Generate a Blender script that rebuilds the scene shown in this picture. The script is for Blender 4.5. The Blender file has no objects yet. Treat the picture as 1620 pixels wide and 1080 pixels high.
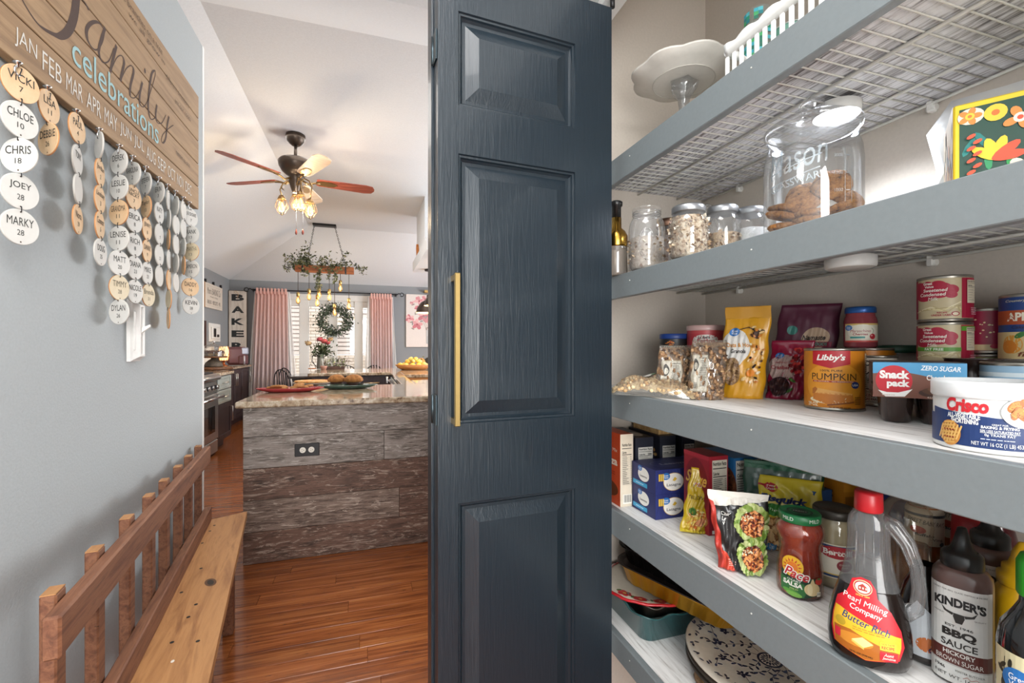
import bpy, bmesh, math, random
from math import sin, cos, pi, radians, atan2, sqrt, hypot
from mathutils import Vector, Matrix
from mathutils.geometry import tessellate_polygon
random.seed(7)
S = bpy.context.scene
COL = S.collection
EYE = 1.22
# ---------------------------------------------------------------- camera
cd = bpy.data.cameras.new('camera'); cam = bpy.data.objects.new('camera', cd); COL.objects.link(cam)
cam.location = (0, 0, EYE); cam.rotation_euler = (pi/2, 0, -math.asin(.304))
cd.sensor_width = 36; cd.lens = 16; cd.shift_y = .0049; cd.clip_start = .02; cd.clip_end = 100
S.camera = cam
# ---------------------------------------------------------------- world, lights, exposure
w = bpy.data.worlds.new('sky'); S.world = w; w.use_nodes = True
bg = w.node_tree.nodes['Background']; bg.inputs[0].default_value = (.97, .985, 1, 1); bg.inputs[1].default_value = 1.5
S.view_settings.view_transform = 'Standard'; S.view_settings.look = 'None'
S.view_settings.gamma = 1; S.view_settings.exposure = .25; S.view_settings.use_curve_mapping = False
S.cycles.use_denoising = True
try: S.cycles.denoiser = 'OPENIMAGEDENOISE'
except Exception: pass
S.cycles.max_bounces = 8; S.cycles.transparent_max_bounces = 24; S.cycles.diffuse_bounces = 4; S.cycles.glossy_bounces = 4
S.cycles.caustics_reflective = False; S.cycles.caustics_refractive = False; S.cycles.sample_clamp_indirect = 6
def area(name, loc, rot, sx, sy, power, col=(1, 1, 1)):
    l = bpy.data.lights.new(name, 'AREA'); l.shape = 'RECTANGLE'; l.size = sx; l.size_y = sy; l.energy = power; l.color = col
    o = bpy.data.objects.new(name, l); COL.objects.link(o); o.location = loc; o.rotation_euler = rot; return o
area('hall_top_fill', (-.1, .15, 2.57), (0, 0, 0), .7, .7, 15, (1, .98, .96))  # unseen fill panel added overhead to brighten the hall
area('hall_front_fill', (-.1, -1.66, 1.45), (radians(-90), 0, pi), 1.1, 1.9, 78, (1, .99, .98))  # added fill behind the camera, acts as frontal flash; no window here
sl = bpy.data.lights.new('sun', 'SUN'); sl.energy = 3.2; sl.angle = .02; sl.color = (1, .96, .9); so_ = bpy.data.objects.new('sun', sl); COL.objects.link(so_); so_.rotation_euler = (radians(48), 0, radians(-22))
area('kitchen_side_fill', (3.1, 5.4, 1.6), (0, radians(90), 0), 1.4, 4.2, 150, (.97, .98, 1))  # unseen fill panel added at the right side to brighten the kitchen
area('kitchen_top_fill', (-.3, 4.6, 3.04), (0, 0, 0), .9, 3.0, 22, (1, .97, .93))  # added fill below the flat ceiling; no fixture hangs here
# ---------------------------------------------------------------- photo geometry
FANW = 8; PUCKW = 11
CS, CC = .304, .9526
def ray(u):
    r = (u-810)/720; return (CS+CC*r, CC-CS*r)
def atT(u, t): a = ray(u); return (a[0]*t, a[1]*t)
def onX(u, v, X): a = ray(u); t = X/a[0]; return Vector((X, a[1]*t, EYE+(548-v)/720*t))
def onY(u, v, Y): a = ray(u); t = Y/a[1]; return Vector((a[0]*t, Y, EYE+(548-v)/720*t))
def onZ(u, v, z): t = (z-EYE)*720/(548-v); a = ray(u); return Vector((a[0]*t, a[1]*t, z))
def stand(u, v, z, R):
    p = onZ(u, v, z); k = 1+R/hypot(p.x, p.y); return (p.x*k, p.y*k, z)
def facing(x, y): return atan2(-x, y)
# ---------------------------------------------------------------- materials
def lin(c): return c/12.92 if c <= .04045 else ((c+.055)/1.055)**2.4
def hx(h): return tuple(lin(int(h[i:i+2], 16)/255) for i in (0, 2, 4))+(1,)
MC = {}
def newmat(n):
    m = bpy.data.materials.new(n); m.use_nodes = True
    nt = m.node_tree; return m, nt, nt.nodes['Principled BSDF']
def nd(nt, t, **k):
    n = nt.nodes.new(t)
    for a, b in k.items():
        if a.startswith('i_'): n.inputs[a[2:].replace('_', ' ')].default_value = b
        else: setattr(n, a, b)
    return n
def bump(nt, p, h, s, dist=.01):
    b = nd(nt, 'ShaderNodeBump'); b.inputs['Strength'].default_value = s; b.inputs['Distance'].default_value = dist
    nt.links.new(h, b.inputs['Height']); nt.links.new(b.outputs[0], p.inputs['Normal']); return b
def col(h, rough=.5, metal=0, emit=0, coat=0, bmp=0, bs=80, sub=0):
    k = (h, rough, metal, emit, coat, bmp, bs, sub)
    if k in MC: return MC[k]
    m, nt, p = newmat('paint_'+h); c = hx(h); m.diffuse_color = c
    p.inputs['Roughness'].default_value = rough; p.inputs['Metallic'].default_value = metal; p.inputs['Coat Weight'].default_value = coat
    tc = nd(nt, 'ShaderNodeTexCoord'); n = nd(nt, 'ShaderNodeTexNoise', i_Scale=bs, i_Detail=3.)
    nt.links.new(tc.outputs['Object'], n.inputs['Vector'])
    mx = nd(nt, 'ShaderNodeMix', data_type='RGBA'); mx.inputs['A'].default_value = tuple(x*.93 for x in c[:3])+(1,); mx.inputs['B'].default_value = tuple(min(1, x*1.07) for x in c[:3])+(1,)
    nt.links.new(n.outputs['Fac'], mx.inputs['Factor']); nt.links.new(mx.outputs['Result'], p.inputs['Base Color'])
    if bmp: bump(nt, p, n.outputs['Fac'], bmp, .003)
    if emit:
        p.inputs['Emission Color'].default_value = c; p.inputs['Emission Strength'].default_value = emit
    if sub:
        p.inputs['Subsurface Weight'].default_value = sub; p.inputs['Subsurface Scale'].default_value = .02
    MC[k] = m; return m
def glass(h='fbfbfb', tint=.06, base=.05, rough=.03, name='clear_glass'):
    k = ('glass', h, tint, base)
    if k in MC: return MC[k]
    m, nt, p = newmat(name); nt.nodes.remove(p); out = nt.nodes['Material Output']
    tr = nd(nt, 'ShaderNodeBsdfTransparent'); c = hx(h); tr.inputs[0].default_value = c
    gl = nd(nt, 'ShaderNodeBsdfGlossy'); gl.inputs['Roughness'].default_value = rough
    df = nd(nt, 'ShaderNodeBsdfDiffuse'); df.inputs[0].default_value = c
    m0 = nd(nt, 'ShaderNodeMixShader'); m0.inputs[0].default_value = tint
    nt.links.new(tr.outputs[0], m0.inputs[1]); nt.links.new(df.outputs[0], m0.inputs[2])
    lw = nd(nt, 'ShaderNodeLayerWeight', i_Blend=.35)
    mp = nd(nt, 'ShaderNodeMapRange'); mp.inputs['To Min'].default_value = base; mp.inputs['To Max'].default_value = .5
    nt.links.new(lw.outputs['Fresnel'], mp.inputs['Value'])
    mx = nd(nt, 'ShaderNodeMixShader'); nt.links.new(mp.outputs[0], mx.inputs[0]); nt.links.new(m0.outputs[0], mx.inputs[1]); nt.links.new(gl.outputs[0], mx.inputs[2])
    nt.links.new(mx.outputs[0], out.inputs[0]); MC[k] = m; return m
def grain(name, cols, axis='x', scale=6, stretch=14, rough=.5, bmp=.15, fleck=None, contrast=(.3, .7), coat=0, detail=8., vary=.0):
    """wood: noise stretched along an axis through a ramp of colours, shifted per object"""
    if name in MC: return MC[name]
    m, nt, p = newmat(name); L = nt.links.new
    tc = nd(nt, 'ShaderNodeTexCoord'); oi = nd(nt, 'ShaderNodeObjectInfo')
    v = nd(nt, 'ShaderNodeVectorMath', operation='ADD'); L(tc.outputs['Object'], v.inputs[0])
    sc_ = nd(nt, 'ShaderNodeVectorMath', operation='SCALE'); sc_.inputs[0].default_value = (37, 61, 23); L(oi.outputs['Random'], sc_.inputs['Scale']); L(sc_.outputs[0], v.inputs[1])
    mp = nd(nt, 'ShaderNodeMapping'); s = [scale*stretch]*3; s['xyz'.index(axis)] = scale; mp.inputs['Scale'].default_value = s
    L(v.outputs[0], mp.inputs['Vector'])
    n = nd(nt, 'ShaderNodeTexNoise', i_Scale=1., i_Detail=detail, i_Roughness=.62, i_Distortion=.6); L(mp.outputs[0], n.inputs['Vector'])
    r = nd(nt, 'ShaderNodeValToRGB'); L(n.outputs['Fac'], r.inputs[0]); e = r.color_ramp.elements
    while len(e) < len(cols): e.new(.5)
    for i, c in enumerate(cols):
        e[i].position = contrast[0]+(contrast[1]-contrast[0])*i/(len(cols)-1); e[i].color = hx(c)
    out = r.outputs[0]
    if fleck:
        mp2 = nd(nt, 'ShaderNodeMapping'); s = [scale*fleck[1]]*3; s['xyz'.index(axis)] = scale*fleck[2]; mp2.inputs['Scale'].default_value = s; L(v.outputs[0], mp2.inputs['Vector'])
        n2 = nd(nt, 'ShaderNodeTexNoise', i_Scale=1., i_Detail=5., i_Roughness=.7); L(mp2.outputs[0], n2.inputs['Vector'])
        r2 = nd(nt, 'ShaderNodeMapRange'); r2.inputs['From Min'].default_value = fleck[3]; r2.inputs['From Max'].default_value = fleck[3]+.06; L(n2.outputs['Fac'], r2.inputs['Value'])
        mx = nd(nt, 'ShaderNodeMix', data_type='RGBA'); mx.inputs['B'].default_value = hx(fleck[0]); L(r2.outputs[0], mx.inputs['Factor']); L(out, mx.inputs['A']); out = mx.outputs['Result']
    if vary:
        hs = nd(nt, 'ShaderNodeHueSaturation'); q = nd(nt, 'ShaderNodeMapRange'); q.inputs['To Min'].default_value = 1-vary; q.inputs['To Max'].default_value = 1+vary
        L(oi.outputs['Random'], q.inputs['Value']); L(q.outputs[0], hs.inputs['Value']); L(out, hs.inputs['Color']); out = hs.outputs[0]
    L(out, p.inputs['Base Color']); p.inputs['Roughness'].default_value = rough; p.inputs['Coat Weight'].default_value = coat
    if bmp: bump(nt, p, n.outputs['Fac'], bmp, .004)
    m.diffuse_color = hx(cols[len(cols)//2]); MC[name] = m; return m
def barnwood(name, dark, mid, light, pale):
    m, nt, p = newmat(name); L = nt.links.new
    tc = nd(nt, 'ShaderNodeTexCoord'); oi = nd(nt, 'ShaderNodeObjectInfo'); v = nd(nt, 'ShaderNodeVectorMath', operation='ADD'); L(tc.outputs['Object'], v.inputs[0])
    q = nd(nt, 'ShaderNodeVectorMath', operation='SCALE'); q.inputs[0].default_value = (17, 41, 23); L(oi.outputs['Random'], q.inputs['Scale']); L(q.outputs[0], v.inputs[1])
    def nz(sx, sz, det, rg=.65, dist=0.):
        mp = nd(nt, 'ShaderNodeMapping'); mp.inputs['Scale'].default_value = (sx, sz, sz); L(v.outputs[0], mp.inputs[0])
        n = nd(nt, 'ShaderNodeTexNoise', i_Scale=1., i_Detail=float(det), i_Roughness=rg, i_Distortion=dist); L(mp.outputs[0], n.inputs['Vector']); return n.outputs['Fac']
    def mixc(fac, a, b, lo, hi):
        r = nd(nt, 'ShaderNodeMapRange'); r.inputs['From Min'].default_value = lo; r.inputs['From Max'].default_value = hi; L(fac, r.inputs['Value'])
        x = nd(nt, 'ShaderNodeMix', data_type='RGBA'); L(r.outputs[0], x.inputs['Factor'])
        for k, c in (('A', a), ('B', b)):
            if isinstance(c, str): x.inputs[k].default_value = hx(c)
            else: L(c, x.inputs[k])
        return x.outputs['Result']
    c = mixc(nz(3.5, 14, 10, .7, .8), dark, light, .42, .57); fine = nz(14, 170, 8, .7, .3)
    c = mixc(fine, c, mid, .44, .62); c = mixc(nz(9, 48, 10, .75, 1.2), c, pale, .555, .60); c = mixc(nz(5, 60, 10, .8, 2.), c, dark, .585, .625)
    c = mixc(nz(1.6, 9, 9, .7, 2.5), c, pale, .575, .66); L(c, p.inputs['Base Color']); p.inputs['Roughness'].default_value = .6; bump(nt, p, fine, .35, .003); m.diffuse_color = hx(mid); return m
def blotch(name, cols, scale=30, rough=.3, bmp=0, pos=None, detail=8., coat=0, metal=0):
    if name in MC: return MC[name]
    m, nt, p = newmat(name); L = nt.links.new
    tc = nd(nt, 'ShaderNodeTexCoord'); n = nd(nt, 'ShaderNodeTexNoise', i_Scale=float(scale), i_Detail=detail, i_Roughness=.7, i_Distortion=.4); L(tc.outputs['Object'], n.inputs['Vector'])
    r = nd(nt, 'ShaderNodeValToRGB'); L(n.outputs['Fac'], r.inputs[0]); e = r.color_ramp.elements
    while len(e) < len(cols): e.new(.5)
    for i, c in enumerate(cols):
        e[i].position = pos[i] if pos else .3+.4*i/(len(cols)-1); e[i].color = hx(c)
    L(r.outputs[0], p.inputs['Base Color']); p.inputs['Roughness'].default_value = rough; p.inputs['Coat Weight'].default_value = coat; p.inputs['Metallic'].default_value = metal
    if bmp: bump(nt, p, n.outputs['Fac'], bmp, .004)
    m.diffuse_color = hx(cols[len(cols)//2]); MC[name] = m; return m
# ---------------------------------------------------------------- mesh builder
class MB:
    def __init__(s, mat=None): s.v = []; s.f = []; s.mi = []; s.sm = []; s.mats = []; s.x = Matrix.Identity(4); s.mat = mat
    def idx(s, mat):
        mat = mat or s.mat
        if mat not in s.mats: s.mats.append(mat)
        return s.mats.index(mat)
    def add(s, v, f, mat=None, smooth=False):
        n = len(s.v); i = s.idx(mat); s.v += [s.x @ Vector(p) for p in v]
        for q in f: s.f.append([n+k for k in q]); s.mi.append(i); s.sm.append(smooth)
        return s
    def box(s, x0, x1, y0, y1, z0, z1, mat=None, b=0):
        if b:
            v = []; 
            for k, (z, ins) in enumerate(((z0, b), (z0+b, 0), (z1-b, 0), (z1, b))):
                c = b
                for (x, y) in ((x0+c, y0), (x1-c, y0), (x1, y0+c), (x1, y1-c), (x1-c, y1), (x0+c, y1), (x0, y1-c), (x0, y0+c)):
                    if ins: x = min(max(x, x0+ins), x1-ins); y = min(max(y, y0+ins), y1-ins)
                    v.append((x, y, z))
            f = [[7, 6, 5, 4, 3, 2, 1, 0], list(range(24, 32))]
            for k in range(3):
                for i in range(8): j = (i+1) % 8; f.append([k*8+i, k*8+j, k*8+8+j, k*8+8+i])
            return s.add(v, f, mat)
        v = [(x, y, z) for z in (z0, z1) for y in (y0, y1) for x in (x0, x1)]
        return s.add(v, [[0, 2, 3, 1], [4, 5, 7, 6], [0, 1, 5, 4], [2, 6, 7, 3], [0, 4, 6, 2], [1, 3, 7, 5]], mat)
    def loft(s, rings, mat=None, cap=True, smooth=True, closed=True):
        n = len(rings[0]); v = [p for r in rings for p in r]; f = []
        for k in range(len(rings)-1):
            for i in range(n if closed else n-1):
                j = (i+1) % n; f.append([k*n+i, k*n+j, k*n+n+j, k*n+n+i])
        s.add(v, f, mat, smooth)
        if cap:
            if cap != 'top': s.add(rings[0], [list(range(n))[::-1]], mat)
            if cap != 'bottom': s.add(rings[-1], [list(range(n))], mat)
        return s
    def lathe(s, prof, n=24, sx=1, sy=1, mat=None, cap=True, ph=0, fn=None):
        R = []
        for (r, z) in prof:
            ring = []
            for i in range(n):
                a = 2*pi*i/n+ph; q = r*(fn(a, z) if fn else 1); ring.append((q*cos(a)*sx, q*sin(a)*sy, z))
            R.append(ring)
        return s.loft(R, mat, cap)
    def tube(s, pts, r=.005, n=8, mat=None, closed=False, cap=True, flat=1):
        P = [Vector(p) for p in pts]; rr = r if hasattr(r, '__len__') else [r]*len(P); R = []; up = None
        m = len(P)
        for i in range(m):
            t = (P[(i+1) % m]-P[i-1]) if closed else (P[min(i+1, m-1)]-P[max(i-1, 0)])
            t.normalize()
            if up is None: up = Vector((0, 0, 1)) if abs(t.z) < .9 else Vector((1, 0, 0))
            a = t.cross(up)
            if a.length < 1e-5: a = t.cross(Vector((1, .3, .2)))
            a.normalize(); b = a.cross(t).normalized(); up = b
            R.append([P[i]+a*cos(2*pi*k/n)*rr[i]+b*sin(2*pi*k/n)*rr[i]*flat for k in range(n)])
        if closed: R.append(R[0])
        return s.loft(R, mat, cap and not closed)
    def prism(s, poly, h0, h1, plane='xy', mat=None, smooth=False):
        def P(a, b, c): return {'xy': (a, b, c), 'xz': (a, c, b), 'yz': (c, a, b)}[plane]
        n = len(poly); v = [P(a, b, h0) for a, b in poly]+[P(a, b, h1) for a, b in poly]
        tri = tessellate_polygon([[Vector((a, b, 0)) for a, b in poly]])
        f = [list(t) for t in tri]+[[t[0]+n, t[2]+n, t[1]+n] for t in tri]
        s.add(v, f, mat); s.add(v, [[i, (i+1) % n, n+(i+1) % n, n+i] for i in range(n)], mat, smooth); return s
    def blob(s, c, rx, ry=None, rz=None, mat=None, n=12, m=8, noise=0, seed=0, z0=-1):
        ry = ry or rx; rz = rz or rx; rg = random.Random(seed); R = []
        for j in range(m+1):
            ph = -pi/2+pi*j/m; 
            q = []
            for i in range(n):
                a = 2*pi*i/n; k = 1+noise*(rg.random()-.5)
                q.append((c[0]+rx*cos(ph)*cos(a)*k, c[1]+ry*cos(ph)*sin(a)*k, c[2]+rz*max(z0, sin(ph))*k))
            R.append(q)
        return s.loft(R, mat, False)
    def build(s, name, parent=None, loc=None, rz=0, clean=True):
        me = bpy.data.meshes.new(name); me.from_pydata([tuple(p) for p in s.v], [], s.f)
        for m in s.mats: me.materials.append(m)
        me.polygons.foreach_set('material_index', s.mi); me.polygons.foreach_set('use_smooth', s.sm)
        if clean:
            bm = bmesh.new(); bm.from_mesh(me); bmesh.ops.remove_doubles(bm, verts=bm.verts, dist=1e-5)
            bmesh.ops.recalc_face_normals(bm, faces=bm.faces); bm.to_mesh(me); bm.free()
        me.update(); o = bpy.data.objects.new(name, me); COL.objects.link(o)
        if parent: o.parent = parent
        if loc: o.location = loc
        if rz: o.rotation_euler.z = rz
        return o
def tag(o, label=None, cat=None, group=None, kind=None):
    if label: o['label'] = label
    if cat: o['category'] = cat
    if group: o['group'] = group
    if kind: o['kind'] = kind
    return o
def thing(name, label, cat, loc=(0, 0, 0), rz=0, group=None):
    o = bpy.data.objects.new(name, None); COL.objects.link(o); o.location = loc; o.rotation_euler.z = rz
    o.empty_display_size = .05; return tag(o, label, cat, group)
def struct(name, mb, parent=None, **k):
    o = mb.build(name, parent, **k)
    if not parent: o['kind'] = 'structure'
    return o
def inst(o, parent, loc=None, rot=None, name=None):
    c = o.copy(); COL.objects.link(c); c.parent = parent
    if name: c.name = name
    if loc is not None: c.location = loc
    if rot is not None: c.rotation_euler = rot
    return c
# ---------------------------------------------------------------- flat print on surfaces
TXT = {}
def glyphs(s, bold=0, shear=0):
    if 'M' in s or 'W' in s: bold = min(bold, 0)
    k = (s, bold, shear)
    if k not in TXT:
        cu = bpy.data.curves.new('t', 'FONT'); cu.body = s; cu.align_x = 'CENTER'; cu.resolution_u = 3; cu.offset = bold; cu.shear = shear
        o = bpy.data.objects.new('t', cu); me = o.to_mesh(); me.calc_loop_triangles()
        V = [(p.co.x, p.co.y) for p in me.vertices]; F = [tuple(t.vertices) for t in me.loop_triangles]
        o.to_mesh_clear(); bpy.data.objects.remove(o); bpy.data.curves.remove(cu)
        if V:
            x0 = min(p[0] for p in V); x1 = max(p[0] for p in V); y0 = min(p[1] for p in V); y1 = max(p[1] for p in V)
            V = [((p[0]-(x0+x1)/2), (p[1]-(y0+y1)/2)) for p in V]; TXT[k] = (V, F, x1-x0, y1-y0)
        else: TXT[k] = ([], [], 1, 1)
    return TXT[k]
def cylmap(R, eps=.0004): return lambda x, y, e: ((R+eps+e)*sin(x/R), -(R+eps+e)*cos(x/R), y)
def flatmap(d, eps=.0004): return lambda x, y, e: (x, -(d+eps+e), y)
def sidemap(xp, eps=.0004): return lambda x, y, e: (xp+eps+e, x, y)      # a +X face; x runs towards +Y
def leftmap(xn, eps=.0004): return lambda x, y, e: (xn-eps-e, -x, y)     # a -X face; x runs towards -Y
def topmap(z, eps=.0004): return lambda x, y, e: (x, y, z+eps+e)
class Art:
    def __init__(s, fn, step=None, rough=.45, both=False, de=.00005): s.fn = fn; s.step = step; s.both = both; s.de = de; s.mb = MB(); s.e = 0; s.rough = rough
    def tris(s, V, F, c):
        s.e += s.de; out = []; st = [tuple(V[i] for i in f) for f in F]
        if s.step:
            while st:
                t = st.pop(); L = [max(abs(t[i][0]-t[(i+1) % 3][0]), s.both*abs(t[i][1]-t[(i+1) % 3][1])) for i in range(3)]
                if max(L) <= s.step or len(out) > 20000: out.append(t); continue
                i = L.index(max(L)); a, b, d = t[i], t[(i+1) % 3], t[(i+2) % 3]
                m = ((a[0]+b[0])/2, (a[1]+b[1])/2); st += [(a, m, d), (m, b, d)]
        else: out = st
        v = [s.fn(p[0], p[1], s.e) for t in out for p in t]
        s.mb.add(v, [[3*i, 3*i+1, 3*i+2] for i in range(len(out))], c if not isinstance(c, str) else col(c, s.rough)); return s
    def poly(s, P, c):
        return s.tris(P, [tuple(t) for t in tessellate_polygon([[Vector((a, b, 0)) for a, b in P]])], c)
    def rect(s, x0, x1, y0, y1, c): return s.tris([(x0, y0), (x1, y0), (x1, y1), (x0, y1)], [(0, 1, 2), (0, 2, 3)], c)
    def ell(s, cx, cy, rx, ry, c, n=20, rot=0):
        cr, sr = cos(rot), sin(rot)
        P = [(cx+rx*cos(2*pi*i/n)*cr-ry*sin(2*pi*i/n)*sr, cy+rx*cos(2*pi*i/n)*sr+ry*sin(2*pi*i/n)*cr) for i in range(n)]
        return s.tris(P+[(cx, cy)], [(i, (i+1) % n, n) for i in range(n)], c)
    def text(s, t, cx, cy, w, h, c, bold=.01, shear=0, rot=0, arc=0):
        """h = height of the glyph box; w = width of the whole line (0: natural)"""
        V, F, W, H = glyphs(t, bold, shear); ky = h/H; kx = (w/W) if w else ky; cr, sr = cos(rot), sin(rot); P = []
        for x, y in V:
            x *= kx; y = y*ky+arc*x*x; P.append((cx+x*cr-y*sr, cy+x*sr+y*cr))
        return s.tris(P, F, c)
    def stroke(s, pts, w, c):
        for i in range(len(pts)-1):
            a, b = Vector(pts[i]), Vector(pts[i+1]); d = (b-a)
            if d.length < 1e-7: continue
            n = Vector((-d.y, d.x)).normalized()*w/2; d = d.normalized()*w*.25
            s.tris([tuple(a-n-d), tuple(b-n+d), tuple(b+n+d), tuple(a+n-d)], [(0, 1, 2), (0, 2, 3)], c)
            s.e -= s.de
        s.e += s.de; return s
    def specks(s, cx, cy, rx, ry, cols, n, r, seed=1):
        g = random.Random(seed)
        for c in cols:
            V = []; F = []
            for i in range(n):
                a = g.random()*2*pi; q = sqrt(g.random()); x = cx+rx*q*cos(a); y = cy+ry*q*sin(a); k = r*(.6+g.random()*.8); b = g.random()*pi; m = len(V)
                for j in range(5): V.append((x+k*cos(b+j*1.257)*(1 if j % 2 else .7), y+k*.7*sin(b+j*1.257)))
                F += [(m, m+1, m+2), (m, m+2, m+3), (m, m+3, m+4)]
            s.tris(V, F, c)
        return s
    def facts(s, cx, cy, w, h, bg='e8e6df', num=None, lines=14, head=True):
        """a nutrition panel"""
        s.rect(cx-w/2, cx+w/2, cy-h/2, cy+h/2, bg); y = cy+h/2; u = h/20
        if head: s.text('Nutrition Facts', cx, y-u*1.2, w*.9, u*1.3, '1c1c1c', .03)
        s.rect(cx-w*.46, cx+w*.46, y-u*3.0, y-u*2.7, '1c1c1c')
        s.text('Calories', cx-w*.24, y-u*4.6, w*.42, u*1.1, '1c1c1c', .03)
        if num: s.text(num, cx+w*.3, y-u*4.6, w*.28, u*1.3, '1c1c1c', .03)
        s.rect(cx-w*.46, cx+w*.46, y-u*5.8, y-u*5.5, '1c1c1c')
        g = random.Random(lines)
        for i in range(lines):
            yy = y-u*6.4-i*u*13/lines; k = .35+.4*g.random()
            s.rect(cx-w*.44, cx-w*.44+w*k*.9, yy-u*.22, yy, '55534f')
            s.rect(cx+w*.34, cx+w*.44, yy-u*.22, yy, '55534f'); s.rect(cx-w*.46, cx+w*.46, yy-u*.6, yy-u*.53, '8a8883')
        return s
    def small(s, cx, cy, w, h, n, c='55534f', seed=3):
        g = random.Random(seed)
        for i in range(n):
            y = cy+h/2-(i+.5)*h/n; k = w*(.6+.4*g.random()); x = cx-k/2
            while x < cx+k/2:
                q = min(w*(.05+.12*g.random()), cx+k/2-x); s.rect(x, x+q*.8, y-h/n*.25, y+h/n*.2, c); s.e -= s.de; x += q
        s.e += s.de; return s
    def build(s, name, parent): return s.mb.build(name, parent, clean=False)
# ================================================================ SETTING
wallp = col('b0b6b8', .85, bmp=.25, bs=160); kwall = col('8e9296', .85, bmp=.15, bs=120); ceilp = col('e6eaee', .9, bmp=.1, bs=90)
pantp = col('d3c9bd', .85, bmp=.15, bs=140); whitep = col('e6e5e2', .5)
espresso = grain('espresso_cabinet', ['2a1f22', '3a2c2f', '46373a'], 'z', 3, 10, .38, .05)
granite = blotch('granite', ['2b2320', '6e5a48', 'a58e74', 'bba98f', 'd3c6b3', '8a7462'], 26, .12, pos=[.28, .38, .46, .54, .62, .74], coat=.4)
steel = col('c4c6c6', .28, 1, bs=20); chrome = col('dcdcdc', .12, 1); brass = col('b59a63', .32, 1); bronze = col('3a322d', .4, .8); blackm = col('1c1c1e', .4, .3)
bamboo = grain('bamboo_floor', ['582c13', '85461f', 'a55f2f', 'ba763d'], 'x', 2.2, 26, .2, .22, ('32190a', 34, 5, .63), (.28, .72), coat=.25, vary=.16)
fl = MB(bamboo).box(-2.3, 3.2, -1.7, 9.0, -.1, -.012); floor = struct('floor', fl)
PW = .094; y = -.5; row = 0; far = MB(bamboo); cache = {}
rg = random.Random(5)
while y < 9.0:
    x = -2.3+rg.random()*-.9; x1 = 3.2
    while x < x1:
        L = rg.choice((.9, 1.2, 1.5)); a, b = max(x, -2.3), min(x+L, x1)
        if y < 3.3 and b > -.75 and a < 1.0 and y > .6:
            k = round(b-a, 3)
            if k not in cache: cache[k] = MB(bamboo).box(0, k-.0012, 0, PW-.0012, -.012, 0, b=.0012).build('floor_plank', floor)
            else: cache[k] = inst(cache[k], floor)
            cache[k].location = (a, y, 0)
        else: far.box(a, b-.0012, y, y+PW-.0012, -.012, 0)
        x += L
    y += PW
tag(far.build('far_planks', floor, clean=False), kind='stuff')
# hall
struct('wall_left', MB(wallp).box(-.84, -.72, -1.7, 2.44, 0, 2.6))
struct('baseboard_left', MB(whitep).box(-.72, -.706, -1.7, 2.44, 0, .11, b=.003))
struct('wall_left_return', MB(kwall).box(-2.27, -.84, 2.32, 2.44, 0, 3.07))
struct('trim_1', MB(whitep).box(-.722, -.7185, 2.425, 2.443, 0, 2.6))
struct('ceiling_hall', MB(ceilp).box(-.84, 3.2, -1.7, 1.88, 2.6, 2.66))
struct('wall_hall_back', MB(wallp).box(-.84, .63, -1.8, -1.7, 0, 2.6))  # unseen wall, added to keep the sun out of the hall
# pantry closet
pw = MB(pantp); pw.box(1.10, 1.2, -.5, 1.38, 0, 2.6); struct('wall_pantry_back', pw)
struct('wall_pantry_far', MB(pantp).box(.63, 1.10, 1.278, 1.38, 0, 2.6))
struct('wall_pantry_near', MB(pantp).box(.52, 1.10, -.6, -.5, 0, 2.6))
struct('wall_pantry_jamb', MB(wallp).box(.52, .63, 1.092, 1.38, 0, 2.6))
struct('wall_pantry_header', MB(whitep).box(.52, .63, -.5, 1.092, 2.10, 2.6))
struct('wall_kitchen_near', MB(kwall).box(1.2, 3.2, 1.28, 1.38, 0, 3.07))
struct('ceiling_pantry', MB(pantp).box(.63, 1.10, -.5, 1.278, 2.44, 2.5))
struct('wall_hall_right', MB(wallp).box(.52, .63, -1.7, -.6, 0, 2.6))
# kitchen walls
struct('wall_kitchen_left', MB(kwall).box(-2.39, -2.27, 2.44, 9.12, 0, 2.39))
fw = MB(kwall); fw.box(-2.27, -1.33, 9.0, 9.12, 0, 2.38); fw.box(-1.33, .06, 9.0, 9.12, 2.08, 2.38); fw.box(.06, 3.2, 9.0, 9.12, 0, 2.38)
struct('wall_far', fw)
rw = MB(kwall)
for a in ((1.38, 3.4, 0, 3.07), (7.4, 9.0, 0, 3.07), (3.4, 7.4, 0, .9), (3.4, 7.4, 2.3, 3.07)): rw.box(3.2, 3.3, *a)
struct('wall_kitchen_right', rw)
cl = MB(ceilp)
cl.add([(-.85, 2.83, 3.07), (3.3, 2.83, 3.07), (3.3, 7.62, 3.07), (-.85, 7.62, 3.07)], [[0, 1, 2, 3]])
cl.add([(-2.27, 9.0, 2.38), (3.3, 9.0, 2.38), (3.3, 7.62, 3.07), (-.85, 7.62, 3.07)], [[0, 1, 2, 3]])
cl.add([(-2.27, 9.0, 2.38), (-.85, 7.62, 3.07), (-.85, 2.83, 3.07), (-2.27, 1.45, 2.38)], [[0, 1, 2, 3]])
cl.add([(-.85, 2.83, 3.07), (3.3, 2.83, 3.07), (3.3, 1.88, 2.6), (-1.82, 1.88, 2.6)], [[0, 1, 2, 3]])
cl.add([(-2.4, 1.3, 3.2), (3.4, 1.3, 3.2), (3.4, 9.1, 3.2), (-2.4, 9.1, 3.2)], [[0, 1, 2, 3]])
struct('ceiling', cl)
# soffit over the range hood side
so = MB(ceilp).box(.636, 1.6, 5.1, 6.75, 2.30, 2.44); so.box(.68, 1.6, 5.66, 6.6, 2.44, 3.09)
struct('wall_soffit', so)
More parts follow.
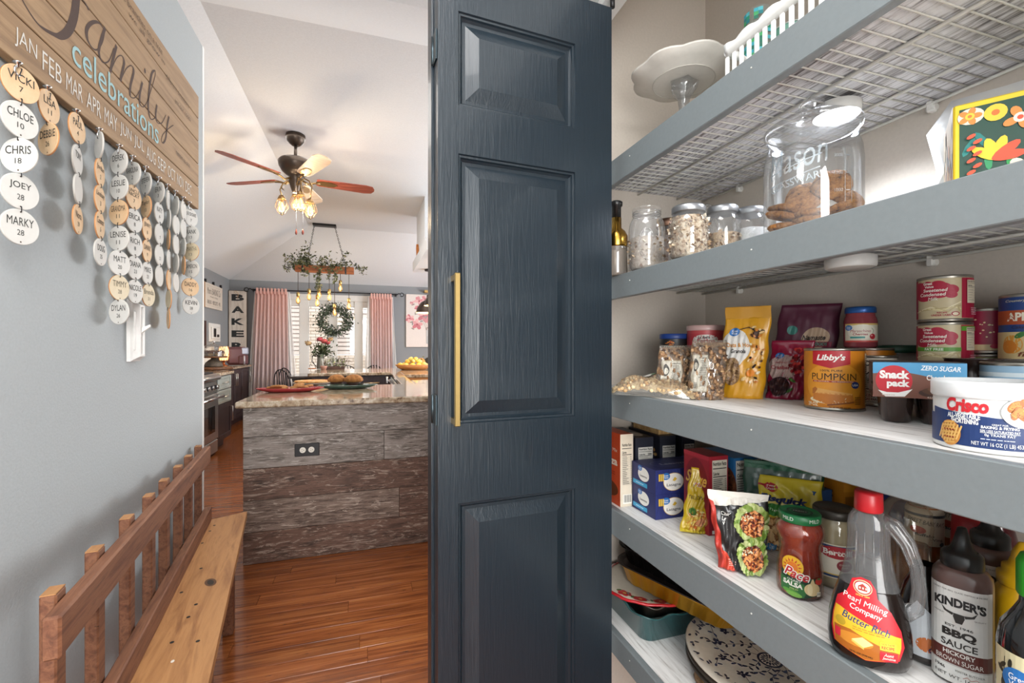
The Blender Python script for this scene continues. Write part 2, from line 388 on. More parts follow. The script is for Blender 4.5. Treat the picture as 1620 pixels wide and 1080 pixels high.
# patio door in the far wall
dr = MB(whitep); zt = 1.955
for a, b in ((-1.33, -1.30), (-1.163, -1.007), (-.69, -.523), (-.22, -.072), (.035, .06)): dr.box(a, b, 9.0, 9.09, 0, 2.08, b=.004)
for a, b in ((-1.30, -1.163), (-1.007, -.69), (-.523, -.22), (-.072, .035)):
    dr.box(a, b, 9.02, 9.08, zt, 2.08); dr.box(a, b, 9.02, 9.08, 0, .22)
dr.box(-1.42, .15, 8.985, 9.0, 2.06, 2.17, b=.004); dr.box(-1.42, -1.33, 8.985, 9.0, 0, 2.06, b=.004); dr.box(.06, .15, 8.985, 9.0, 0, 2.06, b=.004)
door1 = struct('door_1', dr)
gp = glass('f9f9fa', .0, .04, name='window_glass')
for a, b in ((-1.30, -1.163), (-1.007, -.69), (-.523, -.22), (-.072, .035)): MB(gp).box(a, b, 9.045, 9.05, .22, zt).build('glass_pane', door1)
MB(chrome).box(-.60, -.575, 8.95, 8.99, .95, 1.02, b=.004).tube([(-.588, 8.96, 1.0), (-.588, 8.95, 1.05), (-.588, 8.96, 1.12)], .008).build('door_handle', door1)
# ================================================================ OUTSIDE
siding = col('cdc2ba', .7); sidA = MB(col('c2b6ab', .8)).box(-3.4, 2.6, 12.2, 12.3, 1.02, 4.2)
hs = thing('neighbour_house', 'neighbouring house with beige siding over pale brick seen through patio door', 'house', (0, 12, 0))
sidA.x = Matrix.Identity(4); sidA.v = [v-Vector((0, 12, 0)) for v in sidA.v]; sidA.build('sheathing', hs)
z = 1.03; sb = None; k = 0
while z < 3.4 and k < 30:
    if not sb: sb = MB(siding).add([(-3.4, .165, 0), (2.6, .165, 0), (2.6, .195, .103), (-3.4, .195, .103), (-3.4, .2, 0), (2.6, .2, 0), (2.6, .2, .103), (-3.4, .2, .103)], [[0, 1, 2, 3], [0, 4, 5, 1], [3, 2, 6, 7]]).build('siding_board', hs)
    else: sb = inst(sb, hs)
    sb.location = (0, 0, z); z += .103; k += 1
brick_m = blotch('pale_brick', ['cbb9a6', 'dccdbd', 'e6dbd0', 'bfa998'], 3, .85); mort = col('b9ab96', .9)
def bricks(parent, x0, x1, y, z0, z1):
    MB(mort).box(x0+.01, x1-.01, y+.012, y+.1, z0, z1).build('mortar_wall', parent)
    m = MB(brick_m); z = z0; r = 0; g = random.Random(3)
    while z < z1-.05:
        x = x0-(.11 if r % 2 else 0)
        while x < x1:
            a, b = max(x, x0), min(x+.21, x1)
            if b-a > .03: m.box(a, b, y-.004*g.random(), y+.03, z, z+.063)
            x += .22
        z += .075; r += 1
    tag(m.build('brick_courses', parent, clean=False), kind='stuff')
bricks(hs, -3.4, 2.6, .15, -.2, 1.0)
bricks(hs, onY(484, 500, 11.8).x, onY(519, 500, 11.8).x+.02, -.2, -.2, 3.6)
struct('ground_outside', MB(col('8f8a80', .9)).box(-6, 6, 9.13, 14, -.3, -.1))
# ================================================================ CURTAINS
def curtain_mat():
    m, nt, p = newmat('ombre_curtain'); L = nt.links.new
    tc = nd(nt, 'ShaderNodeTexCoord'); sx = nd(nt, 'ShaderNodeSeparateXYZ'); L(tc.outputs['Object'], sx.inputs[0])
    n = nd(nt, 'ShaderNodeTexNoise', i_Scale=6.); L(tc.outputs['Object'], n.inputs[0])
    ad = nd(nt, 'ShaderNodeMath', operation='MULTIPLY_ADD'); ad.inputs[1].default_value = .25; L(n.outputs[0], ad.inputs[0]); L(sx.outputs[2], ad.inputs[2])
    r = nd(nt, 'ShaderNodeValToRGB'); L(ad.outputs[0], r.inputs[0]); e = r.color_ramp.elements
    e[0].position = .1; e[0].color = hx('d9d0d3'); e[1].position = 1.; e[1].color = hx('f6cbc2'); a = e.new(.6); a.color = hx('e9cfcc')
    d = nd(nt, 'ShaderNodeMath', operation='DIVIDE'); d.inputs[1].default_value = 2.25; L(ad.outputs[0], d.inputs[0]); L(d.outputs[0], r.inputs[0])
    L(r.outputs[0], p.inputs['Base Color']); p.inputs['Roughness'].default_value = .85
    tl = nd(nt, 'ShaderNodeBsdfTranslucent'); L(r.outputs[0], tl.inputs[0]); mx = nd(nt, 'ShaderNodeMixShader'); mx.inputs[0].default_value = .35
    L(p.outputs[0], mx.inputs[1]); L(tl.outputs[0], mx.inputs[2]); L(mx.outputs[0], nt.nodes['Material Output'].inputs[0]); return m
cm = curtain_mat(); sheer = glass('ffffff', .62, .0, .5, 'sheer_voile')
def curtain(name, label, xt0, xt1, xb0, xb1, Y, z1, folds, sh):
    t = thing(name, label, 'curtain', ((xt0+xt1)/2, Y, .02), group=None); cx = (xt0+xt1)/2
    def sheet(a0, a1, b0, b1, amp, F, y0, mat, pn, ph=0):
        m = MB(mat); NX = F*10; NZ = 14; rows = []
        for j in range(NZ+1):
            k = j/NZ; zz = k*(z1-.02); am = amp*(1-.35*k); r = []
            for i in range(NX+1):
                u = i/NX; x = (b0+(b1-b0)*u)*(1-k)+(a0+(a1-a0)*u)*k; r.append((x-cx+.006*sin(F*u*6.3*1.7+j*.3), y0+am*sin(2*pi*F*u+ph+.5*sin(3*u))-am, zz))
            rows.append(r)
        m.loft(rows, cap=False, closed=False); return m.build(pn, t, clean=False)
    sheet(xt0, xt1, xb0, xb1, .028, folds, 0, cm, 'curtain_panel')
    for a, b, c, d in sh: sheet(a, b, c, d, .03, 2, .03, sheer, 'sheer_panel')
    for i in range(folds):
        x = xt0+(xt1-xt0)*(i+.5)/folds-cx; MB(cm).box(x-.018, x+.018, -.05, .0, z1-.07, z1+.035, b=.006).build('back_tab', t)
    return t
YC = 8.86
curtain('curtain', 'long pink ombre curtain at the left of the patio door', -1.83, -1.33, -1.93, -1.29, YC, EYE+.96, 9, [(-1.34, -1.30, -1.32, -1.13), (-1.85, -1.81, -2.0, -1.9)])
curtain('curtain', 'narrower pink ombre curtain at the right of the patio door', .06, .45, .06, .47, YC, EYE+.93, 8, [(.02, .08, -.08, .08), (.44, .47, .45, .58)])
r = thing('curtain_rod', 'black curtain rod with scrolled ends above patio door', 'curtain rod', (0, YC, EYE+.985))
MB(blackm).tube([(-1.9, 0, 0), (.56, 0, 0)], .011).build('rod', r)
for s, x in ((-1, -1.9), (1, .56)):
    P = [(x+s*.012*i, 0, .018*sin(i*.9)) for i in range(5)]+[(x+s*(.075+.035*cos(a)), 0, -.005+.035*sin(a)) for a in (2.6, 1.8, .9, 0, -.9, -1.8, -2.6)]
    MB(blackm).tube(P, .009, 6).build('finial', r)
for x in (-1.87, -.64, .53): MB(blackm).box(x-.01, x+.01, -.01, .135, -.03, .012, b=.002).build('bracket', r)
# ================================================================ KITCHEN CABINETS AND ISLAND
pull = col('d8d4cc', .3, 1)
def cabinet(name, label, x0, x1, y0, y1, z1, face, n, mat, drawers=0, dmat=None):
    """face: '+x' or '-y' side carries n doors"""
    t = thing(name, label, 'cabinet', (0, 0, 0), group=None); b = MB(mat).box(x0, x1, y0, y1, .1, z1); 
    if face == '+x': b.box(x0, x1-.07, y0, y1, 0, .1)
    else: b.box(x0, x1, y0+.07, y1, 0, .1)
    b.build('body', t)
    W = (y1-y0) if face == '+x' else (x1-x0)
    for i in range(n):
        a, c = i*W/n+.008, (i+1)*W/n-.008
        def panel(pn, z0, z2, hz, mt=mat):
            d = MB(mt)
            def bx(p, q, r, s, t0, t1, mm=None, bb=.0):
                if face == '+x': d.box(x1+t0, x1+t1, y0+p, y0+q, r, s, mm, bb)
                else: d.box(x0+p, x0+q, y0-t1, y0-t0, r, s, mm, bb)
            fr = min(.055, (z2-z0)*.2)
            bx(a, c, z0, z2, 0, .012); bx(a, a+fr, z0, z2, .012, .02, bb=.003); bx(c-fr, c, z0, z2, .012, .02, bb=.003); bx(a+fr, c-fr, z0, z0+fr, .012, .02, bb=.003); bx(a+fr, c-fr, z2-fr, z2, .012, .02, bb=.003)
            o = d.build(pn, t)
            h = MB(pull)
            if hz: c1, c2 = (a+c)/2-.07, (a+c)/2+.07; zz = (z0+z2)/2; pp = [(c1, .022, zz), (c1, .045, zz), (c2, .045, zz), (c2, .022, zz)]
            else: cx = a+.035 if i % 2 else c-.035; pp = [(cx, .022, z2-.24), (cx, .045, z2-.24), (cx, .045, z2-.06), (cx, .022, z2-.06)]
            pts = [((x1+q, y0+p, r) if face == '+x' else (x0+p, y0-q, r)) for p, q, r in pp]
            h.tube(pts, .006, 6); h.build('pull', o)
        zt = z1-.01
        for k in range(drawers): panel('drawer', zt-.155, zt, True, dmat or mat); zt -= .165
        panel('door', .12, zt, False)
    return t
cabinet('base_cabinet', 'drawer cabinet with two pale reflecting drawers right of the range', -2.26, -1.65, 6.0, 6.56, .875, '+x', 1, espresso, 2, col('a9b2af', .3, coat=.3))  # pale drawer colour paints in window glare on dark gloss fronts
cabinet('base_cabinet', 'long run of dark espresso cabinets under the far left counter', -2.26, -1.93, 6.60, 8.75, .875, '+x', 5, espresso)
cabinet('base_cabinet', 'dark cabinet left of the range hidden by hall wall', -2.26, -1.65, 2.46, 5.2, .875, '+x', 4, espresso, 1)
def slab(name, label, polys, z0=.878, z1=.914, holes=False):
    m = MB(granite)
    for (x0, x1, y0, y1) in polys: m.box(x0, x1, y0, y1, z0, z1, b=.006)
    return tag(m.build(name), label, 'countertop')
slab('granite_countertop', 'stepped granite countertop along the left kitchen wall', [(-2.265, -1.61, 6.0, 6.6), (-2.265, -1.88, 6.6, 8.78), (-2.265, -1.61, 2.46, 5.2)])
bs = MB(whitep)
for i in range(20):
    for j in range(4): bs.box(-2.27, -2.262, 5.0+i*.155+(.07 if j % 2 else 0), 5.15+i*.155+(.07 if j % 2 else 0), .915+j*.078, .99+j*.078, b=.002)
struct('wall_backsplash', bs)
# range
rg_ = thing('kitchen_range', 'stainless steel range with dark control knobs along left kitchen wall', 'range', (-1.65, 5.22, 0))
MB(steel).box(-.6, 0, 0, .76, .03, .86, b=.006).build('body', rg_)
MB(steel).box(-.6, .02, 0, .76, .86, .915, b=.01).tube([(.03, 0, .87), (.03, .76, .87)], .032, 12).build('cooktop', rg_)
o = MB(steel).box(0, .02, .01, .75, .70, .83, b=.004).build('control_panel', rg_)
for i in range(5): MB(col('20242e', .35)).tube([(.02, .1+i*.14, .765), (.055, .1+i*.14, .765)], .024, 12).tube([(.05, .1+i*.14, .765), (.062, .1+i*.14, .765)], .025, 12, mat=chrome).build('knob', o)
o = MB(steel).box(0, .035, .01, .75, .18, .69, b=.006).box(.034, .037, .13, .63, .27, .56, mat=col('0f1012', .08, coat=1)).build('oven_door', rg_)
MB(chrome).tube([(.04, .03, .655), (.085, .03, .655)], .011, 8).tube([(.04, .73, .655), (.085, .73, .655)], .011, 8).tube([(.085, 0, .655), (.085, .76, .655)], .015, 10).build('oven_handle', o)
MB(steel).box(0, .03, .01, .75, .03, .17, b=.006).build('bottom_drawer', rg_)
for i in range(2): MB(blackm).box(-.52+i*.28, -.28+i*.28, .06, .7, .915, .935, b=.004).build('burner_grate', rg_)
# ---- island (U shaped)
pl = lambda n, cs: grain(n, cs, 'x', 3.2, 6, .62, .1, ('a3978d', 11, 1.3, .57), (.33, .66), detail=12.)
isA = barnwood('grey_barnwood', '50473f', '978d86', '8a8079', 'b3aba4'); isB = barnwood('brown_barnwood', '37261d', '75584a', '664b3e', 'a39082'); isC = barnwood('mixed_barnwood', '4c3b31', '8e7a6e', '7a675b', 'b5a597')
isl = thing('kitchen_island', 'U-shaped kitchen island clad in weathered barnwood planks', 'island', (0, 0, 0))
MB(espresso).box(-.60, 1.7, 2.90, 3.76, .0, .876).box(.30, .37, 3.76, 5.66, 0, .876).box(.37, 1.7, 3.76, 4.23, 0, .876).box(.37, 1.7, 5.08, 5.66, 0, .876).box(.37, 1.7, 4.23, 5.08, 0, .64).box(-.60, 1.7, 5.66, 6.6, 0, .876).build('cabinet_body', isl)
zs = [0, .178, .356, .534, .712, .877]; sp = [(isB, [1.2]), (isC, [.19, 1.3]), (isB, [.9]), (isA, [.1, .9]), (isA, [.75])]
for i, (mt, cuts) in enumerate(sp):
    xs = [-.657]+cuts+[1.7]
    for a, b in zip(xs, xs[1:]):
        mm = isB if (i == 1 and a > 0) else mt
        MB(mm).box(a+.0008, b-.0008, 2.868, 2.9, zs[i]+.0012, zs[i+1]-.0012, b=.0015).build('barnwood_plank', isl)
    MB(mt).box(-.657, -.63, 2.9, 3.76, zs[i]+.0012, zs[i+1]-.0012, b=.0015).build('barnwood_plank', isl)
isd = MB(espresso)
o = MB(espresso).box(-.58, .27, 5.64, 5.66, .12, .70, b=.003).build('cabinet_door', isl)
o = MB(espresso).box(-.58, .27, 5.64, 5.66, .715, .86, b=.003).box(-.54, .23, 5.634, 5.64, .74, .835, b=.002).build('drawer', isl)
MB(col('d9bd96', .3, .9)).tube([(-.03, 5.63, .79), (-.03, 5.605, .79), (.14, 5.605, .79), (.14, 5.63, .79)], .007, 6).build('pull', o)
slab('granite_countertop', 'U-shaped granite countertop topping the barnwood island', [(-.69, 1.72, 2.84, 3.82), (.27, .385, 3.82, 5.62), (.385, 1.72, 3.82, 4.24), (.385, 1.72, 5.07, 5.62), (-.64, 1.72, 5.62, 6.62)])
sk = MB(col('b98a5a', .35, .7)).box(.385, 1.2, 4.24, 4.25, .66, .878).box(.385, 1.2, 5.06, 5.07, .66, .878).box(.375, .385, 4.24, 5.07, .66, .878).box(1.2, 1.21, 4.24, 5.07, .66, .878).box(.375, 1.21, 4.24, 5.07, .65, .66)  # steel basin; warm reflections are put into its orange colour
tag(sk.build('sink_basin'), 'sink basin coloured with warm reflections, sunk into the island counter', 'sink')
dw = thing('dishwasher', 'stainless dishwasher front set in the right arm of the island', 'dishwasher', (.30, 4.1, 0))
MB(steel).box(-.03, -.001, 0, 1.3, .12, .80, b=.004).box(-.04, -.001, 0, 1.3, .815, .872, b=.004).build('door', dw)
MB(chrome).tube([(-.03, .1, .84), (-.06, .1, .84), (-.06, 1.2, .84), (-.03, 1.2, .84)], .012, 8).build('handle', dw)
MB(chrome).tube([(-.075, 1.38+.06*cos(a*.5), .80+.06*sin(a*.5)) for a in range(13)], .016, 8, closed=False).build('towel_ring', dw)
# outlet
ol = thing('wall_outlet', 'black double outlet plate on the weathered plank island front', 'outlet', (onY(486, 711, 2.868).x, 2.868, onY(486, 711, 2.868).z))
MB(col('17171a', .35)).box(-.066, .066, -.006, 0, -.037, .037, b=.003).build('cover_plate', ol)
for s in (-1, 1):
    so_ = MB(col('e9e4d8', .4)); so_.x = Matrix.Translation((s*.023, -.006, 0)) @ Matrix.Rotation(pi/2, 4, 'X'); so_.lathe([(.0165, 0), (.0165, .0025), (.015, .003)], 20); q = so_.build('socket', ol)
    a = Art(lambda x, y, e, s=s: (s*.023+x, -.0092-e, y))
    a.rect(-.006, -.001, .004, .006, '222222').rect(-.006, -.001, -.006, -.004, '222222').ell(.006, 0, .0022, .0022, '222222', 10).build('slots', q)
# ================================================================ THINGS ON THE LEFT COUNTER
CT = .9145
def lathe_thing(name, label, cat, x, y, z, prof, mat, n=24, **k):
    o = MB(mat).lathe(prof, n, **k).build(name); o.location = (x, y, z); return tag(o, label, cat)
p = onX(362, 576, -2.05)
af = thing('air_fryer', 'glossy maroon air fryer on the counter before tall letter sign', 'air fryer', (-1.98, 8.35, CT), .25)
mar = col('6a4347', .3, .2, coat=.4); MB(mar).box(-.16, .13, -.15, .15, .01, .30, b=.04).build('body', af)
MB(col('b9bccb', .25, .6)).box(.04, .142, -.155, .10, .175, .29, b=.015).build('control_panel', af)
MB(mar).box(.0, .135, -.165, .12, .02, .165, b=.015).tube([(.08, -.16, .15), (.08, -.215, .15), (.08, -.215, .03), (.08, -.16, .03)], .013, 8, mat=col('c7c8d6', .3, .5)).build('basket', af)
px, py = atT(354, 7.0)
lp = thing('lattice_lamp', 'glowing copper lattice lamp beside the maroon air fryer', 'lamp', (px, py, CT))
cop = col('b5683f', .3, .9)
MB(cop).lathe([(.06, 0), (.06, .012), (.02, .03), (.015, .07), (.05, .085), (.055, .09)], 20).build('base', lp)
MB(col('ffcf8a', .5, emit=2.2)).lathe([(.05, .095), (.066, .16), (.064, .26), (.055, .305)], 20).build('glowing_shade', lp)
lt = MB(cop)
for i in range(10):
    for s in (-1, 1): lt.tube([((.058+.014*sin(pi*j/8))*cos(2*pi*i/10+s*j*.12), (.058+.014*sin(pi*j/8))*sin(2*pi*i/10+s*j*.12), .09+.222*j/8) for j in range(9)], .0022, 4)
lt.build('lattice', lp)
px, py = atT(338, 5.95)
tr = tag(MB(grain('live_edge_wood', ['3b2418', '6b452b', '8a5c3a'], 'x', 6, 8, .5)).lathe([(.20, 0), (.215, .01), (.21, .035), (.2, .04)], 28, fn=lambda a, z: 1+.05*sin(3*a)).build('wood_slab_tray'), 'dark live-edge wood slab tray on the left counter', 'tray'); tr.location = (px, py, CT)
cs = thing('cake_stand', 'wood-topped cake stand with striped pot base on wood slab', 'cake stand', (px, py, CT+.0405))
MB(blotch('striped_clay', ['3a342e', '5c5248', '7a6c5c'], 20, .6)).lathe([(.10, 0), (.105, .015), (.095, .05), (.06, .085), (.03, .105), (.03, .118)], 24).build('base', cs)
MB(MC['live_edge_wood']).lathe([(.15, .118), (.155, .125), (.155, .137), (.15, .14)], 28).build('plate', cs)
gd = thing('glass_dome', 'clear glass dome with knob covering mini cupcakes on stand', 'glass dome', (px, py, CT+.181))
MB(glass()).lathe([(.135, 0), (.135, .09), (.12, .125), (.07, .15), (.015, .158)], 28, cap=False).build('dome', gd); MB(chrome).lathe([(.012, .158), (.008, .168), (.02, .18), (.018, .195), (.005, .2)], 16).build('knob', gd)
for i in range(10):
    a = 2*pi*i/7 if i < 7 else 2*pi*i/3; R = .095 if i < 7 else .035
    c = thing('mini_cupcake', 'mini chocolate cupcake with piped top under glass dome', 'cupcake', (px+R*cos(a), py+R*sin(a), CT+.1812), group='mini cupcakes under the glass dome')
    MB(col('9a7a4c', .7)).lathe([(.02, 0), (.028, .035)], 12).build('paper_case', c); MB(col('5b3420', .7)).lathe([(.028, .035), (.033, .043), (.026, .06), (.012, .072), (.002, .076)], 12).build('icing', c)
# signs on the left kitchen wall
sg = thing('hanging_canvas_sign', 'white canvas baking sign hung by clips above left counter', 'sign', (-2.27, 7.71, 0))
q0 = onX(322.5, 487, -2.27).z; q1 = onX(322.5, 445, -2.27).z
MB(col('d9d0c4', .8)).box(.0, .02, -.02, .82, 1.80, 2.17, b=.002).build('canvas', sg)
MB(col('b98e66', .6)).box(-.0, .024, -.035, -.02, 1.80, 2.17).build('left_edge', sg)
a = Art(lambda x, y, e: (.0205+e, .40+x, y))
a.rect(-.36, .36, 1.835, 1.838, 'a8a096').rect(-.36, .36, 2.132, 2.135, 'a8a096')
a.text("Mom's BAKING Co", 0, 2.06, .62, .1, '5a5652', .02).text('Fresh Daily', 0, 1.97, .36, .03, '8a857e').text('BREAD · BISCUITS · PIE', 0, 1.89, .62, .06, '77726c', .015)
a.build('print', sg)
for i in range(3): MB(blackm).box(0, .03, .0+.37*i, .03+.37*i, 2.165, 2.215, b=.004).build('hanging_clip', sg)
p0 = onX(329, 540, -2.27); p1 = onX(346.5, 513, -2.27)
th = thing('wall_thermostat', 'white wall thermostat with dark screen below the canvas sign', 'thermostat', (-2.27, p0.y, p0.z))
W_, H_ = p1.y-p0.y, p1.z-p0.z
MB(whitep).box(0, .02, 0, W_, 0, H_, b=.005).build('mounting_plate', th); MB(whitep).box(.02, .045, W_*.12, W_*.82, H_*.15, H_*.8, b=.006).build('housing', th)
MB(blackm).box(.045, .047, W_*.2, W_*.42, H_*.25, H_*.72).box(.045, .047, W_*.5, W_*.7, H_*.25, H_*.4).build('screen', th)
ss = tag(MB(col('4a2c26', .6)).box(-2.27, -2.25, 7.72, 7.76, 1.2, 1.6, b=.003).build('narrow_wall_plaque'), 'narrow dark wooden plaque at the edge of hall wall', 'plaque')
# BAKERY
bk = thing('bakery_letter_board', 'tall white wooden board with black letters leaning in the corner', 'sign', (-2.12, 8.93, CT))
wb = grain('white_board', ['b9aca0', 'd6ccc2', 'e2dad0'], 'z', 3, 8, .7)
MB(wb).box(-.137, .137, -.012, .012, 0, 1.27, b=.003).build('board', bk)
eg = MB(col('4c3d34', .8)); eg.box(-.141, -.137, -.014, .014, 0, 1.27).box(.137, .141, -.014, .014, 0, 1.27).box(-.141, .141, -.014, .014, 1.266, 1.272); eg.build('worn_edge', bk)
for i, ch in enumerate('BAKERY'): Art(flatmap(.012)).text(ch, 0, 1.15-i*.208, .19, .115, '26282a', .045).build('letter', bk)
MB(col('b89468', .8)).tube([(-.03+.02*cos(t), -.02, 1.24+.02*sin(t)) for t in range(7)], .003, 5).tube([(0, -.018, 1.24), (.01, -.018, 1.18), (-.005, -.018, 1.14)], .003, 5).build('twine_bow', bk)
# ================================================================ PICTURE, PENDANTS
pc = thing('floral_painting', 'white canvas painting of pink blossoms in glass vase', 'painting', (1.17, 8.997, 1.72))
MB(col('e4dad4', .7)).box(-.45, .45, -.03, 0, -.51, .51, b=.003).build('canvas', pc)
a = Art(flatmap(.03)); g = random.Random(4)
for (x, y, s) in ((-.2, .38, .09), (-.09, .42, .07), (-.33, .34, .045), (-.38, .04, .08), (-.24, -.07, .10), (-.12, .09, .11), (0, .0, .1), (.12, .2, .11), (.25, .05, .1), (-.24, .24, .05), (.1, -.1, .09)):
    for k in range(6): t = k*1.047+g.random(); a.ell(x+s*.55*cos(t), y+s*.55*sin(t), s*.55, s*.35, g.choice(('d98f95', 'c9757f', 'e6b4b4', 'dca0a2')), 12, t)
    a.ell(x, y, s*.2, s*.2, 'b05a62', 10)
for k in range(34): x, y = g.uniform(-.35, .3), g.uniform(-.2, .35); a.ell(x, y, .035, .012, g.choice(('8f8a8c', 'a59c98', '9a8a84')), 8, g.random()*3)
for k in range(9): a.stroke([(-.02+.01*k, -.42), (-.03+.02*k, -.2), (-.2+.06*k, .1)], .005, 'a79f98')
a.rect(-.06, .13, -.44, -.18, 'cfcfd0').rect(-.055, .125, -.435, -.3, 'bfc3c4'); a.stroke([(-.06, -.18), (-.06, -.44), (.13, -.44), (.13, -.18)], .008, '9aa0a2')
a.build('painted_flowers', pc)
pl_ = tag(MB(col('c9a567', .4, .6)).box(-.09, .14, -.12, 0, 0, .05, b=.005).build('picture_light'), 'brass picture light above the floral painting', 'picture light'); pl_.location = (1.15, 8.99, 2.26)
def pendant(label, px, py, zb, R):
    t = thing('pendant_lamp', label, 'pendant lamp', (px, py, zb)); top = 2.30-zb
    MB(blackm).lathe([(.06, top-.025), (.06, top)], 20).build('ceiling_canopy', t); MB(blackm).tube([(0, 0, .24), (0, 0, top-.02)], .004, 6).build('cord', t)
    sh = MB(col('453a33', .35, .6)).lathe([(.03, .25), (.035, .20), (.05, .18), (R*.62, .145), (R*.9, .07), (R, 0)], 28, cap=False)
    sh.lathe([(R*.99, .001), (R*.88, .069), (R*.6, .14), (.04, .17)], 28, cap=False, mat=col('e9c48a', .6)); sh.build('shade', t)
    MB(col('ffdca0', .5, emit=14)).lathe([(.001, .03), (.028, .05), (.03, .08), (.012, .12)], 12).build('bulb', t)
    l = bpy.data.lights.new('pendant_light', 'POINT'); l.energy = 18; l.color = (1, .75, .45); l.shadow_soft_size = .04; o = bpy.data.objects.new('pendant_light', l); COL.objects.link(o); o.parent = t; o.location = (0, 0, .0)
pendant('dark dome pendant lamp nearer the window, second in line', .83, 6.43, EYE+.47, .18)
pendant('dark dome pendant lamp partly hidden behind the blue door', .83, 5.5, EYE+.49, .18)
og = onX(665, 400, .70); cr = MB(grain('orange_wood', ['8a4a20', 'c0722f', 'd58b45'], 'z', 10, 6, .5)).prism([(-.05, 0), (.02, 0), (.07, .14), (.03, .19), (-.04, .10)], -.02, .02, 'yz')
cr = tag(cr.build('wooden_leaf_ornament'), 'orange wooden leaf ornament on top of white soffit', 'ornament'); cr.location = (.67, 6.35, 2.44)
# ================================================================ TABLE, CHAIRS, FLOWERS, BOWL
tb = thing('dining_table', 'dark dining table with reflective top beside the patio door', 'table', (-.25, 8.12, 0))
MB(grain('dark_table', ['2d2624', '46403e', '5a5452'], 'x', 3, 8, .15, coat=.5)).box(-.9, .9, -.44, .4, .725, .76, b=.004).build('table_top', tb)
for x in (-.8, .8):
    for y in (-.36, .32): MB(MC['dark_table']).box(x-.045, x+.045, y-.045, y+.045, 0, .725, b=.004).build('leg', tb)
MB(MC['dark_table']).box(-.76, .76, -.35, -.32, .63, .725).box(-.76, .76, .28, .31, .63, .725).build('apron', tb)
def chair(label, x, y, rz):
    t = thing('metal_chair', label, 'chair', (x, y, 0), rz)
    MB(blackm).lathe([(.20, .44), (.21, .452), (.20, .462)], 20).build('seat', t)
    for sx in (-1, 1):
        for sy in (-1, 1): MB(blackm).tube([(sx*.14, sy*.14, .44), (sx*.19, sy*.2, 0)], .011, 6).build('leg', t)
    MB(blackm).tube([(.19*cos(pi*i/12), .17+.05*sin(pi*i/12), .46+.41*sin(pi*i/12)**.6) for i in range(13)], .008, 6).build('back_hoop', t)
    for k in range(5):
        x_ = -.1+.05*k; h = .41*(1-(x_/.19)**2)**.3; MB(blackm).tube([(x_, .17, .46), (x_, .17+.04, .46+h)], .006, 5).build('spindle', t)
chair('black hoop-back metal chair at the near left of table', -1.10, 7.80, 2.4)
chair('black hoop-back metal chair at the far left of table', -1.12, 8.34, 2.3)
chair('black metal chair behind table right of the planter', onY(549, 580, 8.62).x, 8.62, 0)
chair('black metal chair behind table near right curtain', .13, 8.62, 0)
def leafm(h): return col(h, .6, bs=30)
def leaves(m, pts, mats, size, seed=0, asp=.45):
    g = random.Random(seed)
    for p in pts:
        d = Vector((g.gauss(0, 1), g.gauss(0, 1), g.gauss(0, .8))).normalized(); u = d.cross(Vector((g.random(), g.random(), g.random()))).normalized(); s = size*(.6+.7*g.random()); n = d.cross(u)
        p = Vector(p); m.add([p, p+d*s*.5+u*s*asp*.5+n*s*.06, p+d*s, p+d*s*.5-u*s*asp*.5+n*s*.06], [[0, 1, 2], [0, 2, 3]], g.choice(mats))
ux, uy = atT(507, 6.25)
vz = thing('galvanized_pitcher', 'grey galvanized pitcher holding red and tan flowers', 'pitcher', (ux, uy, CT))
MB(col('8f8d84', .45, .7)).lathe([(.048, 0), (.05, .01), (.042, .14), (.045, .19), (.052, .2)], 20).build('body', vz)
MB(blackm).tube([(-.05, 0, .19), (-.10, 0, .17), (-.11, 0, .1), (-.05, 0, .03)], .005, 6).build('handle', vz)
fl_ = MB(leafm('46553a')); g = random.Random(2); gr = [leafm('4d5c3e'), leafm('39452f'), leafm('6b7353')]
fb = thing('flower_bunch', 'bunch of red and tan mums with dark greenery', 'flowers', (ux, uy, CT+.19))
for (dx, dz) in ((-.155, .15), (-.04, .2), (.06, .2), (.12, .18), (.02, .1), (.09, .07), (-.08, .1)): fl_.tube([(0, 0, -.1), (dx*.5, 0, dz*.4), (dx, 0, dz)], .003, 4)
fl_.build('stems', fb)
f2 = MB(); leaves(f2, [(g.gauss(.02, .06), g.gauss(0, .04), g.uniform(-.02, .14)) for _ in range(300)], gr, .045, 0, .6); tag(f2.build('foliage', fb, clean=False), kind='stuff')
for i, (dx, dz, R, h) in enumerate(((-.155, .16, .052, 'b59a72'), (-.01, .215, .05, 'b8505a'), (.05, .19, .055, 'c25a5a'), (.09, .17, .045, 'a8434c'), (.125, .215, .048, 'a88a62'))):
    m = MB(col(h, .8)); m.blob((dx, 0, dz), R*.8, R*.8, R*.55, n=10, m=6, noise=.3, seed=i); leaves(m, [(dx+g.gauss(0, R*.4), g.gauss(0, R*.4), dz+g.gauss(0, R*.25)) for _ in range(60)], [col(h, .8)], R*.5, i); m.build('mum_bloom', fb, clean=False)
ux2, uy2 = atT(530, 6.15)
pb = thing('wooden_planter', 'dark wooden planter box with succulents on island counter', 'planter', (ux2, uy2, CT), .05)
MB(grain('dark_planter', ['2e1f1a', '4a332b', '5d443a'], 'x', 8, 6, .6)).box(-.12, .12, -.05, .05, 0, .04, b=.004).build('box', pb)
m = MB(); g = random.Random(9); leaves(m, [(g.uniform(-.14, .13), g.gauss(0, .03), .04+abs(g.gauss(0, .06))) for _ in range(330)], [leafm('5d6b4c'), leafm('87916b'), leafm('aab27e'), leafm('6b5a50')], .03, 3); tag(m.build('foliage', pb, clean=False), kind='stuff')
m = MB(leafm('5d4a44'))
for k in range(9): m.tube([(.02+.015*k, 0, .04), (.03+.018*k, 0, .12+.02*sin(k*2)), (.06+.02*k, 0, .17-.01*k)], .0025, 4)
